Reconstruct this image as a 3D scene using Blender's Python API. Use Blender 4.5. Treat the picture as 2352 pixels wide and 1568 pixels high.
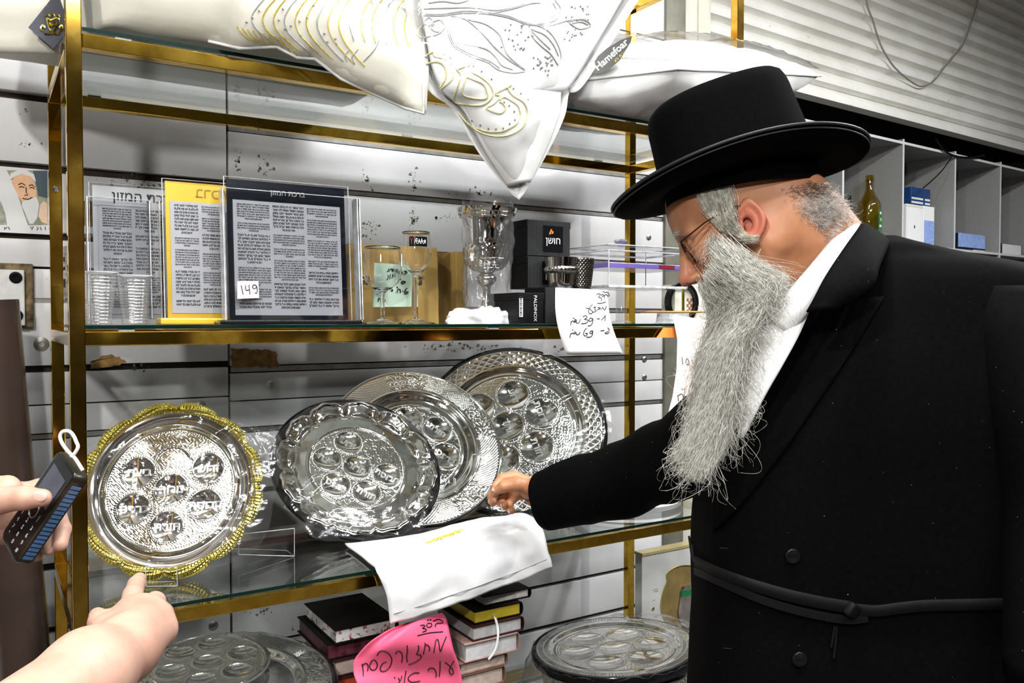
import bpy, bmesh, math, random
import numpy as np
from mathutils import Matrix, Vector, noise as mnoise
from mathutils.bvhtree import BVHTree

for o in list(bpy.data.objects):
    bpy.data.objects.remove(o, do_unlink=True)
SC = bpy.context.scene
COL = SC.collection
rnd = random.Random(7)
rng = np.random.default_rng(7)
PI = math.pi

# ---------------------------------------------------------------- camera
F = 1926.0
YAW = math.radians(32.307)
PIT = math.radians(-1.4457)
CAMZ = 1.35
cd = bpy.data.cameras.new('camera')
cd.sensor_width = 36.0
cd.lens = F / 2352 * 36
cd.clip_start = 0.02
cam = bpy.data.objects.new('camera', cd)
COL.objects.link(cam)
cam.location = (0, 0, CAMZ)
cam.rotation_euler = (PI / 2 + PIT, 0, -YAW)
SC.camera = cam

# ---------------------------------------------------------------- exposure, world, lights
vs = SC.view_settings
SC.display_settings.display_device = 'sRGB'
vs.view_transform = 'Standard'
vs.look = 'None'
vs.exposure = 0.0
vs.gamma = 1.0
vs.use_curve_mapping = False
cy = SC.cycles
cy.max_bounces = 10
cy.transparent_max_bounces = 24
cy.transmission_bounces = 8
cy.glossy_bounces = 5
cy.diffuse_bounces = 3
cy.caustics_reflective = False
cy.caustics_refractive = False
cy.sample_clamp_indirect = 4.0
try:
    cy.use_denoising = True
    cy.denoiser = 'OPENIMAGEDENOISE'
except Exception:
    pass
W = bpy.data.worlds.new('world')
SC.world = W
W.use_nodes = True
W.node_tree.nodes['Background'].inputs[0].default_value = (0.9, 0.95, 1.0, 1)
W.node_tree.nodes['Background'].inputs[1].default_value = 0.05


def lamp(name, loc, target, power, size, col=(1, .97, .92), shape='DISK', sy=None, spread=180):
    l = bpy.data.lights.new(name, 'AREA')
    l.energy = power
    l.shape = shape
    l.size = size
    if sy:
        l.size_y = sy
    l.color = col
    l.spread = math.radians(spread)
    o = bpy.data.objects.new(name, l)
    COL.objects.link(o)
    o.location = loc
    d = Vector(target) - Vector(loc)
    o.rotation_euler = d.to_track_quat('-Z', 'Y').to_euler()
    return o


# halogen spots and strip lights of the shop, all hung from its ceiling, and a flash held up at the left of the camera
lamp('halogen_key', (-0.85, 0.1, 2.62), (0.7, 2.0, 1.0), 27, 0.10)
lamp('halogen_side', (2.35, 0.15, 2.62), (1.1, 1.5, 1.2), 18, 0.10)
lamp('halogen_centre', (0.55, -0.1, 2.66), (0.9, 2.0, 1.1), 10, 0.10)
lamp('strip_front', (0.7, 0.55, 2.80), (0.7, 0.55, 0), 58, 1.3, (.96, .98, 1), 'RECTANGLE', .14)
lamp('strip_right', (2.9, 0.6, 2.80), (2.9, 0.6, 0), 70, 1.3, (.96, .98, 1), 'RECTANGLE', .14)
lamp('strip_back', (0.6, -1.2, 2.80), (0.6, -1.2, 0), 50, 1.3, (.96, .98, 1), 'RECTANGLE', .14)
lamp('flash', (-0.45, -0.15, 1.90), (0.9, 1.9, 1.1), 15, 0.10, (1, .98, .95))


# ---------------------------------------------------------------- geometry of the view (for measuring places)
def ray(px, py):
    a = (px - 1176) / F
    b = (784 - py) / F
    sp, kp = math.sin(PIT), math.cos(PIT)
    fw = kp - b * sp
    u = b * kp + sp
    s, k = math.sin(YAW), math.cos(YAW)
    return Vector((a * k + fw * s, -a * s + fw * k, u))


CO = Vector((0, 0, CAMZ))


def P(px, py, Y):
    d = ray(px, py)
    return CO + d * (Y / d.y)


def PZ(px, py, z):
    d = ray(px, py)
    return CO + d * ((z - CAMZ) / d.z)


def PD(px, py, dep):
    """point at distance dep along the level forward axis"""
    d = ray(px, py)
    f = d.x * math.sin(YAW) + d.y * math.cos(YAW)
    return CO + d * (dep / f)


RT = Vector((math.cos(YAW), -math.sin(YAW), 0))
FWV = Vector((math.sin(YAW), math.cos(YAW), 0))
UPV = Vector((0, 0, 1))


def PP(px, py, p0, n):
    d = ray(px, py)
    return CO + d * ((Vector(p0) - CO).dot(n) / d.dot(n))


# ---------------------------------------------------------------- object helpers
ORG = {}


def tag(o, label=None, cat=None, group=None, kind=None):
    if label:
        o['label'] = label
    if cat:
        o['category'] = cat
    if group:
        o['group'] = group
    if kind:
        o['kind'] = kind
    return o


def thing(name, label, cat, loc=(0, 0, 0), group=None):
    o = bpy.data.objects.new(name, None)
    o.empty_display_size = .02
    COL.objects.link(o)
    o.location = loc
    ORG[o.name] = Vector(loc)
    return tag(o, label, cat, group)


def link(name, me, mat, parent=None, smooth=None):
    mats = mat if isinstance(mat, (list, tuple)) else [mat]
    for m in mats:
        me.materials.append(m)
    if smooth is not None and len(me.polygons):
        me.polygons.foreach_set('use_smooth', np.ones(len(me.polygons), dtype=bool))
        if smooth < 179:
            me.set_sharp_from_angle(angle=math.radians(smooth))
    me.update()
    o = bpy.data.objects.new(name, me)
    COL.objects.link(o)
    if parent:
        o.parent = parent
        ORG[o.name] = ORG[parent.name]
    else:
        ORG[o.name] = Vector((0, 0, 0))
    return o


def np_mesh(name, V, faces, quads=True, parent=None):
    V = np.asarray(V, dtype=np.float32)
    if parent is not None:
        V = V - np.array(ORG[parent.name], dtype=np.float32)
    me = bpy.data.meshes.new(name)
    Fq = np.asarray(faces, dtype=np.int32)
    n, k = Fq.shape
    me.vertices.add(len(V))
    me.vertices.foreach_set('co', V.ravel())
    me.loops.add(n * k)
    me.loops.foreach_set('vertex_index', Fq.ravel())
    me.polygons.add(n)
    me.polygons.foreach_set('loop_start', np.arange(0, n * k, k, dtype=np.int32))
    me.validate()
    me.update(calc_edges=True)
    return me


def centre_origin(o):
    """a lone top-level mesh gets its origin at its base"""
    me = o.data
    n = len(me.vertices)
    co = np.empty(n * 3, np.float32)
    me.vertices.foreach_get('co', co)
    co = co.reshape(-1, 3)
    c = (co.min(0) + co.max(0)) / 2
    c[2] = co[:, 2].min()
    me.vertices.foreach_set('co', (co - c).ravel())
    me.update()
    o.location = Vector(c.tolist())
    return o


def catmull(pts, n=6, closed=False):
    pts = [Vector(p) for p in pts]
    if len(pts) < 3 and not closed:
        return pts
    out = []
    N = len(pts)
    rngi = range(N) if closed else range(N - 1)
    for i in rngi:
        p0 = pts[(i - 1) % N] if (closed or i > 0) else pts[0] * 2 - pts[1]
        p1 = pts[i]
        p2 = pts[(i + 1) % N]
        p3 = pts[(i + 2) % N] if (closed or i + 2 < N) else pts[-1] * 2 - pts[-2]
        for j in range(n):
            t = j / n
            out.append(.5 * ((2 * p1) + (p2 - p0) * t + (2 * p0 - 5 * p1 + 4 * p2 - p3) * t * t
                             + (3 * p1 - p0 - 3 * p2 + p3) * t ** 3))
    if not closed:
        out.append(pts[-1])
    return out


class MB:
    def __init__(self):
        self.v, self.f, self.mi = [], [], []

    def add(self, vs_, fs_, mi=0, M=None):
        b = len(self.v)
        if M is not None:
            vs_ = [M @ Vector(p) for p in vs_]
        self.v += [tuple(p) for p in vs_]
        for f in fs_:
            self.f.append([i + b for i in f])
            self.mi.append(mi)
        return self

    def box(self, x0, x1, y0, y1, z0, z1, mi=0, M=None, bev=0.0):
        bm = bmesh.new()
        bmesh.ops.create_cube(bm, size=1)
        for v in bm.verts:
            v.co = Vector(((x0 + x1) / 2 + v.co.x * (x1 - x0), (y0 + y1) / 2 + v.co.y * (y1 - y0), (z0 + z1) / 2 + v.co.z * (z1 - z0)))
        if bev > 0:
            bmesh.ops.bevel(bm, geom=bm.edges[:], offset=bev, segments=2, affect='EDGES', profile=.5)
        return self.bm(bm, mi, M)

    def bm(self, bm, mi=0, M=None):
        bm.verts.index_update()
        self.add([v.co.copy() for v in bm.verts], [[v.index for v in f.verts] for f in bm.faces], mi, M)
        bm.free()
        return self

    def tube(self, pts, r, n=8, closed=False, caps=True, mi=0, flat=None, up=None):
        """round tube, or a strap when flat=(w,h)"""
        pts = [Vector(p) for p in pts]
        N = len(pts)
        rr = r if hasattr(r, '__len__') else [r] * N
        T = []
        for i in range(N):
            a = pts[(i - 1) % N] if (closed or i > 0) else pts[i]
            b = pts[(i + 1) % N] if (closed or i < N - 1) else pts[i]
            t = (b - a)
            T.append(t.normalized() if t.length > 1e-9 else Vector((0, 0, 1)))
        u = Vector(up) if up is not None else (Vector((0, 0, 1)) if abs(T[0].z) < .9 else Vector((1, 0, 0)))
        u = (u - T[0] * u.dot(T[0])).normalized()
        V = []
        for i in range(N):
            if up is not None:
                u = Vector(up)
            u = (u - T[i] * u.dot(T[i])).normalized()
            w = T[i].cross(u)
            for j in range(n):
                a = 2 * PI * j / n
                if flat:
                    ca, sa = math.cos(a), math.sin(a)
                    e = .35
                    V.append(pts[i] + u * flat[1] * math.copysign(abs(ca) ** e, ca) + w * flat[0] * math.copysign(abs(sa) ** e, sa))
                else:
                    V.append(pts[i] + (u * math.cos(a) + w * math.sin(a)) * rr[i])
        Fc = []
        M_ = N if closed else N - 1
        for i in range(M_):
            for j in range(n):
                a = i * n + j
                b = i * n + (j + 1) % n
                c = ((i + 1) % N) * n + (j + 1) % n
                d = ((i + 1) % N) * n + j
                Fc.append([a, b, c, d])
        if caps and not closed:
            Fc.append(list(range(n))[::-1])
            Fc.append([(N - 1) * n + j for j in range(n)])
        return self.add(V, Fc, mi)

    def lathe(self, prof, n=32, M=None, mi=0, mod=None, closed=False):
        """profile [(r,z)...] turned about z"""
        V, Fc = [], []
        K = len(prof)
        for i, (r, z) in enumerate(prof):
            for j in range(n):
                a = 2 * PI * j / n
                q = r if mod is None else mod(r, z, a)
                V.append(Vector((q * math.cos(a), q * math.sin(a), z)))
        for i in range(K if closed else K - 1):
            for j in range(n):
                i2 = (i + 1) % K
                Fc.append([i * n + j, i * n + (j + 1) % n, i2 * n + (j + 1) % n, i2 * n + j])
        if not closed:
            if prof[0][0] > 1e-6:
                Fc.append(list(range(n))[::-1])
            if prof[-1][0] > 1e-6:
                Fc.append([(K - 1) * n + j for j in range(n)])
        return self.add(V, Fc, mi, M)

    def ball(self, c, r, n=12, mi=0, sc=(1, 1, 1)):
        prof = [(math.sin(PI * i / n), -math.cos(PI * i / n)) for i in range(n + 1)]
        M = Matrix.Translation(Vector(c)) @ Matrix.Diagonal((r * sc[0], r * sc[1], r * sc[2], 1))
        prof[0] = (1e-4, -1)
        prof[-1] = (1e-4, 1)
        return self.lathe(prof, n + 4, M, mi)

    def prism(self, poly, n, thick, mi=0):
        """flat polygon (world points) given thickness along n"""
        n = Vector(n).normalized()
        a = [Vector(p) for p in poly]
        b = [p + n * thick for p in a]
        k = len(a)
        Fc = [list(range(k)), [k + i for i in range(k)][::-1]]
        Fc += [[i, k + i, k + (i + 1) % k, (i + 1) % k] for i in range(k)]
        return self.add(a + b, Fc, mi)

    def grid(self, fn, nu, nv, mi=0, thick=0.0):
        V = [[Vector(fn(i / nu, j / nv)) for j in range(nv + 1)] for i in range(nu + 1)]
        flat = [p for row in V for p in row]
        idx = lambda i, j: i * (nv + 1) + j
        Fc = [[idx(i, j), idx(i + 1, j), idx(i + 1, j + 1), idx(i, j + 1)] for i in range(nu) for j in range(nv)]
        if thick:
            N = []
            for i in range(nu + 1):
                for j in range(nv + 1):
                    a = V[min(i + 1, nu)][j] - V[max(i - 1, 0)][j]
                    b = V[i][min(j + 1, nv)] - V[i][max(j - 1, 0)]
                    c = a.cross(b)
                    N.append(c.normalized() if c.length > 1e-12 else Vector((0, 0, 1)))
            m = len(flat)
            back = [p - N[k] * thick for k, p in enumerate(flat)]
            Fc2 = [[f[0] + m, f[3] + m, f[2] + m, f[1] + m] for f in Fc]
            rim = [idx(i, 0) for i in range(nu + 1)] + [idx(nu, j) for j in range(1, nv + 1)] + \
                  [idx(i, nv) for i in range(nu - 1, -1, -1)] + [idx(0, j) for j in range(nv - 1, 0, -1)]
            k = len(rim)
            Fc3 = [[rim[i], rim[i] + m, rim[(i + 1) % k] + m, rim[(i + 1) % k]] for i in range(k)]
            return self.add(flat + back, Fc + Fc2 + Fc3, mi)
        return self.add(flat, Fc, mi)

    def build(self, name, mat, parent=None, smooth=None, fix=False):
        v = self.v
        if parent is not None:
            og = ORG[parent.name]
            v = [(p[0] - og.x, p[1] - og.y, p[2] - og.z) for p in v]
        me = bpy.data.meshes.new(name)
        me.from_pydata(v, [], self.f)
        if fix:
            bm = bmesh.new()
            bm.from_mesh(me)
            bmesh.ops.recalc_face_normals(bm, faces=bm.faces)
            bm.to_mesh(me)
            bm.free()
        if any(self.mi):
            me.polygons.foreach_set('material_index', self.mi)
        o = link(name, me, mat, parent, smooth)
        if parent is None:
            centre_origin(o)
        return o


def frame(o, x, y):
    """matrix with origin o, local x and y axes, z = x cross y"""
    x = Vector(x).normalized()
    y = Vector(y)
    z = x.cross(y).normalized()
    y = z.cross(x)
    M = Matrix((x, y, z)).transposed().to_4x4()
    M.translation = Vector(o)
    return M


def rect_at(px0, py0, px1, py1, Y):
    a = P(px0, py0, Y)
    b = P(px1, py1, Y)
    return a.x, b.x, min(a.z, b.z), max(a.z, b.z)


def text_geo(s, size, align='CENTER', mirror=False, rtl=True, line=1.0, bold=0.0, ext=0.0):
    cu = bpy.data.curves.new('t', 'FONT')
    cu.body = '\n'.join(l[::-1] if rtl else l for l in s.split('\n'))
    cu.size = size
    cu.align_x = align
    cu.align_y = 'CENTER'
    cu.space_line = line
    cu.offset = bold
    cu.extrude = ext
    cu.bevel_depth = ext * .6
    cu.bevel_resolution = 1
    cu.resolution_u = 3
    o = bpy.data.objects.new('t', cu)
    COL.objects.link(o)
    dg = bpy.context.evaluated_depsgraph_get()
    me = bpy.data.meshes.new_from_object(o.evaluated_get(dg))
    vs_ = [v.co.copy() for v in me.vertices]
    fs_ = [list(p.vertices) for p in me.polygons]
    bpy.data.objects.remove(o, do_unlink=True)
    bpy.data.curves.remove(cu)
    bpy.data.meshes.remove(me)
    if mirror:
        for v in vs_:
            v.x = -v.x
        fs_ = [f[::-1] for f in fs_]
    return vs_, fs_


def text(mb, s, size, M, mi=0, **k):
    v, f = text_geo(s, size, **k)
    return mb.add(v, f, mi, M)


def ink(mb, strokes, fn, r, mi=0, n=5):
    """pen strokes, each a list of (x,y), laid on a surface by fn(x,y)->world point"""
    for s in strokes:
        q = [Vector((a, b, 0)) for a, b in s]
        q = catmull(q, 4) if len(q) > 2 else q
        mb.tube([fn(p.x, p.y) for p in q], r, n, mi=mi)
    return mb


# ---------------------------------------------------------------- materials
def nd(nt, t, **k):
    n = nt.nodes.new(t)
    for a, b in k.items():
        setattr(n, a, b)
    return n


def base(name):
    m = bpy.data.materials.new(name)
    m.use_nodes = True
    nt = m.node_tree
    return m, nt, nt.nodes['Principled BSDF']


def coords(nt, kind='Object'):
    return nd(nt, 'ShaderNodeTexCoord').outputs[kind]


def ramp(nt, src, stops):
    r = nd(nt, 'ShaderNodeValToRGB')
    e = r.color_ramp.elements
    while len(e) < len(stops):
        e.new(.5)
    for i, (p, c) in enumerate(stops):
        e[i].position = p
        e[i].color = (*c, 1) if len(c) == 3 else c
    nt.links.new(src, r.inputs[0])
    return r.outputs[0]


def noise_tex(nt, scale, detail=4, rough=.55, vec=None, kind='Object', dist=0):
    n = nd(nt, 'ShaderNodeTexNoise')
    n.inputs['Scale'].default_value = scale
    n.inputs['Detail'].default_value = detail
    n.inputs['Roughness'].default_value = rough
    n.inputs['Distortion'].default_value = dist
    nt.links.new(vec if vec is not None else coords(nt, kind), n.inputs['Vector'])
    return n.outputs['Fac']


def mixc(nt, fac, a, b):
    m = nd(nt, 'ShaderNodeMix', data_type='RGBA')
    for sock, val in ((m.inputs[0], fac), (m.inputs[6], a), (m.inputs[7], b)):
        if isinstance(val, (int, float)):
            sock.default_value = val
        elif isinstance(val, tuple):
            sock.default_value = (*val[:3], 1)
        else:
            nt.links.new(val, sock)
    return m.outputs[2]


def bump(nt, bsdf, h, strength=.2, dist=.002):
    b = nd(nt, 'ShaderNodeBump')
    b.inputs['Strength'].default_value = strength
    b.inputs['Distance'].default_value = dist
    nt.links.new(h, b.inputs['Height'])
    nt.links.new(b.outputs[0], bsdf.inputs['Normal'])


def mat(name, col, rough=.5, metal=0., var=.12, scale=30, bmp=None, spec=.5, sheen=0., sss=0., coat=0.):
    m, nt, b = base(name)
    n = noise_tex(nt, scale)
    lo = tuple(max(0, c * (1 - var)) for c in col)
    hi = tuple(min(1, c * (1 + var)) for c in col)
    nt.links.new(ramp(nt, n, [(.3, lo), (.7, hi)]), b.inputs['Base Color'])
    b.inputs['Roughness'].default_value = rough
    b.inputs['Metallic'].default_value = metal
    b.inputs['Specular IOR Level'].default_value = spec
    if sheen:
        b.inputs['Sheen Weight'].default_value = sheen
        b.inputs['Sheen Roughness'].default_value = .4
    if sss:
        b.inputs['Subsurface Weight'].default_value = sss
        b.inputs['Subsurface Radius'].default_value = (.012, .004, .002)
        b.inputs['Subsurface Scale'].default_value = .6
    if coat:
        b.inputs['Coat Weight'].default_value = coat
        b.inputs['Coat Roughness'].default_value = .1
    if bmp:
        bump(nt, b, noise_tex(nt, bmp[0], 3), bmp[1], bmp[2] if len(bmp) > 2 else .002)
    return m


def film(name, tint=(1, 1, 1), gloss=.12, rough=.12, bmp=None, haze=0.0, fr=1.45):
    """thin clear sheet: see-through with a mirror sheen that grows at grazing angles"""
    m = bpy.data.materials.new(name)
    m.use_nodes = True
    nt = m.node_tree
    nt.nodes.clear()
    out = nd(nt, 'ShaderNodeOutputMaterial')
    tr = nd(nt, 'ShaderNodeBsdfTransparent')
    tr.inputs[0].default_value = (*tint, 1)
    gl = nd(nt, 'ShaderNodeBsdfGlossy')
    gl.inputs['Roughness'].default_value = rough
    lw = nd(nt, 'ShaderNodeLayerWeight')
    lw.inputs[0].default_value = .5
    pw = nd(nt, 'ShaderNodeMath', operation='POWER')
    pw.inputs[1].default_value = 4.0
    nt.links.new(lw.outputs['Facing'], pw.inputs[0])
    ad = nd(nt, 'ShaderNodeMath', operation='MULTIPLY_ADD', use_clamp=True)
    ad.inputs[1].default_value = .85
    ad.inputs[2].default_value = gloss + .03
    nt.links.new(pw.outputs[0], ad.inputs[0])
    if bmp:
        bp = nd(nt, 'ShaderNodeBump')
        bp.inputs['Strength'].default_value = bmp[1]
        bp.inputs['Distance'].default_value = .004
        nt.links.new(noise_tex(nt, bmp[0], 4, .6, dist=1.0), bp.inputs['Height'])
        nt.links.new(bp.outputs[0], gl.inputs['Normal'])
        nt.links.new(bp.outputs[0], lw.inputs['Normal'])
    mx = nd(nt, 'ShaderNodeMixShader')
    nt.links.new(ad.outputs[0], mx.inputs[0])
    nt.links.new(tr.outputs[0], mx.inputs[1])
    nt.links.new(gl.outputs[0], mx.inputs[2])
    last = mx.outputs[0]
    if haze:
        df = nd(nt, 'ShaderNodeBsdfDiffuse')
        df.inputs[0].default_value = (.9, .9, .9, 1)
        m2 = nd(nt, 'ShaderNodeMixShader')
        m2.inputs[0].default_value = haze
        nt.links.new(last, m2.inputs[1])
        nt.links.new(df.outputs[0], m2.inputs[2])
        last = m2.outputs[0]
    nt.links.new(last, out.inputs[0])
    return m


def glass(name, col=(1, 1, 1), ior=1.5, rough=0.):
    m, nt, b = base(name)
    b.inputs['Base Color'].default_value = (*col, 1)
    b.inputs['Roughness'].default_value = rough
    b.inputs['IOR'].default_value = ior
    b.inputs['Transmission Weight'].default_value = 1
    return m


def brass(name, col=(.88, .56, .08), wear=.35):
    m, nt, b = base(name)
    n = noise_tex(nt, 26, 6, .7)
    n2 = noise_tex(nt, 7, 3)
    c = ramp(nt, n, [(.35, (col[0] * .75, col[1] * .68, col[2] * .5)), (.6, col), (.8, (.9, .68, .25))])
    sp = ramp(nt, n, [(.70, (0, 0, 0)), (.78, (1, 1, 1))])
    c2 = mixc(nt, sp, c, (.3, .2, .08))
    nt.links.new(c2, b.inputs['Base Color'])
    b.inputs['Metallic'].default_value = 1
    r = nd(nt, 'ShaderNodeMapRange')
    r.inputs[3].default_value = .03
    r.inputs[4].default_value = .03 + .25 * wear
    nt.links.new(n2, r.inputs[0])
    nt.links.new(r.outputs[0], b.inputs['Roughness'])
    bump(nt, b, n2, .08, .002)
    return m


M_brass = brass('polished brass tube')
M_brass_old = brass('worn brass tube', (.74, .46, .08), .5)
M_chrome = mat('silver plate', (.80, .79, .76), .13, 1., .05, 60)
M_silver = mat('bright silver', (.88, .87, .84), .07, 1., .04, 40)
M_steel = mat('dull steel', (.42, .42, .40), .38, 1., .2, 50)
M_goldrim = mat('bright gilt', (.95, .80, .16), .14, 1., .06, 60)
M_glassedge = mat('green glass edge', (.001, .012, .009), .08, 0., .2, 20)
M_shelfglass = film('clear shelf glass', (.93, .96, .945), .10, .02)
M_acryl = film('clear acrylic', (.97, .975, .98), .05, .03)
M_acryl_edge = mat('bright acrylic edge', (.50, .51, .52), .12, 0., .35, 40)
M_film = film('clear plastic bag', (.985, .985, .985), .04, .10, (22, .35), .015)
M_film_loose = film('crumpled plastic bag', (.96, .96, .96), .05, .08, (40, .45), .05)
M_wine = glass('wine glass')
M_black = mat('matt black', (.004, .004, .0045), .5, 0., .2, 40, None, .15)
M_blackgloss = mat('gloss black', (.006, .006, .007), .14, 0., .2, 40, None, .4)
M_ink = mat('black ink', (.012, .012, .016), .6, 0., .2, 80)
M_white = mat('white paper', (.76, .76, .76), .6, 0., .02, 20)
# ================================================================ the room
def wallmat():
    m, nt, b = base('white slatwall laminate')
    co = coords(nt)
    n1 = noise_tex(nt, 9, 7, .68, co)
    n2 = noise_tex(nt, 48, 5, .7, co)
    n3 = noise_tex(nt, 2.2, 2, .5, co)
    fine = ramp(nt, n2, [(.69, (0, 0, 0)), (.73, (1, 1, 1))])
    zone = ramp(nt, n3, [(.5, (0, 0, 0)), (.60, (1, 1, 1))])
    mul = nd(nt, 'ShaderNodeMath', operation='MULTIPLY')
    nt.links.new(fine, mul.inputs[0])
    nt.links.new(zone, mul.inputs[1])
    dirt = ramp(nt, n1, [(.3, (.74, .735, .74)), (.75, (.82, .815, .82))])
    nt.links.new(mixc(nt, mul.outputs[0], dirt, (.16, .13, .10)), b.inputs['Base Color'])
    b.inputs['Roughness'].default_value = .32
    return m


M_wall = wallmat()
M_groove = mat('brown groove board', (.035, .018, .010), .7, 0., .5, 30)
M_alu = mat('grey metal strip', (.34, .34, .33), .35, .6, .25, 30)
M_darkwall = mat('dim shop wall', (.05, .045, .04), .8, 0., .2, 3)
M_ceil = mat('white ceiling', (.75, .75, .75), .8, 0., .1, 4)
M_floor = mat('dark floor tiles', (.10, .09, .08), .35, 0., .3, 5)
M_torn = mat('torn brown board', (.27, .15, .045), .8, 0., .5, 60)


def room_box(name, x0, x1, y0, y1, z0, z1, m):
    o = MB().box(x0, x1, y0, y1, z0, z1).build(name, m)
    return tag(o, kind='structure')


WY = 2.05
room_box('floor', -1.9, 4.9, -2.9, 3.1, -.1, 0, M_floor)
room_box('ceiling', -1.9, 4.9, -2.9, 3.1, 2.95, 3.05, M_ceil)
def reflect_patch_mat():
    m, nt, b = base('made-up patches for reflections')  # invented dark and light patchwork on the unseen wall, added to vary metal reflections
    v = nd(nt, 'ShaderNodeTexVoronoi', distance='CHEBYCHEV')
    v.inputs['Scale'].default_value = 2.6
    nt.links.new(coords(nt), v.inputs['Vector'])
    sep = nd(nt, 'ShaderNodeSeparateColor')
    nt.links.new(v.outputs['Color'], sep.inputs[0])
    nt.links.new(ramp(nt, sep.outputs[0], [(.0, (.003, .003, .003)), (.42, (.006, .005, .004)), (.58, (.05, .022, .010)), (.72, (.012, .012, .016)), (.82, (.30, .28, .25))]), b.inputs['Base Color'])
    return m


room_box('wall_front', -1.9, 4.9, -3.0, -2.9, 0, 2.95, reflect_patch_mat())
room_box('wall_left', -2.0, -1.9, -2.9, 3.1, 0, 2.95, M_darkwall)
room_box('wall_right', 4.9, 5.0, -2.9, 3.1, 0, 2.95, M_darkwall)

# slatwall: boards with open grooves on a brown backing; a second panel with metal strips in its grooves
SEAM, WEND = .498, 1.88
wb = MB()
wb.box(-1.9, WEND, WY + .024, WY + .06, 0, 2.95, mi=1)


def boards(x0, x1, cuts):
    z = 0.0
    for c, h in sorted(cuts) + [(2.95, 0)]:
        h = h * 1.25 if h > .006 else h
        top = c - h / 2
        if top - z > .004:
            wb.box(x0, x1, WY, WY + .025, z, top, bev=.0012)
        z = c + h / 2


lc = [(2.26, .014), (2.115, .014), (1.974, .015), (1.822, .014), (1.674, .014), (1.530, .013), (1.462, .005), (1.392, .008),
      (1.246, .012), (1.1687, .003), (1.1005, .012), (.955, .012), (.817, .015), (.679, .014), (.53, .013), (.38, .012), (.23, .012), (.08, .012)]
rc = [(2.25, .012), (2.10, .012), (1.95, .012), (1.807, .014), (1.678, .012), (1.53, .012), (1.38, .012), (1.232, .015),
      (1.156, .003), (1.085, .012), (.935, .012), (.785, .012), (.67, .004), (.556, .010), (.43, .012), (.28, .012), (.13, .012)]
boards(-1.9, SEAM - .0025, lc)
boards(SEAM + .0025, WEND, rc)
for c, h in rc:
    if h > .009 and c > 1.0:
        wb.box(SEAM + .004, WEND, WY + .004, WY + .012, c - h / 2 + .001, c + h / 2 - .001, mi=2)
for c in (1.392, 1.1005):
    wb.box(-1.9, SEAM - .004, WY + .004, WY + .012, c - .005, c + .005, mi=2)
wall_back = wb.build('wall_back', [M_wall, M_groove, M_alu], smooth=30)
tag(wall_back, kind='structure')


def patch(pts, seed, m=M_torn, amp=.004, name='torn_patch'):
    """a torn place in the laminate, ragged outline"""
    r = random.Random(seed)
    W_ = [P(a, b, WY - .0006) for a, b in pts]
    W_ = [p + Vector((r.uniform(-amp, amp), 0, r.uniform(-amp, amp))) * .6 for q in range(len(W_))
          for p in [W_[q].lerp(W_[(q + 1) % len(W_)], t / 5) for t in range(5)]]
    b = MB()
    b.prism(W_, (0, 1, 0), .001)
    o = b.build(name, m, wall_back)
    return o


# wall_back was re-centred: its children are given in its own space
ORG[wall_back.name] = wall_back.location.copy()
patch([(531, 800), (590, 801), (634, 806), (642, 842), (590, 842), (531, 845)], 1)
patch([(205, 832), (225, 822), (246, 813), (270, 818), (290, 833), (245, 845), (210, 848)], 2)
patch([(189, 462), (220, 462), (217, 520), (192, 520)], 3)
patch([(188, 536), (217, 536), (216, 545), (188, 545)], 4)
M_scuff = mat('dark scuff', (.19, .165, .125), .8, 0., .6, 90)
sc = random.Random(5)


def scuffs(cx, cyy, w, h, n, seed):
    r = random.Random(seed)
    b = MB()
    for i in range(n * 2):
        x = cx + r.gauss(0, w)
        y = cyy + r.gauss(0, h)
        a = r.uniform(0, 6.28)
        pts = []
        k = r.randint(7, 11)
        s = r.choice((1, 1.2, 1.5, 2, 2.5, 4.5))
        for j in range(k):
            t = 2 * PI * j / k
            q = s * r.uniform(.3, 1.2)
            u_, v_ = q * math.cos(t) * .9, q * math.sin(t) * .8
            pts.append(P(x + u_ * math.cos(a) - v_ * math.sin(a), y + u_ * math.sin(a) + v_ * math.cos(a), WY - .0005))
        b.prism(pts, (0, 1, 0), .0008)
    b.build('scuff_mark', M_scuff, wall_back)


for i, (x, y, w, h, n) in enumerate([(545, 370, 4, 12, 12), (610, 385, 10, 14, 16), (842, 415, 8, 14, 10), (950, 420, 5, 14, 12), (850, 525, 12, 14, 16),
                                     (950, 500, 6, 14, 14), (300, 420, 45, 10, 26), (1050, 797, 60, 5, 34), (1290, 800, 14, 6, 8), (600, 1400, 40, 10, 12),
                                     (700, 1440, 20, 6, 6), (1030, 500, 12, 4, 8), (55, 255, 6, 4, 3), (320, 845, 12, 8, 8), (1090, 440, 26, 10, 12), (60, 330, 18, 4, 8)]):
    scuffs(x, y, w, h, n, 50 + i)

# screws in the slatwall
for i, (x, y, r) in enumerate([(620, 882, .0085), (461, 930, .0085), (490, 1436, .009), (1480, 825, .0075), (1480, 866, .0075), (1490, 545, .0075), (95, 790, .012), (460, 935, .004)][:7]):
    c = P(x, y, WY)
    b = MB()
    M = frame(c + Vector((0, -.0005, 0)), (1, 0, 0), (0, 0, 1))
    b.lathe([(r * 1.25, 0), (r * 1.25, .0012), (r, .0022), (r * .55, .003), (r * .5, .001), (1e-4, .001)], 20, M)
    b.build('screw', M_steel, wall_back, 40)

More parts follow.
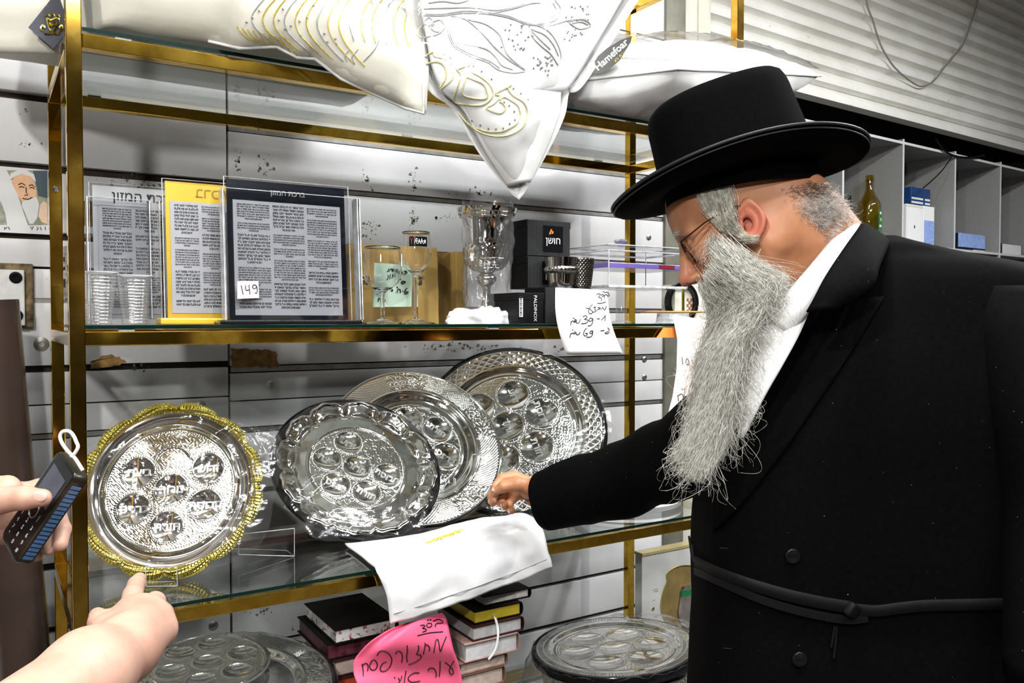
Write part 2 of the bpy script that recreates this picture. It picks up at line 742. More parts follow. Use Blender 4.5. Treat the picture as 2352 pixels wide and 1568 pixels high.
# corner column between the slatwall and the roller shutter
M_olive = mat('olive grey metal', (.22, .215, .17), .5, .3, .15, 20)
M_cream = mat('cream painted column', (.70, .685, .58), .5, 0., .06, 12)
tb = MB()
tb.box(1.88, 1.965, WY - .01, WY + .08, 0, 2.95, bev=.003)
tag(tb.build('trim_1', M_olive, smooth=30), kind='structure')
tb = MB()
tb.box(1.975, 2.11, WY + .02, WY + .14, 0, 2.95, bev=.004)
tag(tb.build('trim_2', M_cream, smooth=30), kind='structure')

# ---- roller shutter and pigeonholes stand on a wall turned a little
A35 = math.radians(3.5)
SD = Vector((math.cos(A35), math.sin(A35), 0))
SN = Vector((math.sin(A35), -math.cos(A35), 0))   # towards the room
S0 = Vector((1.97, 2.09, 0))


def PS(px, py, off=0.0):
    return PP(px, py, S0 - SN * off, SN)


def s_uv(p):
    d = p - S0
    return d.dot(SD), p.z


M_shut = None


def shutmat():
    m, nt, b = base('grimy cream shutter steel')
    co = coords(nt)
    n1 = noise_tex(nt, 5, 6, .6, co)
    n2 = noise_tex(nt, 40, 5, .7, co)
    c = ramp(nt, n1, [(.3, (.70, .685, .63)), (.7, (.84, .83, .79))])
    st = ramp(nt, n2, [(.66, (0, 0, 0)), (.72, (1, 1, 1))])
    nt.links.new(mixc(nt, st, c, (.25, .22, .17)), b.inputs['Base Color'])
    b.inputs['Roughness'].default_value = .28
    return m


M_shut = shutmat()
MSH = frame(S0, SD, UPV)          # local x along the wall, y up, z towards room
zb = s_uv(PS(2100, 287))[1]
u0 = s_uv(PS(1612, 100))[0]
sb = MB()
pitch = .064
nsl = int((2.95 - zb) / pitch) + 1
prof = []
for k in range(nsl):
    for q in range(8):
        t = q / 8
        y = zb + (k + t) * pitch
        if t < .13:
            d = -.020 + .030 * (t / .12)
        else:
            a = (t - .12) / .88
            d = -.020 + .030 * math.cos(PI / 2 * a ** 1.3) + .004 * math.sin(PI * a)
        prof.append((y, d))
V, Fc = [], []
for (y, d) in prof:
    V.append((u0, y, d))
    V.append((u0 + 3.0, y, d))
for k in range(len(prof) - 1):
    Fc.append([2 * k, 2 * k + 1, 2 * k + 3, 2 * k + 2])
n0 = len(V)
V += [(x, y, d - .004) for x, y, d in V]
Fc += [[a + n0 for a in f[::-1]] for f in Fc]
Fc += [[1, 0, n0, n0 + 1]]
sb.add(V, Fc, 0, MSH)
shutter = sb.build('roller_shutter', M_shut, smooth=60)
tag(shutter, 'grimy cream metal roller shutter pulled down above the grey pigeonholes', 'shutter')
ORG[shutter.name] = shutter.location.copy()
gb = MB()
gb.box(u0 - .05, u0 + .0, zb - .05, 2.94, -.03, .03, M=MSH)
gb.build('guide_rail', M_cream, shutter)

# wall behind
o = MB().box(-.3, 3.1, 0, 2.95, -.42, -.36, M=MSH).build('wall_side', mat('dark back wall', (.012, .012, .012), .8))
tag(o, kind='structure')

# ---- grey pigeonhole unit
M_grey = mat('grey melamine', (.22, .22, .213), .5, 0., .06, 90)
M_grey_lit = mat('grey melamine lightened as lit', (.60, .605, .60), .5, 0., .05, 40)  # brighter light on the front edges is put into this paler colour
xs = [s_uv(PS(x, 450, .0))[0] for x in (1935, 2076, 2194, 2297)]
step = (xs[3] - xs[0]) / 3
ztop = s_uv(PS(2100, 334))[1]
zmid = s_uv(PS(2200, 574))[1]
rowh = ztop - zmid
cells = [xs[0] + step * k for k in range(-2, 8)]
cub = thing('pigeonhole_unit', 'grey open pigeonhole shelving below the roller shutter', 'shelving unit', tuple(MSH @ Vector((xs[0], 0, -.1))))
DEP = .30
hb = MB()
th = .011
for k in range(0, 5):
    zz = ztop - rowh * k
    if zz < .02:
        break
    MB_ = MB().box(cells[0], cells[-1], zz - th / 2, zz + th / 2, -DEP, 0.0, M=MSH, bev=.0012)
    q = MB_.build('shelf_board', M_grey, cub)
    MB().box(cells[0], cells[-1], zz - th / 2, zz + th / 2, .0002, .0016, M=MSH).build('front_edge', M_grey_lit, q)
for x in cells:
    MB().box(x - .0055, x + .0055, .02, ztop + .016, -DEP + .001, .0015, M=MSH, bev=.0012).build('divider', M_grey, cub)
    MB().box(x - .0055, x + .0055, .02, ztop + .016, .0018, .0030, M=MSH).build('front_edge', M_grey_lit, bpy.data.objects['pigeonhole_unit'].children[-1])
MB().box(cells[0], cells[-1], .02, ztop, -DEP - .012, -DEP, M=MSH).build('back_panel', M_grey, cub)


def PSb(px, py, off):
    return PS(px, py, off)


# things in the pigeonholes
zsh = zmid + th / 2


def cell_item(px0, px1, off):
    a = s_uv(PS(px0, 500, off))[0]
    b = s_uv(PS(px1, 500, off))[0]
    return a, b


M_oil = film('golden oil', (.80, .66, .12), .06, .03)
M_dkglass = mat('dark green bottle glass', (.01, .016, .008), .06, 0., .2, 20)
M_green = mat('green label', (.01, .16, .05), .5, 0., .3, 60)
M_gold_s = mat('yellow print', (.75, .55, .06), .5)


def bottle(px, pytop, rpx, off, oil, label):
    c = PS(px, 480, off)
    u, _ = s_uv(c)
    h = PS(px, pytop, off).z - zsh
    r = rpx / F * (c - CO).dot(FWV)
    bs = MSH @ Vector((u, zsh, -off))
    t = thing('oil_bottle', label, 'bottle', tuple(bs))
    prof = [(r * .96, 0), (r, .004), (r, h * .55), (r * .93, h * .61), (r * .5, h * .72), (r * .33, h * .80), (r * .30, h * .93)]
    MB().lathe(prof + [(1e-4, h * .93)], 28, Matrix.Translation(bs)).build('body', M_oil if oil else M_dkglass, t, 40)
    MB().lathe([(r * .36, h * .92), (r * .36, h), (1e-4, h)], 20, Matrix.Translation(bs)).build('cap', M_blackgloss if not oil else M_oil, t, 40)
    # paper label on the room side
    def lf(uu, vv):
        a = -PI / 2 + A35 + (-.15 + uu * .8)
        return bs + Vector((r * 1.012 * math.cos(a), r * 1.012 * math.sin(a), h * (.06 + .44 * vv)))
    lb = MB().grid(lf, 8, 2).build('label', M_green, t, 60)
    pb = MB()
    for q, (v0, v1, u0_, u1_) in enumerate([(.84, .92, .2, .7), (.62, .72, .3, .8), (.42, .50, .15, .9), (.16, .26, .3, .8)]):
        pb.grid(lambda a_, b_: bs + Vector((r * 1.02 * math.cos(-PI / 2 + A35 - .15 + .8 * (u0_ + (u1_ - u0_) * a_)),
                                            r * 1.02 * math.sin(-PI / 2 + A35 - .15 + .8 * (u0_ + (u1_ - u0_) * a_)), h * (.06 + .44 * (v0 + (v1 - v0) * b_)))), 6, 1, mi=q % 2)
    pb.build('print', [M_white, M_gold_s], lb)
    return t


bottle(1997, 403, 25, .13, True, 'tall bottle of golden oil with a green label in the pigeonhole')
bottle(1951, 449, 10, .16, False, 'small dark bottle beside the tall oil bottle in the pigeonhole')


def carton(name, px0, px1, pyt, pyb, off, dep, m, label, cat='box', zbase=None, group=None, rot=0):
    a, b = cell_item(px0, px1, off)
    z0 = zsh if zbase is None else zbase
    z1 = PS((px0 + px1) / 2, pyt, off).z
    t = thing(name, label, cat, tuple(MSH @ Vector(((a + b) / 2, z0, -off))), group)
    M = MSH @ Matrix.Translation((a, 0, -off)) @ Matrix.Rotation(rot, 4, 'Y') @ Matrix.Translation((-a, 0, off))
    MB().box(a, b, z0, z1, -off - dep, -off, M=M, bev=.001).build('box', m, t)
    return t, a, b, z0, z1, off, M


M_bluebox = mat('deep blue carton', (.01, .045, .16), .4, 0., .2, 20)
M_bluepale = mat('pale blue print', (.30, .42, .80), .5, 0., .2, 60)
M_navy = mat('navy print', (.004, .006, .022), .45, 0., .2, 50)
M_whitebox = mat('white carton', (.90, .90, .90), .4, 0., .02, 20)
t, a, b, z0, z1, off, M = carton('carton', 2082, 2119, 470, 560, .07, .05, M_whitebox, 'white carton with a small blue drop mark next to the pigeonhole divider')
db = MB().ball((0, 0, 0), .006, 8, sc=(.8, 1.3, .1))
MB().add(db.v, db.f, 0, M @ Matrix.Translation(((a + b) / 2, z0 + (z1 - z0) * .48, -off + .0005))).build('drop_mark', M_navy, t)
MB().box(a, b, z1 - .012, z1 - .004, -off, -off + .0005, M=M).build('print', M_cream, t)
t, a, b, z0, z1, off, M = carton('carton', 2121, 2146, 474, 560, .07, .05, M_whitebox, 'white carton with a pale blue square panel under the blue box')
MB().box(a + .006, b, z0 + .022, z0 + (z1 - z0) * .66, -off, -off + .0006, M=M).build('print', M_bluepale, t)
wz = z1
t, a, b, z0, z1, off, M = carton('blue_box', 2092, 2136, 432, 470, .075, .06, M_bluebox, 'small deep blue box lying on top of the white cartons', zbase=wz + .0005)
pb = MB()
for q in range(2):
    pb.box(a + .004, a + (b - a) * .62, z0 + .006 + q * .018, z0 + .015 + q * .018, -off, -off + .0005, M=M)
    pb.box(a + (b - a) * .72, b - .002, z0 + .006 + q * .018, z0 + .015 + q * .018, -off, -off + .0005, M=M)
pb.build('print', M_white, t)
t, a, b, z0, z1, off, M = carton('tissue_pack', 2201, 2264, 538, 570, .05, .06, M_navy, 'navy and pale blue flat packet lying alone in its pigeonhole', 'packet')
MB().box(a + .002, b - .002, z0 + .02, z1 + .0006, -off - .055, -off + .0006, M=M, bev=.0004).build('blue_band', M_bluepale, t)
MB().box(a + (b - a) * .55, b - .004, z0 + .006, z0 + .012, -off, -off + .0006, M=M).build('print', M_white, t)
t, a, b, z0, z1, off, M = carton('small_box', 2302, 2348, 561, 576, .03, .05, M_navy, 'low white and navy box at the end of the pigeonhole row', 'box')
MB().box(a + .005, b - .008, z0 + .004, z1 - .002, -off, -off + .0006, M=M).build('print', M_white, t)

# loose strap hung over the pigeonhole top and the wire on the shutter
b = MB()
b.tube(catmull([PS(x, y, -.012) for x, y in [(2149, 317), (2160, 335), (2175, 350), (2200, 360), (2230, 362), (2262, 357)]], 5), 0, 8, flat=(.0055, .0012), up=tuple(SN))
b.tube(catmull([PS(x, y, -.016) for x, y in [(2186, 360), (2165, 390), (2140, 415), (2120, 432)]], 4), 0, 8, flat=(.003, .0008), up=tuple(SN))
tag(b.build('cable_tie', M_black, smooth=60), 'black strap drooping over the top edge of the pigeonholes', 'strap')
b = MB()
b.tube(catmull([PS(x, y, -.03) for x, y in [(1988, -25), (1992, 12), (2004, 45), (2013, 75), (2025, 108), (2045, 142), (2060, 160), (2085, 182), (2113, 198), (2135, 193), (2152, 178), (2165, 160), (2190, 130), (2213, 100), (2229, 55), (2240, 20), (2250, -25)]], 6), .0036, 8)
tag(b.build('hanging_wire', mat('grey cable', (.20, .19, .16), .5), smooth=60), 'thin cable looping down in front of the roller shutter', 'cable')

# ================================================================ brass display shelf
XL, XR, YF, YB = .128, 1.621, 1.5, 1.911
TW = .023
LV = {'u': CAMZ + .430, 'm': CAMZ - .041, 'l': CAMZ - .511, 'b': CAMZ - .511 - .47, 't': CAMZ + .900}
shelf = thing('display_shelf', 'tall brass and glass display shelf holding the silver and the plates', 'shelf', ((XL + XR) / 2, (YF + YB) / 2, 0))
h = TW / 2
for x, y in ((XL, YF), (XL, YB), (XR, YF), (XR, YB)):
    MB().box(x - h, x + h, y - h, y + h, 0, 2.36, bev=.0015).build('post', M_brass_old if y == YF else M_brass, shelf)
for k, z in LV.items():
    for y in (YF, YB):
        MB().box(XL + h, XR - h, y - h, y + h, z, z + TW, bev=.0015).build('rail', M_brass, shelf)
    for x in (XL, XR):
        MB().box(x - h, x + h, YF + h, YB - h, z, z + TW, bev=.0015).build('side_rail', M_brass, shelf)
    if k != 't':
        g0 = z + TW + .004
        sbm = MB().box(XL + .012, XR - .012, YF - .008, YB + .012, g0, g0 + .006)
        gs = sbm.build('glass_shelf', M_shelfglass, shelf)
        MB().box(XL + .012, XR - .012, YF - .0088, YF - .008, g0, g0 + .006).build('polished_edge', M_glassedge, gs)
        for x in (.2, .9, 1.5):
            for y in (YF, YB):
                MB().box(x - .012, x + .012, y - .006, y + .006, z + TW, g0).build('glass_pad', M_acryl_edge, shelf)
GT = {k: z + TW + .010 for k, z in LV.items()}
for px, py in ((128, 434),):
    c = P(px, py, YB - h)
    MB().lathe([(.006, 0), (.006, .006), (.0035, .008), (.0035, .014), (1e-4, .014)], 12, frame(c, (1, 0, 0), (0, 0, 1))).build('bolt', M_silver, shelf, 40)

# printed card on the wall just behind the front post
cdp = thing('wall_card', 'printed grey card with a dark red edge half hidden behind the front brass post', 'card', tuple(P(180, 622, WY - .002)))
MB().prism([P(x, y, WY - .0015) for x, y in [(138, 566), (196, 560), (197, 624), (138, 702)]], (0, 1, 0), .0008).build('card', mat('grey print', (.42, .38, .35), .6, 0., .5, 90), cdp)
MB().prism([P(x, y, WY - .0022) for x, y in [(196, 561), (199, 561), (203, 622), (196, 622)]], (0, 1, 0), .0008).build('red_edge', mat('dark red print', (.10, .010, .016), .5), cdp)
b = MB()
for x, y, w_, h_ in ((188, 588, 6, 7), (142, 590, 7, 10), (143, 612, 7, 8), (143, 640, 7, 20), (188, 600, 5, 3)):
    b.prism([P(a, c, WY - .0024) for a, c in ((x, y), (x + w_, y), (x + w_, y + h_), (x, y + h_))], (0, 1, 0), .0005)
b.build('print', M_ink, cdp)
# ================================================================ upper shelf: cushion covers in plastic
M_cloth = mat('white satin cloth', (.60, .60, .59), .55, 0., .03, 14, (60, .15), sheen=.3)
M_cream_cl = mat('cream satin cloth', (.62, .60, .51), .5, 0., .04, 12, (50, .2), sheen=.3)
M_thr_s = mat('silver thread', (.40, .40, .40), .45, .3, .2, 200)
M_thr_g = mat('pale gold thread', (.62, .57, .30), .45, .3, .2, 200)
M_thr_gold = mat('gold thread', (.62, .47, .06), .45, .3, .3, 200)
M_seq = mat('silver sequin', (.45, .45, .46), .2, .9, .2, 200)
M_blacklab = mat('black label card', (.015, .017, .014), .3, 0., .2, 60)


def wrinkle(p, s, a):
    return a * mnoise.noise(Vector(p) * s)


def caster(*objs):
    """BVH of finished objects, in world space, for laying things on their surface"""
    V, Fc = [], []
    for o in objs:
        b = len(V)
        og = o.location if o.parent is None else ORG[o.parent.name]
        V += [v.co + og for v in o.data.vertices]
        Fc += [[i + b for i in p.vertices] for p in o.data.polygons]
    return BVHTree.FromPolygons(V, Fc)


def on(bv, px, py, off=.001, fallback=1.45):
    d = ray(px, py).normalized()
    hit = bv.ray_cast(CO, d, 8)
    if hit[0] is None:
        return P(px, py, fallback) if fallback > 0 else PD(px, py, -fallback)
    n = hit[1]
    if n.dot(d) > 0:
        n = -n
    return hit[0] + n * off


def loft(name, rows, nu, nv, m, parent, wr=(9, .004), smooth=180, wr2=(40, .0012)):
    """closed soft body through rows of control points (rows run round it)"""
    R_ = [catmull(r, nu) for r in rows]
    K = len(R_[0])
    cols = [catmull([R_[i][k] for i in range(len(R_))], nv, closed=True) for k in range(K)]
    J = len(cols[0])
    V, Fc = [], []
    for k in range(K):
        c = sum(cols[k], Vector()) / J
        for j in range(J):
            p = cols[k][j]
            d = (p - c).normalized()
            V.append(p + d * (wrinkle(p, wr[0], wr[1]) + wrinkle(p + Vector((3, 1, 2)), wr2[0], wr2[1])))
    for k in range(K - 1):
        for j in range(J):
            Fc.append([k * J + j, (k + 1) * J + j, (k + 1) * J + (j + 1) % J, k * J + (j + 1) % J])
    Fc.append(list(range(J)))
    Fc.append([(K - 1) * J + j for j in range(J)][::-1])
    b = MB()
    b.add(V, Fc)
    return b.build(name, m, parent, smooth, fix=True)


# ---- left cushion
lowpx = [(-70, 118, 1.64), (60, 122, 1.62), (160, 118, 1.60), (240, 62, 1.545), (350, 78, 1.53), (480, 96, 1.50), (550, 112, 1.465), (633, 108, 1.455), (683, 133, 1.452),
         (723, 136, 1.45), (784, 182, 1.447), (884, 228, 1.445), (931, 249, 1.445), (972, 263, 1.445)]
E0 = [P(*q) for q in lowpx]
rows = [E0]
for (dz, dy) in ((.035, -.035), (.10, -.045), (.19, .03), (.20, .18)):
    rows.append([p + Vector((0, dy * (1 if i < len(E0) - 2 else .5) + (0.02 if i < 4 else 0), dz)) for i, p in enumerate(E0)])
rows.append([Vector((p.x, 1.87, 1.95)) for p in E0])
rows.append([Vector((p.x, 1.87, 1.845)) for p in E0])
rows.append([Vector((p.x, max(p.y + .05, 1.53), max(p.z + .012, 1.832))) for p in E0])
cushL = thing('cushion', 'cream cushion with gold and silver wave embroidery in clear plastic on the top shelf', 'cushion', (.4, 1.65, GT['u']), 'cushions on the top shelf')
cl = loft('cover', rows, 4, 4, M_cream_cl, cushL)
bvL = caster(cl)
b = MB()
b.tube([on(bvL, x, y - 3, .002) for x, y, _ in lowpx[5:]] + [on(bvL, 972, y, .002) for y in (200, 120, 60)], .003, 8)
b.build('piping', M_cloth, cushL, 60)
bg, bs_ = MB(), MB()
for k in range(15):
    x0 = 590 + k * 25
    s = [(x0 + 25, -10), (x0 + 2, 14), (x0 - 12, 40 + k * 1.5), (x0 - 2, 66 + k * 3), (x0 + 26, 88 + k * 5), (x0 + 48, 104 + k * 6)]
    if k > 8:
        s = s[:4]
    ink(bg if k % 3 else bs_, [s], lambda x, y: on(bvL, min(x, 966), y, .0008), .0011, n=4)
for k in range(10):
    x0 = 545 + k * 12
    s = [(x0, 60 + k * 3), (x0 + 12, 78 + k * 3), (x0 + 30, 92 + k * 4)]
    ink(bg, [s], lambda x, y: on(bvL, x, y, .0008), .001, n=4)
ink(bs_, [[(852, 0), (866, 40), (872, 80), (862, 110), (835, 140)], [(800, 115), (792, 128), (797, 140)], [(822, 112), (808, 130), (815, 146)]], lambda x, y: on(bvL, x, y, .0008), .001)
bg.build('gold_embroidery', M_thr_gold, cushL, 60)
bs_.build('silver_embroidery', M_thr_s, cushL, 60)
b = MB()
for x, y in [(595, 24), (566, 50), (580, 40), (654, 66), (668, 58), (688, 48), (705, 40), (745, 76), (752, 95), (770, 88), (650, 20), (720, 12), (773, 100), (690, 80), (640, 45)]:
    b.ball(on(bvL, x, y, .0012), .0018, 5)
b.build('sequins', M_seq, cushL)
# navy maker's card with a gilt crest under the plastic
b = MB()
quad = [(65, 63), (112, 4), (126, -14), (176, -12), (163, 62), (122, 112)]
b.prism([P(x, y, 1.58) for x, y in quad], (0, 1, 0), .001)
card = b.build('maker_card', M_navy, cushL)
b = MB()


def crest(x, y):
    return P(x, y, 1.5785)


ink(b, [[(107, 42), (112, 62), (120, 72), (130, 64), (136, 46), (128, 42), (118, 46), (107, 42)],
        [(104, 38), (110, 32), (116, 38), (122, 31), (128, 38), (134, 33), (138, 40)],
        [(100, 72), (94, 66), (98, 58), (103, 64)], [(138, 72), (144, 66), (141, 58), (136, 64)],
        [(102, 76), (112, 78), (122, 76), (132, 78), (138, 75)], [(114, 52), (120, 60), (126, 50)], [(112, 58), (130, 56)]], crest, .0016)
b.build('gilt_crest', M_goldrim, card, 60)
# clear bag lying loosely over it
b = MB()
rowsb = [[p + Vector((0, -.006, -.002)) for p in rows[0]]] + [[p + Vector((0, -.012, .004)) for p in r] for r in rows[1:4]]
R_ = [catmull(r, 5) for r in rowsb]
K = len(R_[0])
cols = [catmull([R_[i][k] for i in range(4)], 6) for k in range(K)]
J = len(cols[0])


def bagL(u, v):
    p = cols[min(K - 1, int(u * (K - 1) + .5))][min(J - 1, int(v * (J - 1) + .5))]
    return p + Vector((0, -abs(wrinkle(p, 22, .010)) - abs(wrinkle(p, 60, .004)), wrinkle(p, 30, .004)))


b.grid(bagL, K - 1, J - 1)
b.build('plastic_bag', M_film, cushL, 180)

# ---- embroidered cover hanging by its corner over the front rail
LE = [(1190, 448), (1112, 352), (1046, 244), (985, 190), (940, 60), (905, -110)]
RE = [(1190, 448), (1248, 348), (1288, 264), (1301, 205), (1335, 186), (1440, 25), (1525, -110)]
le = catmull([Vector((*p, 0)) for p in LE], 12)
re_ = catmull([Vector((*p, 0)) for p in RE], 10)


def samp(c, t):
    f = t * (len(c) - 1)
    i = min(int(f), len(c) - 2)
    return c[i].lerp(c[i + 1], f - i)


def cover_front(t, v, bul=.05, y0=1.452):
    a, c = samp(le, t), samp(re_, t)
    q = a.lerp(c, v)
    e = math.sin(PI * min(1, max(0, v))) ** .75 * min(1, t * 3.2) ** .8
    Y = y0 - bul * e - .015 * t
    p = P(q.x, q.y, Y)
    return p + Vector((0, wrinkle(p, 11, .006) * e + wrinkle(p, 30, .003) * e, 0))


cov = thing('hanging_cover', 'white matzah cover embroidered with leaves and letters hanging over the top rail', 'cover', tuple(P(1190, 448, 1.45)), 'cushions on the top shelf')


def inset(t, v):
    return cover_front(.055 + t * .945, .07 + v * .86)


b = MB()
b.grid(inset, 60, 44, thick=.012)
cf = b.build('embroidered_front', M_cloth, cov, 180)
b = MB()
b.grid(lambda t, v: cover_front(t, v, .02, 1.466), 30, 20, thick=.003)
b.build('lining', M_cloth, cov, 180)
bvC = caster(cf)
C2 = lambda x, y: on(bvC, 784 + x / 3, y / 3, .0008, 1.42)
b = MB()
S_leaf = [[(565, 97), (700, 97), (850, 75), (1000, 85), (1150, 110), (1280, 160), (1430, 175), (1560, 140), (1680, 133), (1715, 170)],
          [(565, 105), (690, 108), (840, 90), (1000, 94), (1150, 120), (1270, 168)],
          [(570, 60), (700, 55), (900, 52), (1050, 70), (1170, 55), (1260, 30)], [(600, 20), (700, 8), (800, 20), (880, 0)],
          [(575, 140), (605, 120), (630, 145), (610, 175), (580, 165), (575, 140)], [(630, 150), (680, 138), (712, 175), (690, 215), (645, 215), (620, 190), (640, 165)],
          [(575, 170), (540, 190), (525, 235), (550, 260), (600, 250), (650, 240), (690, 220)], [(600, 190), (620, 220), (610, 180)],
          [(750, 112), (735, 180), (745, 260), (790, 330), (900, 390), (1010, 430), (1080, 480), (1180, 502), (1265, 490)],
          [(762, 120), (748, 190), (758, 262), (800, 322), (910, 380), (1020, 420), (1090, 470)],
          [(770, 297), (900, 312), (1000, 340), (1060, 390), (1105, 450), (1180, 480)], [(750, 110), (850, 130), (960, 220), (1060, 330), (1150, 410), (1265, 485)],
          [(870, 135), (990, 165), (1080, 230), (1110, 290), (1140, 370), (1200, 430), (1262, 478)],
          [(1270, 165), (1380, 185), (1450, 240), (1500, 330), (1512, 400), (1490, 448)], [(1300, 200), (1320, 260), (1380, 320), (1440, 370), (1490, 445)],
          [(1300, 200), (1400, 240), (1460, 310), (1495, 385)], [(1310, 215), (1370, 275), (1440, 340)],
          [(1560, 150), (1640, 132), (1700, 150), (1715, 178), (1640, 200), (1570, 160)], [(1590, 160), (1650, 150), (1700, 170)],
          [(1470, 0), (1510, 60), (1490, 120), (1430, 155), (1350, 165)], [(1455, 20), (1480, 70), (1450, 120)], [(1380, 20), (1300, 25), (1180, 60), (1050, 90)], [(1260, 0), (1230, 40), (1160, 60)]]
ink(b, S_leaf, C2, .0013)
b.build('leaf_embroidery', M_thr_s, cov, 60)
b = MB()
S_let = [[(1172, 585), (1062, 645), (1092, 662), (1052, 712), (1000, 745), (1088, 780), (1130, 748), (1112, 712), (1090, 700)],
         [(1172, 585), (1145, 602), (1182, 658), (1252, 702), (1280, 762), (1272, 830), (1225, 892), (1140, 932), (1040, 934), (950, 905), (870, 850), (800, 770)],
         [(1090, 690), (1120, 668), (1165, 690), (1212, 722), (1232, 772), (1224, 826), (1185, 866), (1100, 905), (1005, 905), (930, 882)],
         [(795, 480), (880, 450), (892, 492), (960, 530), (1020, 580), (1046, 640), (1020, 692), (960, 725), (870, 720), (775, 695), (800, 600), (822, 520), (795, 480)],
         [(862, 530), (832, 640), (900, 675), (992, 680), (1006, 640), (980, 582), (920, 552), (862, 530)],
         [(575, 388), (632, 360), (642, 386), (730, 412), (770, 470), (765, 540), (722, 582), (680, 615)], [(585, 440), (650, 425), (700, 445), (722, 490), (715, 545), (680, 600)]]
ink(b, S_let, C2, .0016)
b.build('letter_embroidery', M_thr_g, cov, 60)
b = MB()
r = random.Random(3)
pts = [(1100 + r.uniform(0, 220), 165 + r.uniform(0, 190)) for _ in range(26)] + [(1530 + r.uniform(0, 190), 40 + r.uniform(0, 100)) for _ in range(18)] + \
      [(1530 + r.uniform(0, 130), 190 + r.uniform(0, 90)) for _ in range(12)] + [(1320 + r.uniform(0, 150), 390 + r.uniform(0, 130)) for _ in range(26)] + \
      [(670, 367), (710, 378), (750, 398), (910, 458), (966, 492), (1035, 545), (1185, 610), (1235, 645), (1285, 685), (1120, 705), (1155, 728), (1190, 768), (1195, 826), (1160, 852),
       (1115, 883), (1066, 887), (1014, 884), (958, 860), (900, 830), (848, 800)]
for x, y in pts:
    b.ball(C2(x, y), .0019, 5)
b.build('sequins', M_seq, cov)
b = MB()


def cbag(t, v):
    p = cover_front(t, v, .066, 1.446)
    return p + Vector((0, -abs(wrinkle(p, 16, .004)), 0))


b.grid(cbag, 50, 36)
b.build('plastic_bag', M_film, cov, 180)
b = MB()
b.tube([P(q.x, q.y, 1.447 - .015 * i / 40) for i, q in enumerate(le[:44])][::-1] + [P(q.x, q.y, 1.447 - .015 * i / 40) for i, q in enumerate(re_[1:60])], 0, 8, flat=(.010, .0015), up=(0, 1, 0))
b.build('hem', M_cloth, cov, 60)

# ---- zipped cushion at the right end
c_f, c_r, c_l = P(1556, 157, 1.36), P(1886, 174, 1.50), P(985, 225, 1.60)
c_b = Vector((c_l.x + c_r.x - c_f.x, 1.86, 1.93))


def cush(u, v, s):
    p = (c_f.lerp(c_r, u)).lerp(c_l.lerp(c_b, u), v)
    e = max(0, 16 * u * v * (1 - u) * (1 - v)) ** .42
    hh = .105 if s > 0 else -.10
    p = p + Vector((0, 0, hh * e))
    if s < 0:
        p.z = max(p.z, GT['u'] + .002 + .02 * (1 - e)) if p.y > 1.44 else p.z
    pin = (1 - e) * .012
    return p + Vector((wrinkle(p, 14, .004), wrinkle(p, 12, .006), wrinkle(p, 9, .010) * e + wrinkle(p, 34, .004) * (e ** .5)))


cushR = thing('cushion', 'white zipped cushion with a black oval label in clear plastic behind the hat', 'cushion', (1.35, 1.6, GT['u']), 'cushions on the top shelf')
b = MB()
n = 40
b.grid(lambda u, v: cush(u, v, 1), n, n)
b.grid(lambda u, v: cush(v, u, -1), n, n)
cr = b.build('cover', M_cloth, cushR, 180, fix=False)
bvR = caster(cr)
b = MB()
ed = [cush(0, 1 - k / 30, 1) for k in range(31)] + [cush(k / 30, 0, 1) for k in range(1, 31)]
b.tube(ed, .0035, 8)
b.build('piping', M_cloth, cushR, 60)
b = MB()
for k in range(64):
    v = .04 + .62 * k / 63
    p = cush(.03, v, 1)
    b.box(p.x - .002, p.x + .002, p.y - .002, p.y + .002, p.z - .001, p.z + .003)
b.build('zip_teeth', M_cloth, cushR)
b = MB()
lab = [(1357, 170), (1361, 148), (1374, 128), (1395, 110), (1425, 92), (1452, 83), (1449, 96), (1437, 116), (1424, 138), (1408, 152), (1390, 163), (1374, 168)]
cen = PD(1404, 124, (on(bvR, 1425, 112, .0) - CO).dot(FWV) - .075)
LN = -(ray(1404, 124).normalized()) + UPV * .15
LN.normalize()
LP = [PP(x, y, cen, LN) for x, y in lab]
b.prism(LP, -LN, .001)
lb = b.build('brand_label', M_blacklab, cushR)
b = MB()
o_ = PP(1404, 126, cen + LN * .0008, LN)
ax = PP(1444, 92, o_, LN) - PP(1368, 160, o_, LN)
Mx = frame(o_, ax, LN.cross(ax))
text(b, 'Hamefoar', .021, Mx, rtl=False, bold=.0004)
b.build('brand_print', M_white, lb)
b = MB()
text(b, 'שבת וחג', .009, Mx @ Matrix.Translation((.012, -.015, 0)))
b.build('gilt_print', M_goldrim, lb)
b = MB()


def cbr(u, v):
    p = cush(u, v, 1)
    return p + Vector((-.003, -.004, .016 + abs(wrinkle(p, 24, .007))))


b.grid(cbr, 36, 36)
b.build('plastic_bag', M_film, cushR, 180)

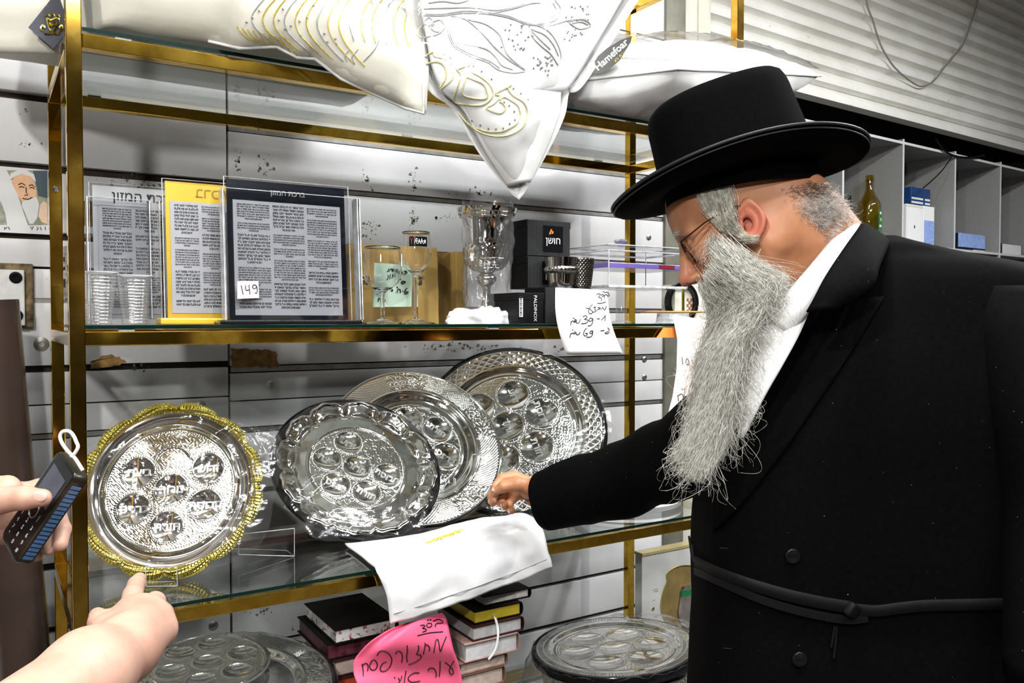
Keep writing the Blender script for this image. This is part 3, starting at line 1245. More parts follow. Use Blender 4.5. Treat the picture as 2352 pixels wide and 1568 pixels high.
# ================================================================ middle shelf
Zm = GT['m'] + .0003
M_frost = film('frosted acrylic sheet', (.80, .80, .82), .03, .25, None, .32)
M_sheet = mat('pale grey printed sheet', (.46, .46, .48), .3, 0., .03, 10)
M_platinum = mat('silver grey card', (.50, .50, .50), .3, .2, .06, 8)
M_goldcard = mat('gold card', (.76, .49, .045), .3, .25, .08, 8)
M_navycard = mat('blue black card', (.006, .008, .014), .18, 0., .2, 8)
BENCH = ('ברוך אתה יי אלהינו מלך העולם הזן את העולם כלו בטובו בחן בחסד וברחמים הוא נותן לחם לכל בשר כי לעולם חסדו ובטובו הגדול תמיד לא חסר לנו ואל יחסר לנו מזון לעולם ועד '
         'בעבור שמו הגדול כי הוא אל זן ומפרנס לכל ומטיב לכל ומכין מזון לכל בריותיו אשר ברא ברוך אתה יי הזן את הכל נודה לך יי אלהינו על שהנחלת לאבותינו ארץ חמדה טובה ורחבה '
         'ועל שהוצאתנו יי אלהינו מארץ מצרים ופדיתנו מבית עבדים ועל בריתך שחתמת בבשרנו ועל תורתך שלמדתנו ועל חקיך שהודעתנו ועל חיים חן וחסד שחוננתנו ועל אכילת מזון שאתה זן '
         'ומפרנס אותנו תמיד בכל יום ובכל עת ובכל שעה ועל הכל יי אלהינו אנחנו מודים לך ומברכים אותך יתברך שמך בפי כל חי תמיד לעולם ועד ככתוב ואכלת ושבעת וברכת את יי אלהיך '
         'על הארץ הטובה אשר נתן לך ברוך אתה יי על הארץ ועל המזון רחם נא יי אלהינו על ישראל עמך ועל ירושלים עירך ועל ציון משכן כבודך').split()
_lines = {}


def line_geo(i, nw):
    k = (i % len(BENCH), nw)
    if k not in _lines:
        s = ' '.join(BENCH[(i + j) % len(BENCH)] for j in range(nw))
        v, f = text_geo(s, 1.0, bold=.055)
        x0 = min(p.x for p in v)
        x1 = max(p.x for p in v)
        _lines[k] = ([((p.x - x0) / (x1 - x0), p.y) for p in v], f)
    return _lines[k]


def text_block(mb, M, x0, x1, z0, z1, seed, mirror=False):
    """a page of small print in ragged paragraphs"""
    r = random.Random(seed)
    y = z1
    i = r.randint(0, 60)
    while y > z0 + .003:
        big = r.random() < .5
        lh = .0062 if big else .0044
        nln = r.randint(3, 9)
        for q in range(nln):
            if y < z0 + .002:
                break
            nw = 5 if big else 8
            v, f = line_geo(i, nw)
            i += nw
            wx0, wx1 = x0, x1
            if q == nln - 1:
                mgn = (x1 - x0) * r.uniform(.2, .38)
                wx0, wx1 = x0 + mgn, x1 - mgn
            sy = lh * .86
            pts = [((wx0 + a * (wx1 - wx0)) * (1), y + b_ * sy, 0) for a, b_ in v]
            if mirror:
                pts = [((x0 + x1) - p[0], p[1], 0) for p in pts]
                f = [ff[::-1] for ff in f]
            mb.add([Vector(p) for p in pts], f, 0, M)
            y -= lh
        y -= .004


def plaque(label, pxl, pxr, pyt, pyb, Y, card, base_m, ncol, seed, mirror=False, tilt=4, title=None, sleeve=None, tcol=None, tsize=.02, tx=.25):
    x0, x1 = P(pxl, 740, Y).x, P(pxr, 740, Y).x
    zt = P((pxl + pxr) / 2, pyt, Y).z
    zb_ = P(pxl, pyb, Y).z
    w, hh = x1 - x0, zt - zb_
    t = thing('blessing_plaque', label, 'plaque', ((x0 + x1) / 2, Y, Zm), 'acrylic blessing plaques')
    M = Matrix.Translation(((x0 + x1) / 2, Y, zb_)) @ Matrix.Rotation(math.radians(90 - tilt), 4, 'X')
    # slab base with bevelled edges
    bw = w * 1.2
    bb = MB().box(-bw / 2, bw / 2, -.025, .025, 0, zb_ - Zm, M=Matrix.Translation(((x0 + x1) / 2, Y, Zm)), bev=.003)
    bb.build('base', base_m, t)
    MB().box(-w / 2, w / 2, 0, hh, -.003, 0, M=M).build('card', card, t)
    sh = MB().box(-w / 2 + w * .045, w / 2 - w * .045, hh * .035, hh * .855, .0002, .0012, M=M).build('text_sheet', M_sheet, t)
    tb_ = MB()
    cw = (w * .91 - .008) / ncol
    for c in range(ncol):
        a = -w * .455 + .004 + c * cw
        text_block(tb_, M @ Matrix.Translation((0, 0, .0015)), a + .003, a + cw - .003, hh * .075, hh * .825, seed + c, mirror)
    tb_.build('blessing_text', M_ink, sh)
    if title:
        q = MB()
        text(q, title, tsize, M @ Matrix.Translation((tx * w, hh * .925, .0008)), mirror=mirror, bold=.0002)
        q.build('title', tcol or M_ink, t)
    # clear sleeve
    MB().box(-w / 2 - .006, w / 2 + .006, -.001, hh + .003, .004, .006, M=M).build('front_sheet', M_acryl, t)
    e = MB()
    for sx in (-1, 1):
        e.box(sx * (w / 2 + .006) - .0006, sx * (w / 2 + .006) + .0006, -.001, hh + .003, .0038, .0062, M=M)
    e.box(-w / 2 - .006, w / 2 + .006, hh + .0025, hh + .0030, .0038, .0062, M=M)
    e.build('sheet_edge', M_acryl_edge, t)
    if sleeve:
        so, sw = sleeve
        MB().box(-w / 2 - .010, w / 2 + sw, .0, hh * so, .012, .0135, M=M).build('outer_sleeve', M_acryl, t)
        e = MB()
        for x in (-w / 2 - .010, w / 2 + sw, w / 2 + sw * .82):
            e.box(x - .0009, x + .0009, 0, hh * so, -.012, .014, M=M)
        e.box(-w / 2 - .010, w / 2 + sw, hh * so - .001, hh * so, .011, .014, M=M)
        e.build('sleeve_edge', M_acryl_edge, t)
    return t, M, w, hh


plaque('silver grey acrylic blessing plaque behind the clear plastic cups', 218, 470, 430, 732, 1.66, M_platinum, M_acryl, 3, 11, title='ברכת המזון', sleeve=(.90, -.095), tx=-.03, tsize=.024)
plaque('gold framed blessing plaque turned back to front between two others', 386, 600, 420, 730, 1.60, M_goldcard, M_goldcard, 3, 31, mirror=True, title='ברכת המזון', tcol=mat('brown print', (.32, .18, .02), .5), tx=.18, tsize=.026)
t149, Mp, wp, hp = plaque('blue black framed blessing plaque with a pink price tag', 528, 799, 418, 735, 1.545, M_navycard, M_blackgloss, 3, 51, title='ברכת המזון', tcol=M_steel, sleeve=(.925, .026), tx=0, tsize=.014)
# pink tag with the price
M_pink = mat('pale pink paper', (.86, .70, .72), .6, 0., .03, 20)
tq = [PP(x, y, Mp @ Vector((0, 0, .0150)), Mp.to_3x3() @ Vector((0, 0, 1))) for x, y in ((545, 646), (593, 645), (595, 684), (545, 686))]
b = MB()
b.prism(tq, Mp.to_3x3() @ Vector((0, 0, 1)), .0008)
pt = b.build('price_tag', M_pink)
tag(pt, 'small pale pink price tag stuck on the blue black plaque', 'price tag')
ORG[pt.name] = pt.location.copy()
b = MB()
C5 = lambda x, y: PP(500 + x / 3.92, 400 + y / 3.92, Mp @ Vector((0, 0, .0162)), Mp.to_3x3() @ Vector((0, 0, 1)))
ink(b, [[(212, 1000), (220, 1040), (230, 1082)], [(252, 1000), (250, 1025), (258, 1045), (280, 1040)], [(282, 995), (286, 1040), (290, 1080)],
        [(345, 1000), (325, 995), (314, 1012), (325, 1030), (345, 1020), (348, 1000), (356, 1040), (352, 1068), (335, 1066)]], C5, .0009)
b.build('price', M_ink, pt, 60)

# ---- clear cups
M_cup = film('clear plastic cup', (.95, .95, .95), .12, .08, None, .05)


def cup(px, pyt, pyb, Y, label):
    c = P(px[0], 748, Y)
    zt = P(px[0], pyt, Y).z
    r1 = (P(px[0] + px[1], 700, Y) - P(px[0] - px[1], 700, Y)).length / 2
    r0 = r1 * .68
    hh = zt - Zm
    prof = [(1e-4, .001), (r0, .001)]
    N = 90
    for i in range(N + 1):
        t = i / N
        rr = r0 + (r1 - r0) * t
        if t < .93:
            rr += .0007 * math.sin(t * 2 * PI * 15)
        if t > .97:
            rr += .0015
        prof.append((rr, .002 + t * (hh - .002)))
    t = thing('plastic_cup', label, 'cup', (c.x, Y, Zm), 'clear plastic cups')
    MB().lathe(prof, 40, Matrix.Translation((c.x, Y, Zm))).build('cup_wall', M_cup, t, 180)
    b = MB()
    b.tube([Vector((c.x + (r1 + .001) * math.cos(a), Y + (r1 + .001) * math.sin(a), Zm + hh)) for a in np.linspace(0, 2 * PI, 40, endpoint=False)], .0011, 6, closed=True)
    b.build('rim', M_acryl_edge, t, 60)


cup((229, 41), 626, 748, 1.575, 'clear ribbed plastic cup next to the front brass post')
cup((309, 41), 634, 748, 1.60, 'clear ribbed plastic cup in front of the silver grey plaque')

# ---- wine glasses
def wine(px, Y, pyt, rim, bowl, stem_top, foot, kind, label):
    c = P(px, 746, Y)
    sc = (P(px + 50, 700, Y) - P(px - 50, 700, Y)).length / 100
    zz = lambda y: P(px, y, Y).z - Zm
    H = zz(pyt)
    hs = zz(stem_top)
    R1, R2, RF = rim * sc, bowl * sc, foot * sc
    prof = [(1e-4, 0), (RF, 0), (RF, .0022), (RF * .6, .005), (.0055, .011), (.0042, .02), (.0040 + .0006, hs * .7), (.0062, hs * .95)]
    out = [(R2 * .5, hs + (H - hs) * .06), (R2 * .84, hs + (H - hs) * .20), (R2 * .98, hs + (H - hs) * .40), (R2, hs + (H - hs) * .55), ((R1 + R2) / 2, hs + (H - hs) * .8), (R1, H)]
    q = catmull([Vector((a, b_, 0)) for a, b_ in prof[4:] + out], 4)
    outer = [(1e-4, 0)] + prof[1:4] + [(p.x, p.y) for p in q]
    th_ = .0011
    inner = [(max(1e-4, p.x - th_), p.y) for p in q if p.y > hs + .004][::-1] + [(1e-4, hs + .004)]
    t = thing('wine_glass', label, 'wine glass', (c.x, Y, Zm), 'wine glasses')
    MB().lathe(outer + inner, 40, Matrix.Translation((c.x, Y, Zm))).build('glass_body', M_wine, t, 180)
    return t, c, sc


t, c, sc_ = wine(879, 1.575, 567, 38, 41, 668, 42, 0, 'short stemmed wine glass standing left of the taller glass')
b = MB()
rr = 41.5 * sc_
b.grid(lambda u, v: Vector((c.x + rr * math.cos(-.75 + .3 * u), 1.575 + rr * math.sin(-.75 + .3 * u), P(910, 613 - 28 * v, 1.575).z)), 4, 4)
b.build('barcode_sticker', M_white, t)
t, c, sc_ = wine(956, 1.60, 533, 29, 32, 628, 40, 1, 'taller long stemmed wine glass with a black sticker')
b = MB()
rr = 31.5 * sc_
SG = lambda u, v, e=0: Vector((c.x + (rr + e) * math.cos(-PI / 2 - .9 + 1.25 * u), 1.60 + (rr + e) * math.sin(-PI / 2 - .9 + 1.25 * u), P(952, 568 - 22 * v, 1.60).z))
b.grid(lambda u, v: SG(u, v), 8, 4)
stk = b.build('sticker', M_blackgloss, t, 180)
b = MB()
ink(b, [[(.28, .35), (.35, .7), (.42, .8), (.38, .4), (.48, .3), (.52, .75), (.56, .4), (.62, .3), (.66, .8), (.7, .4), (.78, .3), (.84, .7), (.88, .35), (.8, .5)], [(.32, .55), (.6, .5), (.9, .62)]], lambda u, v: SG(u, v, .0006), .0005)
b.build('script_logo', M_white, stk)
b = MB()
ink(b, [[(.08, .85), (.13, .5), (.12, .15)], [(.19, .85), (.13, .5)]], lambda u, v: SG(u, v, .0006), .0005)
b.build('red_mark', mat('red print', (.6, .02, .02), .5), stk)

# ---- green note, paper bag, brown boxes
M_greennote = mat('pale green paper', (.56, .74, .58), .6, 0., .03, 20)
M_kraft = mat('brown paper', (.42, .27, .075), .55, 0., .12, 14, (18, .3))
M_kraftd = mat('dark brown card', (.17, .10, .02), .6, 0., .2, 20)
Yn = 1.655


def note(name, label, pts, Yf, m, nrm=(0, -1, 0), group=None):
    b = MB()
    b.prism([P(x, y, Yf(x, y) if callable(Yf) else Yf) for x, y in pts], (0, 1, 0), .0006)
    o = b.build(name, m)
    tag(o, label, 'note', group)
    ORG[o.name] = o.location.copy()
    return o


gn = note('green_note', 'pale green handwritten note standing behind the wine glasses', [(859, 603), (936, 608), (947, 622), (945, 704), (856, 705)], Yn, M_greennote)
b = MB()
G8 = lambda x, y: P(560 + x / 5.227, 560 + y / 5.227, Yn - .0012)
ink(b, [[(1932, 322), (1955, 330), (1955, 352), (1930, 362)], [(1898, 330), (1905, 362)], [(1862, 300), (1848, 330), (1870, 335), (1862, 300)], [(1830, 300), (1828, 330)], [(1790, 300), (1805, 310), (1800, 330)],
        [(1765, 300), (1790, 305), (1786, 330)], [(1740, 300), (1755, 315), (1720, 330)],
        [(1830, 355), (1822, 400)], [(1790, 365), (1802, 380), (1785, 408)], [(1765, 362), (1758, 415)], [(1730, 372), (1740, 400), (1720, 425)],
        [(1905, 445), (1900, 470), (1930, 472), (1940, 452), (1920, 448), (1905, 445)], [(1880, 420), (1886, 430)],
        [(1962, 530), (1938, 560), (1940, 592), (1962, 598), (1972, 578), (1945, 572)], [(1908, 562), (1914, 568)], [(1842, 588), (1850, 545), (1878, 548), (1882, 588)], [(1838, 510), (1850, 530)],
        [(1772, 548), (1792, 548)], [(1772, 562), (1792, 562)], [(1612, 694), (1618, 655), (1640, 662), (1650, 694)], [(1602, 600), (1608, 606)], [(1700, 690), (1690, 660)]], G8, .0011)
b.build('handwriting', M_ink, gn, 60)

xa, xb_, za, zt = rect_at(802, 745, 1006, 569, 1.72)
t = thing('paper_bag', 'brown paper gift bag with black print behind the wine glasses', 'bag', ((xa + xb_) / 2, 1.74, Zm))


def bagf(u, v, Y0=1.72):
    x = xa + (xb_ - xa) * u
    z = Zm + (zt - Zm) * v
    return Vector((x, Y0 + .004 * math.sin(5 * u + 3 * v) + wrinkle((x, z, 1), 18, .004), z + wrinkle((x * 2, 4, z), 8, .002) * v))


b = MB()
b.grid(lambda u, v: bagf(u, v), 16, 14)
b.grid(lambda u, v: bagf(v, u, 1.79), 16, 14)
for s in (0, 1):
    b.grid(lambda u, v: bagf(s, v, 1.72).lerp(bagf(s, v, 1.79), u), 2, 14)
b.build('paper', M_kraft, t, 60, fix=True)
b = MB()
c = P(822, 645, 1.713)
text(b, 'GL', .024, frame(c + Vector((.014, 0, 0)), (1, 0, 0), (0, 0, 1)), rtl=False, bold=.0007)
c = P(962, 645, 1.713)
text(b, 'G', .024, frame(c, (1, 0, 0), (0, 0, 1)), rtl=False, bold=.0007)
text(b, '®', .010, frame(c + Vector((.011, 0, .008)), (1, 0, 0), (0, 0, 1)), rtl=False)
b.build('print', M_ink, t)
for (a_, b_, y_, Y_, m_, lb_) in ((1008, 1046, 581, 1.80, M_kraftd, 'dark brown card box half hidden behind the silver goblet'), (1048, 1074, 578, 1.77, M_kraft, 'narrow tan card box close beside the silver goblet')):
    xa_, xb2, _, zt_ = rect_at(a_, 745, b_, y_, Y_)
    bx = MB().box(xa_, xb2, Y_, Y_ + .05, Zm, zt_, bev=.001).build('card_box', m_)
    tag(bx, lb_, 'box')

# ---- tall silver goblet in a clear bag
gx = P(1118, 745, 1.66)
gs_ = (P(1168, 640, 1.66) - P(1068, 640, 1.66)).length / 100
gz = lambda y: P(1118, y, 1.66).z - Zm
t = thing('goblet', 'tall silver goblet in a clear bag on a crumpled white bag', 'goblet', (gx.x, 1.66, Zm), None)
MG = Matrix.Translation((gx.x, 1.66, Zm))
pr = [(33, 738), (34, 734), (28, 728), (18, 715), (10, 695), (8, 670), (9, 660), (16, 652), (20, 640), (17, 632), (12, 628)]
MB().lathe([(1e-4, gz(738))] + [(p.x * gs_, p.y) for p in catmull([Vector((a, gz(y), 0)) for a, y in pr], 4)] + [(1e-4, gz(628))], 40, MG,
           mod=lambda r_, z_, a: r_ * (1 + .03 * math.cos(18 * a) * (1 if r_ > .012 else 0))).build('foot', M_chrome, t, 60)
pr = [(12, 628), (26, 622), (40, 606), (46, 585), (47, 560), (47, 530), (50, 505), (54, 495), (58, 486), (60, 480)]
q = catmull([Vector((a * gs_, gz(y), 0)) for a, y in pr], 8)


def gob(r_, z_, a):
    f = (z_ - gz(628)) / (gz(480) - gz(628))
    d = 0
    if .04 < f < .36:
        d = .0016 * math.cos(22 * a + 8 * f * 6) * math.cos(60 * f)
    elif .38 < f < .52:
        d = .0010 * math.cos(14 * a) * math.cos(40 * f)
    elif .86 < f < .93:
        d = .0012 * math.cos(44 * a)
    return r_ + d


MB().lathe([(p.x, p.y) for p in q] + [(p.x - .0016, p.y) for p in q[::-1] if p.x > .012] + [(1e-4, q[8].y)], 120, MG, mod=gob).build('bowl', M_silver, t, 60)
b = MB()
for zz_ in (617, 596, 500, 492):
    rr_ = next(p.x for p in q if p.y >= gz(zz_) - 1e-6)
    b.tube([Vector((gx.x + (rr_ + .001) * math.cos(a), 1.66 + (rr_ + .001) * math.sin(a), Zm + gz(zz_))) for a in np.linspace(0, 2 * PI, 60, endpoint=False)], .0013, 6, closed=True)
b.build('band', M_silver, t, 60)


def gbag(u, v):
    a = 2 * PI * u
    f = v
    rr_ = (.058 + .006 * math.sin(4 * a) + .004 * math.sin(9 * a + 5 * f)) * (.92 + .1 * f - .25 * max(0, .25 - f))
    p = Vector((gx.x + rr_ * math.cos(a), 1.66 + rr_ * math.sin(a), Zm + .012 + f * (gz(472) + .004 - .012)))
    return p + Vector((wrinkle(p, 40, .006), wrinkle(p + Vector((5, 5, 5)), 40, .006), .006 * math.sin(7 * a) * (f > .95)))


b = MB()
b.grid(gbag, 60, 40)
b.build('plastic_bag', M_film_loose, t, 180)
# crumpled white bag in front
wbg = MB()
cb = P(1100, 740, 1.60)


def crum(u, v):
    a = 2 * PI * u
    f = v * PI / 2
    p = Vector((.088 * math.cos(a) * math.cos(f) ** .6, .04 * math.sin(a) * math.cos(f) ** .6, .034 * math.sin(f)))
    n_ = mnoise.noise(p * 45) * .012 + mnoise.noise(p * 110) * .005
    p += p.normalized() * n_
    p.z = max(p.z, 0)
    return p + Vector((cb.x, 1.585, Zm))


wbg.grid(crum, 60, 14)
tag(wbg.build('crumpled_bag', mat('white thin plastic', (.58, .58, .58), .25, 0., .04, 30), smooth=180), 'crumpled white plastic bag at the foot of the tall goblet', 'bag')

# ---- black boxes with ridged faces
M_ridge = mat('ridged black card', (.05, .052, .054), .35, 0., .1, 20)
M_orange_p = mat('orange print', (.75, .17, .02), .5)
M_silvpr = mat('silver print', (.62, .62, .62), .4)


def gift_box(label, pxl, pxr, pyt, z0, Y, dep, logo=None, side=0, ridge=True):
    x0_, x1_ = P(pxl, 640, Y).x, P(pxr, 640, Y).x
    z1_ = P((pxl + pxr) / 2, pyt, Y).z
    t = thing('gift_box', label, 'box', ((x0_ + x1_) / 2, Y + dep / 2, z0), 'black gift boxes')
    MB().box(x0_, x1_, Y, Y + dep, z0, z1_ - .016, bev=.0008).build('box', M_black, t)
    MB().box(x0_ - .001, x1_ + .001, Y - .001, Y + dep + .001, z1_ - .0158, z1_, bev=.0008).build('lid', M_black, t)
    if ridge:
        b = MB()
        n_ = int((x1_ - x0_) / .0034)
        for k in range(n_):
            x = x0_ + .002 + k * .0034
            b.box(x, x + .0013, Y - .0022, Y - .0008, z0 + .002, z1_ - .001)
        b.build('ridged_front', M_ridge, t)
    if logo:
        lx0, lx1 = P(logo[0], 640, Y).x, P(logo[1], 640, Y).x
        zc = (z0 + z1_) / 2
        hz = (z1_ - z0) * .36
        lo = MB().box(lx0, lx1, Y - .0032, Y - .002, zc - hz, zc + hz).build('logo_panel', M_blackgloss, t)
        b = MB()
        text(b, 'חושן', (lx1 - lx0) * .40, frame(((lx0 + lx1) / 2, Y - .0036, zc - hz * .15), (1, 0, 0), (0, 0, 1)), bold=.0002)
        b.build('logo_lettering', M_silvpr, lo)
        b = MB()
        for q_, (dx, dz) in enumerate(((-.006, .62), (-.002, .48), (-.009, .42))):
            b.prism([Vector(((lx0 + lx1) / 2 + dx + ex, Y - .0036, zc + hz * dz + ez)) for ex, ez in ((-.003, -.003), (.002, -.002), (.003, .003), (-.001, .004))], (0, 1, 0), .0003)
        b.build('flame_mark', M_orange_p, lo)
    return t, x0_, x1_, z1_


Yb_ = 1.60
Yp_ = 1.516
_, x0_, x1_, zl = gift_box('black gift box at the bottom of the stack with a barcode on its end', 1190, 1249, 672, Zm, Yp_, .13, ridge=False)
b = MB()
b.box(x0_ + .002, x0_ + .011, Yp_ - .0020, Yp_ - .0012, Zm + .015, zl - .012)
brc = b.build('barcode', M_white, bpy.data.objects['gift_box'])
b = MB()
for k in range(14):
    b.box(x0_ + .003, x0_ + .0085, Yp_ - .0026, Yp_ - .0020, Zm + .017 + k * .0031, Zm + .0182 + k * .0031 + (k % 3) * .0004)
b.build('barcode_lines', M_ink, brc)
b = MB()
text(b, 'PALDINOX', .0115, frame((x0_ + .043, Yp_ - .0022, (Zm + zl) / 2), (0, 0, -1), (1, 0, 0)), rtl=False)
b.build('brand_print', M_silvpr, bpy.data.objects['gift_box'])
_, _, _, zr = gift_box('ridged black box half covered by the white price note', 1251, 1358, 661, Zm, 1.515, .078)
_, _, _, zm_ = gift_box('black gift box with logo in the middle of the stack partly behind the silver cup', 1211, 1306, 590, max(zl, zr) + .0006, Yb_, .075, (1244, 1290))
gift_box('topmost black gift box with an orange flame logo', 1210, 1309, 507, zm_ + .0006, Yb_ + .003, .075, (1246, 1291))

# ---- silver cups on the ridged box
Yc = 1.535
zc0 = zr + .0006
xs_ = P(1289, 655, Yc)
t = thing('silver_cup', 'plain silver cup with a beaded band standing behind the price note', 'cup', (xs_.x, Yc + .021, zc0), 'small silver cups')
sc1 = (P(1339, 630, Yc + .021) - P(1239, 630, Yc + .021)).length / 100
xs_ = P(1288, 655, Yc + .021)
hz_ = P(1288, 592, Yc + .021).z - zc0
R1, R0 = 31 * sc1, 22 * sc1
pf = [(1e-4, 0), (R0, 0)] + [(R0 + (R1 - R0) * k / 12, hz_ * k / 12) for k in range(1, 13)] + [(R1 + .001, hz_ + .0005), (R1 - .001, hz_)] + [(R0 - .001 + (R1 - R0) * k / 12, hz_ * k / 12) for k in range(11, 0, -2)] + [(1e-4, .003)]
MC = Matrix.Translation((xs_.x, Yc + .021, zc0))
MB().lathe(pf, 48, MC).build('cup_wall', M_silver, t, 40)
b = MB()
rb = R0 + (R1 - R0) * .6
b.lathe([(rb - .001, hz_ * .48), (rb + .003, hz_ * .52), (rb + .004, hz_ * .60), (rb + .0035, hz_ * .68), (rb, hz_ * .72)], 96, MC, mod=lambda r_, z_, a: r_ + .0009 * math.cos(32 * a))
b.build('beaded_band', M_silver, t, 60)
Yt = 1.558
xs_ = P(1335, 655, Yt)
sc1 = (P(1385, 630, Yt) - P(1285, 630, Yt)).length / 100
R1, R0 = 24 * sc1, 17 * sc1
zc1 = zr + .0006
hz_ = P(1335, 594, Yt).z - zc1
M_tarn = mat('dark woven silver', (.34, .33, .30), .18, 1., .3, 80)
t = thing('silver_cup', 'dark silver cup with a woven lattice wall right of the plain silver cup', 'cup', (xs_.x, Yt, zc1), 'small silver cups')
pf = [(1e-4, 0), (R0, 0)] + [(R0 + (R1 - R0) * k / 60, hz_ * k / 60) for k in range(1, 61)] + [(R1 - .0015, hz_)] + [(R0 - .002 + (R1 - R0) * k / 12, hz_ * k / 12) for k in range(11, 0, -2)] + [(1e-4, .003)]
MB().lathe(pf, 140, Matrix.Translation((xs_.x, Yt, zc1)), mod=lambda r_, z_, a: r_ + (.0014 * abs(math.sin(11 * a + z_ * 330) * math.sin(11 * a - z_ * 330)) if .004 < z_ < hz_ - .002 and r_ > R0 - .0005 else 0)).build('cup_wall', M_tarn, t, 60)

# ---- white price note hung over the shelf edge
npx = {0: (1276, 1396), 1: (1302, 1432)}


def notef(u, v):
    x = (1276 + 120 * u) * (1 - v) + (1302 + 130 * u) * v + (-10 * math.sin(PI * v))
    y = (660 + 6 * u) * (1 - v) + (814 - 1 * u) * v
    Y = 1.478 - .012 * math.sin(PI * v) - .014 * v
    return P(x, y, Y)


b = MB()
b.grid(notef, 14, 18, thick=-.0006)
nt_ = b.build('price_note', M_white, smooth=180)
tag(nt_, 'white handwritten price note hung over the middle shelf edge', 'note')
ORG[nt_.name] = nt_.location.copy()
bvN = caster(nt_)
b = MB()
N4 = lambda x, y: on(bvN, 1250 + x / 8.71, 640 + y / 8.71, .0004, 1.47)
NS = [[(1205, 280), (1260, 268), (1300, 320), (1285, 350), (1240, 318), (1205, 335), (1205, 395)], [(1165, 250), (1185, 265)], [(1185, 255), (1205, 268)], [(1150, 305), (1190, 330), (1170, 355), (1145, 330), (1160, 310)],
      [(1045, 315), (1090, 300), (1125, 320), (1085, 368), (1135, 385), (1150, 410), (1135, 445)], [(1060, 490), (1140, 490), (1230, 465)],
      [(1145, 620), (1165, 570), (1200, 625), (1225, 600), (1240, 545)], [(1065, 575), (1110, 580), (1120, 600), (1075, 610), (1065, 640)], [(980, 575), (1030, 565), (1005, 610), (1040, 640), (1000, 665), (960, 660)],
      [(960, 515), (910, 580), (885, 640), (900, 695), (945, 695), (965, 660), (900, 600), (830, 585)],
      [(1220, 725), (1195, 770), (1140, 825)], [(1220, 725), (1215, 790), (1208, 845)], [(1055, 800), (1110, 800)],
      [(975, 800), (920, 785), (890, 830), (930, 850), (970, 805), (965, 870), (930, 930), (870, 940)], [(770, 765), (820, 735), (855, 770), (800, 810), (850, 815), (875, 850), (820, 890), (735, 898)],
      [(620, 800), (605, 850), (640, 860), (640, 820), (615, 830), (650, 885), (700, 870), (720, 805)], [(540, 850), (525, 930)], [(530, 870), (575, 840), (600, 880)], [(570, 785), (590, 792)], [(590, 790), (600, 800)],
      [(1265, 980), (1298, 1010), (1280, 1050), (1210, 1085), (1260, 1095), (1305, 1065)], [(1125, 1040), (1200, 1030)],
      [(970, 1040), (925, 1045), (910, 1085), (950, 1085), (970, 1040), (960, 1120), (925, 1160), (845, 1165)], [(845, 985), (795, 1050), (790, 1120), (830, 1140), (865, 1100), (820, 1085)],
      [(615, 1045), (600, 1085), (635, 1085), (630, 1060), (650, 1115), (695, 1105), (715, 1065)], [(530, 1090), (512, 1175)], [(525, 1110), (570, 1080), (590, 1110)], [(552, 1018), (562, 1024)], [(572, 1022), (580, 1028)]]
ink(b, NS, N4, .0010)
b.build('handwriting', M_ink, nt_, 60)

# ---- clear acrylic caddy with a crystal knob and a purple tier
Yk = 1.60
cad = thing('acrylic_caddy', 'clear acrylic tiered stand with a crystal knob and a purple layer', 'stand', (P(1450, 745, Yk).x, Yk + .08, Zm))
xk0, xk1 = P(1398, 600, Yk).x, P(1578, 600, Yk).x
zk = lambda y: P(1490, y, Yk).z
MB().box(xk0, xk1, Yk, Yk + .16, zk(578), zk(566), bev=.001).build('top_tray', M_acryl, cad)
b = MB()
for y_ in (566, 579):
    for (p, q_) in (((xk0, Yk), (xk1, Yk)), ((xk0, Yk + .16), (xk1, Yk + .16)), ((xk0, Yk), (xk0, Yk + .16)), ((xk1, Yk), (xk1, Yk + .16))):
        b.tube([Vector((*p, zk(y_))), Vector((*q_, zk(y_)))], .0016, 6)
for x in (xk0, xk1):
    for y_ in (Yk, Yk + .16):
        b.tube([Vector((x, y_, zk(579))), Vector((x, y_, zk(660)))], .0016, 6)
b.build('tray_edge', M_acryl_edge, cad, 60)
M_purple = mat('purple acrylic', (.13, .09, .32), .15, 0., .15, 12)
MB().box(xk0, xk1, Yk + .002, Yk + .158, zk(617), zk(606), bev=.001).build('purple_tier', M_purple, cad)
MB().box(P(1515, 600, Yk).x, P(1550, 600, Yk).x, Yk + .0005, Yk + .0018, zk(616), zk(607)).build('red_stripe', mat('dark red print', (.16, .012, .03), .3), cad)
MB().box(xk0, xk1, Yk, Yk + .16, zk(662), zk(656), bev=.001).build('lower_tray', M_acryl_edge, cad)
kn = P(1426, 556, Yk + .08)
MB().lathe([(1e-4, 0), (.008, 0), (.006, .003), (.018, .017), (.014, .022), (1e-4, .022)], 10, Matrix.Translation((kn.x, Yk + .08, zk(566) + .0005))).build('crystal_knob', mat('cut crystal', (.75, .76, .78), .06, .8, .2, 300), cad)
lg = P(1427, 700, Yk + .08)
MB().lathe([(.026, 0), (.026, .004), (.014, .008), (.013, zk(664) - Zm - .004), (.015, zk(664) - Zm)], 24, Matrix.Translation((lg.x, Yk + .08, Zm))).build('pillar', M_cup, cad, 40)
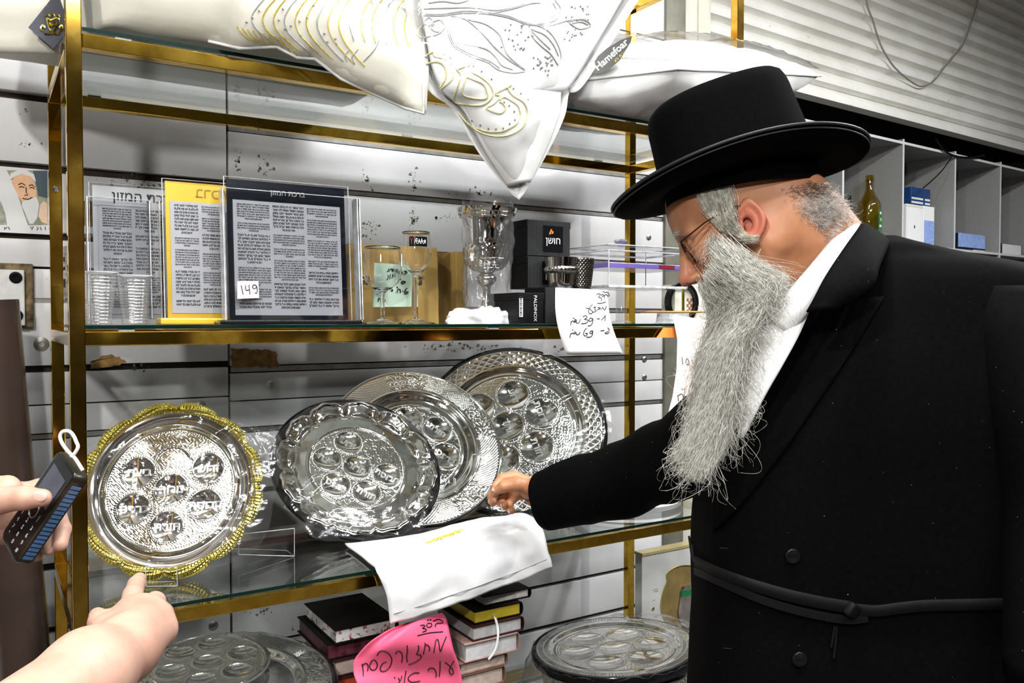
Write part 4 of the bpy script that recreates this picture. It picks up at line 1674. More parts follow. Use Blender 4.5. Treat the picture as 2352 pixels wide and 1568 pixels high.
# black napkin ring loop, clear cake plate with an orange rim
b = MB()
rc_ = P(1566, 668, 1.74)
b.tube([rc_ + Vector((.052 * math.cos(a), 0, .052 * math.sin(a))) for a in np.linspace(0, 2 * PI, 36, endpoint=False)], 0, 8, closed=True, flat=(.006, .010), up=(0, 1, 0))
rg = b.build('black_ring', M_blackgloss, smooth=60)
tag(rg, 'upright black ring standing behind the acrylic stand', 'ring')
rg.location.z = Zm
cp = P(1570, 740, 1.60)
t = thing('cake_plate', 'clear cake plate with an orange rim near the orange card', 'plate', (cp.x, 1.64, Zm))
zp = P(1570, 716, 1.60).z
MB().lathe([(1e-4, zp - Zm - .004), (.085, zp - Zm - .003), (.088, zp - Zm), (1e-4, zp - Zm)], 48, Matrix.Translation((cp.x, 1.64, Zm))).build('plate', M_acryl, t, 40)
b = MB()
b.tube([Vector((cp.x + .088 * math.cos(a), 1.64 + .088 * math.sin(a), zp)) for a in np.linspace(0, 2 * PI, 48, endpoint=False)], .002, 6, closed=True)
b.build('orange_rim', mat('orange rim', (.75, .33, .05), .3), t, 60)
MB().lathe([(.05, 0), (.045, .003), (.042, zp - Zm - .004)], 24, Matrix.Translation((cp.x, 1.64, Zm)), mod=lambda r_, z_, a: r_ + .001 * math.cos(20 * a)).build('drum', M_acryl_edge, t, 60)
# cream box with a checked side, gilt caps
xa_, xb2, _, zt_ = rect_at(1576, 745, 1680, 655, 1.70)
t = thing('cream_box', 'cream box with a small checked panel partly behind the beard', 'box', ((xa_ + xb2) / 2, 1.75, Zm))
MB().box(xa_, xb2, 1.745, 1.80, Zm, zt_, bev=.001).build('box', M_cream, t)
M_cork = mat('brown cork card', (.30, .12, .05), .6)
b = MB()
for i in range(3):
    for j in range(5):
        if (i + j) % 2 == 0:
            b.box(xa_ + .045 + i * .007, xa_ + .052 + i * .007, 1.7440, 1.7446, Zm + .03 + j * .008, Zm + .038 + j * .008)
b.build('checked_print', M_cork, t)
b = MB()
for y_ in (607, 630):
    b.ball(P(1569, y_, 1.69), .010, 10)
b.tube([P(1569, 600, 1.69), P(1569, 742, 1.69)], .004, 8)
b.lathe([(.02, 0), (.018, .003), (.004, .006)], 16, Matrix.Translation((P(1569, 742, 1.69).x, 1.69, Zm)))
tag(b.build('gilt_stand', M_goldrim, smooth=60), 'thin gilt rod with two ball knobs behind the spectacles', 'stand')

# ---- orange card and peach note at the shelf edge
M_orange = mat('orange card', (.88, .30, .06), .5, 0., .03, 20)
oc = MB()
oc.prism([P(x, y, 1.482) for x, y in [(1508, 775), (1524, 752), (1556, 752), (1556, 775)]], (0, 1, 0), .0006)
tag(oc.build('orange_card', M_orange), 'orange card corner sticking out over the middle shelf rail', 'card')
M_peach = mat('peach paper', (.88, .72, .66), .6, 0., .04, 14)
pcx = [(1545, 722, 1640, 738), (1556, 780, 1660, 790), (1554, 850, 1660, 850), (1545, 910, 1660, 915), (1528, 975, 1650, 985)]


def peach(u, v):
    f = v * 4
    i = min(3, int(f))
    a, b_ = pcx[i], pcx[i + 1]
    t_ = f - i
    q = [a[k] + (b_[k] - a[k]) * t_ for k in range(4)]
    return P(q[0] + (q[2] - q[0]) * u, q[1] + (q[3] - q[1]) * u, 1.476 - .01 * math.sin(PI * v) - .02 * v)


b = MB()
b.grid(peach, 8, 24, thick=-.0006)
po = b.build('peach_note', M_peach, smooth=180)
tag(po, 'long peach handwritten note hanging behind the white beard', 'note')
ORG[po.name] = po.location.copy()
bvP = caster(po)
b = MB()
C7 = lambda x, y: on(bvP, 1400 + x / 2.178, 400 + y / 2.178, .0005, 1.46)
ink(b, [[(362, 915), (366, 952)], [(378, 945), (388, 920), (398, 948), (385, 952)], [(410, 925), (418, 945)], [(428, 920), (436, 945), (450, 925)], [(448, 865), (450, 885)],
        [(340, 1105), (345, 1135)], [(340, 1108), (362, 1098), (372, 1122)], [(378, 1085), (372, 1120), (390, 1118), (392, 1098), (402, 1110)], [(360, 1070), (364, 1078)], [(370, 1070), (374, 1078)]], C7, .0010)
b.build('handwriting', M_ink, po, 60)
# ================================================================ seder plates on the lower shelf
Zl = GT['l']


def plate_frame(C, az, el):
    n = Vector((math.sin(az) * math.cos(el), -math.cos(az) * math.cos(el), math.sin(el)))
    u = Vector((0, 0, 1)).cross(n).normalized()
    M = frame(C, u, n.cross(u))
    return M


def smooth(a, b, x):
    t = np.clip((x - a) / (b - a), 0, 1)
    return t * t * (3 - 2 * t)


def polar(name, M, r0, r1, nr, nt, hf, m, parent, rout=None, smoothang=180):
    """disc or ring with relief hf(r,th) and optional outline rout(th)"""
    r = np.linspace(r0, r1, nr)
    th = np.linspace(0, 2 * PI, nt, endpoint=False)
    Rg, Tg = np.meshgrid(r, th, indexing='ij')
    H = hf(Rg, Tg)
    if rout is not None:
        if r0 < .01:
            Rg = Rg + (rout(Tg) - r1) * smooth(.66 * r1, r1, Rg)
        else:
            Rg = r0 + (Rg - r0) / (r1 - r0) * (rout(Tg) - r0)
    L = np.stack([Rg * np.cos(Tg), Rg * np.sin(Tg), H], -1).reshape(-1, 3)
    A = np.array(M.to_3x3())
    V = L @ A.T + np.array(M.translation)
    i, j = np.meshgrid(np.arange(nr - 1), np.arange(nt), indexing='ij')
    a = i * nt + j
    b_ = (i + 1) * nt + j
    c = (i + 1) * nt + (j + 1) % nt
    d = i * nt + (j + 1) % nt
    Fq = np.stack([a, b_, c, d], -1).reshape(-1, 4)
    me = np_mesh(name, V, Fq, parent=parent)
    return link(name, me, m, parent, smoothang)


def cups_h(x, y, cups, rc, depth, bead=.0011):
    H = np.zeros_like(x)
    inside = np.zeros_like(x)
    for cx_, cy_ in cups:
        dx, dy = x - cx_, y - cy_
        d = np.hypot(dx, dy)
        ph = np.arctan2(dy, dx)
        H -= np.where(d < rc, depth * .62 * (1 - (d / rc) ** 2), 0)
        inside = np.maximum(inside, (d < rc * 1.22) * 1.0)
        H += .0012 * np.exp(-((d - rc * 1.03) / .0012) ** 2)
        H += bead * np.exp(-((d - rc * 1.14) / .0013) ** 2) * (.5 + .5 * np.cos(46 * ph))
    return H, inside


def scroll(x, y, k, a):
    """embossed foliage-like ripple"""
    w1 = np.sin(k * x + 2.2 * np.sin(k * .6 * y)) * np.sin(k * y + 2.0 * np.sin(k * .7 * x))
    w2 = np.sin(2.3 * k * (x + y) + 1.5 * np.sin(k * y))
    return a * (np.abs(w1) ** .7 * np.sign(w1) * .7 + .3 * w2)


def disc_relief(R, rd, cups, rc, depth, seed=0):
    def f(r, th):
        x, y = r * np.cos(th), r * np.sin(th)
        H, ins = cups_h(x, y, cups, rc, depth)
        orn = scroll(x + seed, y, 430, .00027) + .00014 * np.sin(1500 * x) * np.sin(1500 * y)
        H = H + np.where((r < rd * .96) & (ins < .5), orn, 0)
        H += .0022 * np.exp(-((r - rd) / .0018) ** 2)
        H += .0010 * np.exp(-((r - rd * .955) / .0011) ** 2) * (.5 + .5 * np.cos(150 * th))
        return H
    return f


M_letter = mat('frosted silver lettering', (.93, .93, .92), .34, .85, .03, 60)


def seder_text(M, cups, words, size, roll, depth, parent, rc):
    """raised words following the bowl of each hollow"""
    b = MB()
    ca, sa = math.cos(roll), math.sin(roll)
    for (cx_, cy_), w_ in zip(cups, words):
        v, f = text_geo(w_, size, ext=.0006, bold=.0003)
        L = []
        for p in v:
            x, y = p.x * ca - p.y * sa, p.x * sa + p.y * ca
            q = min(1, (x * x + y * y) / (rc * rc))
            L.append(M @ Vector((cx_ + x, cy_ + y, p.z + .0006 - depth * .62 * (1 - q))))
        b.add(L, f)
    b.build('raised_lettering', M_letter, parent, 40)


def ringcups(rad, angs):
    return [(rad * math.cos(math.radians(a)), rad * math.sin(math.radians(a))) for a in angs] + [(0, 0)]


def bagsheet(name, M, outline, hh, parent, creases=(), m=None, n=46, amp=.004, ksc=30):
    """clear sheet over a plate; outline(th) radius; creases are raised folds"""
    def f(u, v):
        th = 2 * PI * v
        rr = outline(th) * max(u, .002)
        x, y = rr * math.cos(th), rr * math.sin(th)
        z = hh * (1 - u ** 6) + abs(mnoise.noise(Vector((x, y, 1)) * ksc)) * amp + mnoise.noise(Vector((x, y, 4)) * ksc * 2.6) * amp * .3
        for (ax_, ay_, bx_, by_, w_, h_) in creases:
            d = Vector((bx_ - ax_, by_ - ay_))
            t = max(0, min(1, ((x - ax_) * d.x + (y - ay_) * d.y) / d.length_squared))
            q = math.hypot(x - ax_ - d.x * t, y - ay_ - d.y * t)
            z += h_ * math.exp(-(q / w_) ** 2)
        return M @ Vector((x, y, z))
    b = MB()
    b.grid(f, n, n * 3)
    return b.build(name, m or M_film, parent, 180)


WORDS = ['זרוע', 'ביצה', 'כרפס', 'חזרת', 'חרוסת', 'מרור']
# ---- plate with the gilt rim
R1 = .1691
M1 = plate_frame((.3028, 1.7001, CAMZ - .3223), math.radians(-20.875), math.radians(22.94))
p1 = thing('seder_plate', 'silver seder plate with a wavy gilt rim leaning at the lower shelf left end', 'seder plate', tuple(M1.translation - Vector((0, 0, .15))), 'seder plates leaning on the lower shelf')
cups = [(R1 * a, R1 * b_ - .004) for a, b_ in ((.39, .245), (-.36, .225), (-.385, -.19), (-.02, -.40), (.375, -.175), (0, .02))]
dr = disc_relief(R1, R1 * .70, cups, R1 * .168, .010)


def h1(r, th):
    H = dr(r, th)
    H += .006 * smooth(R1 * .72, R1 * .90, r) - .004 * np.exp(-((r - R1 * .76) / .006) ** 2)
    x, y = r * np.cos(th), r * np.sin(th)
    arch = np.exp(-((np.hypot(x, y - .048) - .034) / .0022) ** 2) * (y > .056)
    H += .0016 * arch
    return H


polar('dish', M1, .0005, R1 * .90, 230, 900, h1, M_silver, p1)


def out1(th):
    a = th - PI / 2
    return R1 * (.985 + -.004 + .012 * np.cos(4 * a) + .030 * np.abs(np.sin(6 * a)) - .024 * np.exp(-(np.mod(a + PI / 12, PI / 6) - PI / 12) ** 2 / .002))


def hr1(r, th):
    t = (r - R1 * .875) / (R1 * .125)
    a = th - PI / 2
    H = .006 + .006 * np.sin(PI * np.clip(t, 0, 1)) ** .7
    shell = np.exp(-(np.mod(a + PI / 4, PI / 2) - PI / 4) ** 2 / .012)
    H += shell * .0022 * np.cos(70 * a) * (t > .1)
    H += (1 - shell) * .0014 * np.sin(46 * t * .2 + 5 + 18 * a) * np.cos(9 * t)
    knob = np.exp(-(np.mod(a + PI / 12, PI / 6) - PI / 12) ** 2 / .0018)
    H += .003 * knob * np.sin(PI * np.clip(t, 0, 1)) + .0008 * np.cos(160 * a)
    return H


polar('gilt_rim', M1, R1 * .875, R1, 26, 1400, hr1, M_goldrim, p1, rout=out1)
polar('underside', M1, .0005, R1 * .95, 12, 120, lambda r, th: -.012 + .014 * smooth(R1 * .5, R1 * .95, r), M_silver, p1)
seder_text(M1, cups, WORDS, .0215, 0, .010, p1, R1 * .168)


def o1(th):
    c, s = math.cos(th), math.sin(th)
    b_ = R1 * 1.08
    b_ += .045 * max(0, math.cos(th - .62)) ** 10 + .02 * max(0, math.cos(th + .35)) ** 14 + .008 * math.sin(7 * th)
    return min(b_, .164 / max(.001, -s)) if s < -.5 else b_


bagsheet('plastic_bag', M1, o1, .016, p1, [(.10, .13, .20, .09, .004, .008), (.12, .15, .17, .07, .003, .006), (-.12, -.12, .0, -.15, .004, .006), (.05, .08, .14, .15, .004, .006), (.02, -.02, .15, .02, .003, .004)])

# ---- plate with scalloped silver on a black tray
R2 = .1965
M2 = plate_frame((.7241, 1.8087, CAMZ - .3365), math.radians(-4.39), math.radians(43.94))
p2 = thing('seder_plate', 'scalloped silver seder plate on a round black tray leaning in front of the others', 'seder plate', tuple(M2.translation - Vector((0, 0, .14))), 'seder plates leaning on the lower shelf')
roll2 = math.radians(-38)
cups = ringcups(R2 * .36, (95, 155, 215, 275, 335))
dr2 = disc_relief(R2, R2 * .575, cups, R2 * .15, .009, .03)


def out2(th):
    a = np.mod(th * 12 / (2 * PI), 1.0) - .5
    return R2 * (.925 + .022 * np.cos(2 * PI * a) ** 3 - .030 * np.exp(-(np.abs(np.abs(a) - .5) / .07) ** 2))


def h2(r, th):
    a = np.mod(th * 12 / (2 * PI), 1.0) - .5
    H = dr2(r, th)
    lob = np.cos(2 * PI * a)
    t = smooth(R2 * .72, R2 * .92, r)
    H += .012 * t + .004 * lob * smooth(R2 * .70, R2 * .80, r) * (1 - .4 * t)
    H += .003 * np.exp(-((r - R2 * .90) / .003) ** 2) + .003 * np.exp(-((r - R2 * .77) / .003) ** 2) * np.exp(-(a / .28) ** 6)
    return H


polar('dish', M2, .0005, R2 * .93, 230, 960, h2, M_silver, p2, rout=None if False else (lambda th: out2(th)))
b = MB()
prof = [(1e-4, -.012), (R2 * .8, -.012), (R2 * .97, -.003), (R2, .004), (R2 * .985, .006), (R2 * .93, .002), (R2 * .8, -.006), (1e-4, -.006)]
b.lathe(prof, 120, M2)
b.build('black_tray', M_blackgloss, p2, 40)
seder_text(M2, cups, WORDS, .021, roll2, .009, p2, R2 * .15)
bagsheet('plastic_bag', M2, lambda th: R2 * 1.035 + .004 * math.sin(5 * th) + .006 * math.sin(11 * th + 1) * (math.sin(th) < 0), .020, p2,
         [(-.16, -.06, .06, .09, .0035, .007), (-.17, -.085, -.02, -.02, .003, .006), (.02, -.02, .19, .02, .003, .006), (-.05, -.17, .05, -.19, .004, .005), (.0, .0, .12, .13, .004, .006)])

# ---- plain silver plate with an embossed flange
R3 = .2178
M3 = plate_frame((.8927, 1.8528, CAMZ - .3074), math.radians(-11.03), math.radians(38.5))
M3.translation = CO + (M3.translation - CO) * 1.012
p3 = thing('seder_plate', 'all silver seder plate with an embossed flange half behind the black tray', 'seder plate', tuple(M3.translation - Vector((0, 0, .15))), 'seder plates leaning on the lower shelf')
cups = ringcups(R3 * .36, (95, 35, -25, -85, 215))
dr3 = disc_relief(R3, R3 * .545, cups, R3 * .155, .010, .06)


def h3(r, th):
    H = dr3(r, th)
    x, y = r * np.cos(th), r * np.sin(th)
    H += .010 * smooth(R3 * .60, R3 * .71, r) + .0025 * np.exp(-((r - R3 * .72) / .0025) ** 2)
    fl = smooth(R3 * .745, R3 * .77, r) * (1 - smooth(R3 * .955, R3 * .975, r))
    sec = smooth(.1, .5, np.cos(5 * (th - .3)))
    H += fl * (sec * scroll(x, y, 260, .0015) + (1 - sec) * .0007 * np.sin(900 * r) * np.sin(150 * th))
    H += .0016 * np.exp(-((r - R3 * .985) / .002) ** 2)
    return H


polar('dish', M3, .0005, R3, 250, 960, h3, M_silver, p3)
polar('underside', M3, .0005, R3, 8, 120, lambda r, th: -.010 + .009 * smooth(R3 * .5, R3, r), M_silver, p3)
seder_text(M3, cups, WORDS[::-1][1:] + ['מרור'], .022, math.radians(-45), .010, p3, R3 * .155)
bagsheet('plastic_bag', M3, lambda th: R3 * 1.02 + .003 * math.sin(6 * th), .022, p3, [(.02, .1, .2, .13, .004, .006), (.0, -.1, .2, -.02, .004, .006), (.08, -.2, .2, -.05, .005, .006)])

# ---- large plate with a black rim and a diamond cut border
R4 = .2441
M4 = plate_frame((1.149, 1.8145, CAMZ - .2774), math.radians(-32.77), math.radians(34.75))
M4.translation = CO + (M4.translation - CO) * 1.035
R4 *= 1.035
p4 = thing('seder_plate', 'large silver seder plate with a diamond cut border and black rim behind the reaching hand', 'seder plate', tuple(M4.translation - Vector((0, 0, .17))), 'seder plates leaning on the lower shelf')
cups = ringcups(R4 * .385, (82, 25, -38, -98, 145))
cups = [(x - .012, y + .006) for x, y in cups]
dr4 = disc_relief(R4, R4 * .655, cups, R4 * .165, .012, .09)


def h4(r, th):
    H = dr4(r, th)
    H += .008 * smooth(R4 * .67, R4 * .76, r)
    fl = smooth(R4 * .765, R4 * .775, r) * (1 - smooth(R4 * .925, R4 * .935, r))
    u = th * 54 / (2 * PI)
    w = (r / R4 - .77) / .16 * 4
    dia = 1 - np.minimum(np.abs(np.mod(u + w * .5, 1) - .5), np.abs(np.mod(u - w * .5, 1) - .5)) * 2
    H += fl * .0035 * (1 - dia)
    H += .0014 * np.exp(-((r - R4 * .935) / .002) ** 2)
    return H


polar('dish', M4, .0005, R4 * .94, 250, 1000, h4, M_silver, p4)
b = MB()
b.lathe([(1e-4, -.014), (R4 * .8, -.014), (R4 * .97, -.002), (R4, .004), (R4 * .985, .010), (R4 * .935, .008), (R4 * .93, .0), (R4 * .8, -.008), (1e-4, -.008)], 140, M4)
b.build('black_tray', M_blackgloss, p4, 40)
seder_text(M4, cups, ['זרוע', 'חרוסת', 'חזרת', 'כרפס', 'ביצה', 'מרור'], .026, math.radians(-70), .012, p4, R4 * .165)
q = MB()
q.box(.085, .105, R4 * .88, R4 * .95, .014, .0145, M=M4)
q.build('clear_sticker', M_white, p4)
bagsheet('plastic_bag', M4, lambda th: R4 * 1.04 + .004 * math.sin(5 * th), .026, p4, [(.03, .0, .24, .16, .004, .007), (-.1, .15, .05, .24, .005, .006), (.1, -.05, .24, .04, .004, .006)])

# ---- clear easels
def easel(label, pts, Y, dep, group='clear acrylic plate stands'):
    A = [P(x, y, Y) for x, y in pts]
    c = sum(A, Vector()) / 4
    t = thing('plate_stand', label, 'plate stand', (c.x, Y, Zl), group)
    zlow = min(a.z for a in A)
    dz = Vector((0, 0, Zl + .001 - zlow))
    A = [a + dz for a in A]
    b = MB()
    b.prism(A, (0, 1, 0), .002)
    b.prism([A[3], A[2], A[2] + Vector((0, dep, 0)), A[3] + Vector((0, dep, 0))], (0, 0, 1), .002)
    b.build('sheet', M_acryl, t)
    e = MB()
    B = [a + Vector((0, dep, 0)) for a in A]
    for i in range(4):
        e.tube([A[i], A[(i + 1) % 4]], .0007, 5)
    e.tube([A[2], B[2]], .0007, 5)
    e.tube([A[3], B[3]], .0007, 5)
    e.tube([B[2], B[3]], .0007, 5)
    e.build('edge', M_acryl_edge, t, 60)


easel('clear acrylic stand between the gilt plate and the black tray', [(548, 1222), (676, 1208), (676, 1272), (548, 1268)], 1.66, .05)
easel('small clear acrylic stand under the gilt rim', [(334, 1298), (406, 1296), (407, 1342), (336, 1343)], 1.585, .03)

# ---- white towel bunched over the lower rail
rows = [[(792, 1251, 1.67), (880, 1246, 1.66), (960, 1230, 1.66), (1050, 1206, 1.65), (1110, 1192, 1.63), (1160, 1188, 1.60), (1200, 1181, 1.58), (1236, 1200, 1.54)],
        [(826, 1278, 1.58), (905, 1262, 1.575), (980, 1246, 1.56), (1060, 1222, 1.56), (1115, 1208, 1.55), (1165, 1198, 1.535), (1210, 1196, 1.52), (1246, 1222, 1.50)],
        [(860, 1309, 1.490), (930, 1292, 1.488), (1000, 1278, 1.484), (1070, 1258, 1.482), (1125, 1240, 1.48), (1170, 1228, 1.478), (1215, 1224, 1.478), (1252, 1245, 1.484)],
        [(884, 1356, 1.472), (950, 1335, 1.470), (1020, 1316, 1.468), (1080, 1298, 1.462), (1130, 1280, 1.458), (1178, 1268, 1.462), (1222, 1258, 1.456), (1256, 1268, 1.474)],
        [(893, 1402, 1.470), (955, 1384, 1.466), (1025, 1360, 1.462), (1085, 1340, 1.456), (1135, 1322, 1.452), (1182, 1306, 1.458), (1226, 1286, 1.450), (1262, 1284, 1.470)],
        [(896, 1433, 1.470), (960, 1414, 1.466), (1030, 1390, 1.462), (1090, 1370, 1.456), (1140, 1350, 1.452), (1186, 1334, 1.458), (1230, 1316, 1.452), (1266, 1300, 1.470)]]
RR = [catmull([P(*q) for q in r], 6) for r in rows]
K = len(RR[0])
colz = [catmull([RR[i][k] for i in range(6)], 6) for k in range(K)]
J = len(colz[0])
M_terry = mat('white terry cloth', (.70, .70, .705), .9, 0., .03, 40, (600, .5, .001), sheen=.4)


def towel(u, v):
    p = colz[int(u * (K - 1) + .5)][int(v * (J - 1) + .5)]
    p = p + Vector((0, wrinkle(p, 24, .006) * (.2 + v), wrinkle(p, 40, .0015)))
    p.z = max(p.z, Zl + .0045) if p.y > 1.487 else p.z
    return p


b = MB()
b.grid(towel, K - 1, J - 1, thick=.004)
tw = b.build('towel', M_terry, smooth=180)
tag(tw, 'white terry towel bunched up and hanging over the lower brass rail', 'towel')
ORG[tw.name] = tw.location.copy()
bvT = caster(tw)
b = MB()
b.tube([on(bvT, x, y, .001) for x, y in [(905, 1408), (960, 1392), (1030, 1368), (1090, 1348), (1140, 1329), (1186, 1313), (1228, 1295), (1255, 1284)]], .0009, 5)
b.build('hem_seam', mat('grey seam', (.38, .38, .40), .8), tw, 60)
b = MB()
r = random.Random(9)
for k in range(30):
    x = 978 + k * 2.5
    y = 1249 - k * .9
    ink(b, [[(x, y + r.uniform(-3, 3)), (x + 12, y - 6 + r.uniform(-3, 3)), (x + 24 + r.uniform(0, 8), y - 10 + r.uniform(-4, 3))]] if x < 1040 else [[(x - 4, y), (x + 4, y - 6)]], lambda x_, y_: on(bvT, x_, y_, .0008), .0008, n=4)
b.build('gold_embroidery', M_thr_gold, tw, 60)

# ---- silver tray on white card lying at the right end
tr = PZ(1640, 1140, Zl)
tr = Vector((1.43, 1.71, Zl))
t = thing('silver_tray', 'flat silver tray on a white base lying at the right end of the lower shelf', 'tray', tuple(tr))
MB().lathe([(1e-4, .0005), (.15, .0005), (.155, .014), (.15, .022), (1e-4, .022)], 80, Matrix.Translation(tr)).build('white_base', M_white, t, 40)
polar('tray_top', Matrix.Translation(tr + Vector((0, 0, .0235))), .0005, .147, 90, 360, lambda r, th: .0015 * np.sin(40 * th) * np.sin(300 * r) * (r > .05) + .004 * smooth(.1, .147, r), M_silver, t)
# ================================================================ bottom of the display
Zb = GT['b']
M_pagew = mat('white page edges', (.78, .77, .74), .7, 0., .06, 120)
M_pageg = mat('gilt page edges', (.80, .62, .05), .35, .25, .06, 60)
M_pageb = mat('brownish page edges', (.42, .33, .28), .6, 0., .15, 90)
M_pagegr = mat('grey page edges', (.50, .50, .50), .5, 0., .12, 90)
M_leather = mat('black leather', (.004, .0035, .003), .5, 0., .3, 60, (120, .2), .1)
M_maroon = mat('dark maroon leather', (.03, .007, .009), .45, 0., .3, 60, (120, .2), .25)


def redmarble():
    m, nt, b = base('white page edges splashed red')
    n = noise_tex(nt, 70, 5, .75)
    nt.links.new(ramp(nt, n, [(.53, (.80, .77, .75)), (.60, (.28, .03, .025))]), b.inputs['Base Color'])
    b.inputs['Roughness'].default_value = .5
    return m


M_redm = redmarble()


def book(label, O, ex, ey, w, d, z0, z1, cover, page, group, spine=1, over=.004):
    """hardback lying flat: O = front left corner, ex along the front, ey to the back; spine on the +x (1), -x (-1) side"""
    ex, ey = Vector(ex).normalized(), Vector(ey).normalized()
    M = frame((O.x, O.y, 0), ex, ey)
    t = thing('book', label, 'book', tuple(M @ Vector((w / 2, d / 2, z0))), group)
    tb = .0028
    b = MB()
    b.box(0, w, 0, d, z0, z0 + tb, M=M, bev=.0008)
    b.box(0, w, 0, d, z1 - tb, z1, M=M, bev=.0008)
    # rounded spine
    zc, hh = (z0 + z1) / 2, (z1 - z0) / 2
    sx = w if spine > 0 else 0
    prof = []
    for k in range(9):
        a = -PI / 2 + PI * k / 8
        prof.append((sx + spine * (.006 * math.cos(a) - .001), zc + hh * math.sin(a)))
    V = [M @ Vector((x, y, z)) for y in (0, d) for x, z in prof] + [M @ Vector((x - spine * .0022, y, z)) for y in (0, d) for x, z in prof]
    Fc = []
    for k in range(8):
        Fc += [[k, k + 1, 9 + k + 1, 9 + k], [18 + k, 27 + k, 27 + k + 1, 18 + k + 1], [k, 18 + k, 18 + k + 1, k + 1], [9 + k, 9 + k + 1, 27 + k + 1, 27 + k]]
    b.add(V, Fc)
    b.build('cover', cover, t, 40, fix=True)
    x0, x1 = (over, w - .002) if spine > 0 else (.002, w - over)
    MB().box(x0, x1, over, d - over, z0 + tb, z1 - tb, M=M).build('page_block', page, t)
    return t, M


# ---- left book pile (turned a little); the corner of the top book is nearest
zt_ = P(769, 1447, 1.60).z
A_ = PZ(769, 1447, zt_)
B_ = PZ(905, 1419, zt_)
D_ = PZ(688, 1383, zt_)
ex_, ey_ = (B_ - A_), (D_ - A_)
ey_ = ey_ - ex_ * (ey_.dot(ex_) / ex_.length_squared)
ww, dd = .135, .19
specs = [(.030, M_leather, M_redm, 'topmost book of the left pile, black cover with red splashed page edges', 0, 0),
         (.034, M_leather, mat('dark red marbled edges', (.09, .02, .03), .4, 0., .8, 60), 'second book of the left pile with dark red marbled edges', -.012, .012),
         (.034, M_maroon, M_pageb, 'third book of the left pile with tan page edges behind the pink sign', .0, .004),
         (.036, M_maroon, mat('orange red cover', (.50, .06, .02), .4), 'fourth book of the left pile with orange red edges behind the pink sign', .002, -.002)]
zc_ = zt_
for k, (h_, cv, pg, lb, ox, oy) in enumerate(specs):
    o_ = A_ + ex_.normalized() * ox + ey_.normalized() * oy
    book(lb, o_, ex_, ey_, ww, dd, zc_ - h_, zc_, cv, pg, 'books in the left pile', 1)
    zc_ -= h_ + .0005
MB_ = MB().box(A_.x + .01, A_.x + .11, A_.y + .03, A_.y + .13, Zb + .0005, zc_ - .0003)
tag(MB_.build('card_box', M_kraftd), 'plain brown card box under the left pile of books', 'box')

# ---- right book pile, square to the shelf
def brow(label, l, r, hpx, dx, cover, page, d=.17, Y=1.50, grp='books in the right pile', zforce=None):
    p, q = P(*l, Y), P(*r, Y)
    z1 = (p.z + q.z) / 2
    z0 = P(l[0], l[1] + hpx, Y).z
    if zforce:
        z1 = zforce
    return book(label, Vector((p.x, Y + dx, 0)), (1, 0, 0), (0, 1, 0), q.x - p.x, d, z0, z1, cover, page, grp, 1)[0], z0, z1


t, z0_, z1_ = brow('topmost book of the right pile with worn white page edges and black cover', (1122, 1374), (1228, 1356), 26, .02, M_leather, mat('grey white worn page edges', (.62, .60, .55), .6, 0., .25, 150), .13)
t2, z0_, z1_ = brow('gilt edged black book with a white ribbon second in the right pile', (1094, 1408), (1202, 1388), 30, .008, M_leather, M_pageg, .17, zforce=z0_ - .0006)
b = MB()
rp = [P(x, y, Y_) for x, y, Y_ in [(1134, 1412, 1.511), (1138, 1420, 1.500), (1143, 1440, 1.494), (1144, 1460, 1.490), (1140, 1485, 1.488), (1132, 1502, 1.487), (1122, 1514, 1.486)]]
b.tube(catmull(rp, 5), 0, 8, flat=(.0028, .0004), up=(0, 1, 0))
b.build('ribbon', M_white, t2, 60)
t, z0_, z1_ = brow('grey edged brown book third in the right pile', (1086, 1438), (1200, 1420), 36, 0, M_maroon, M_pagegr, .17, zforce=z0_ - .0006)
t, z0_, z1_ = brow('thick pale brown book fourth in the right pile', (1066, 1480), (1188, 1464), 42, -.004, mat('pale brown cover', (.30, .19, .16), .35, 0., .2, 40), M_pagegr, .17, zforce=z0_ - .0006)
t, z0_, z1_ = brow('fifth book of the right pile with brown page edges', (1056, 1527), (1163, 1515), 26, 0, mat('brown cover', (.17, .09, .07), .35, 0., .2, 40), M_pageb, .16, zforce=z0_ - .0006)
zc_ = z0_ - .0006
px_ = P(1058, 1555, 1.5).x
k = 0
for _ in range(1):
    book('brown book at the foot of the right pile next to the pink sign', Vector((px_, 1.50, 0)), (1, 0, 0), (0, 1, 0), .105, .16, zc_ - .036, zc_, bpy.data.materials['brown cover'], M_pageb, 'books low in the right pile', 1)
    zc_ -= .0366
zlast = zc_
MB_ = MB().box(px_ + .01, px_ + .10, 1.51, 1.65, Zb + .0005, zc_ - .0003)
tag(MB_.build('card_box', M_kraftd), 'plain brown card box under the right pile of books', 'box')

# ---- pink sign
M_pinkp = mat('bright pink paper', (.86, .12, .24), .55, 0., .05, 14)
Lp = [(921, 1434), (890, 1447), (852, 1472), (826, 1498), (813, 1518), (812, 1545), (822, 1575), (835, 1640)]
Rp = [(1016, 1407), (1026, 1420), (1031, 1442), (1037, 1470), (1043, 1495), (1053, 1522), (1061, 1560), (1070, 1640)]
lp = catmull([Vector((*p, 0)) for p in Lp], 6)
rp_ = catmull([Vector((*p, 0)) for p in Rp], 6)


def pink(u, v):
    a, c = samp(lp, v), samp(rp_, v)
    q = a.lerp(c, u)
    Y = 1.470 - .012 * math.sin(2.2 * PI * (v * 1.1 - u * .35)) - .010 * math.sin(PI * u) + .03 * max(0, .35 - u) * (1 - v)
    cr_ = math.exp(-((u - .22 + .25 * v) / .10) ** 2) * max(0, 1 - v * 1.7)
    return P(q.x, q.y, Y + .022 * cr_)


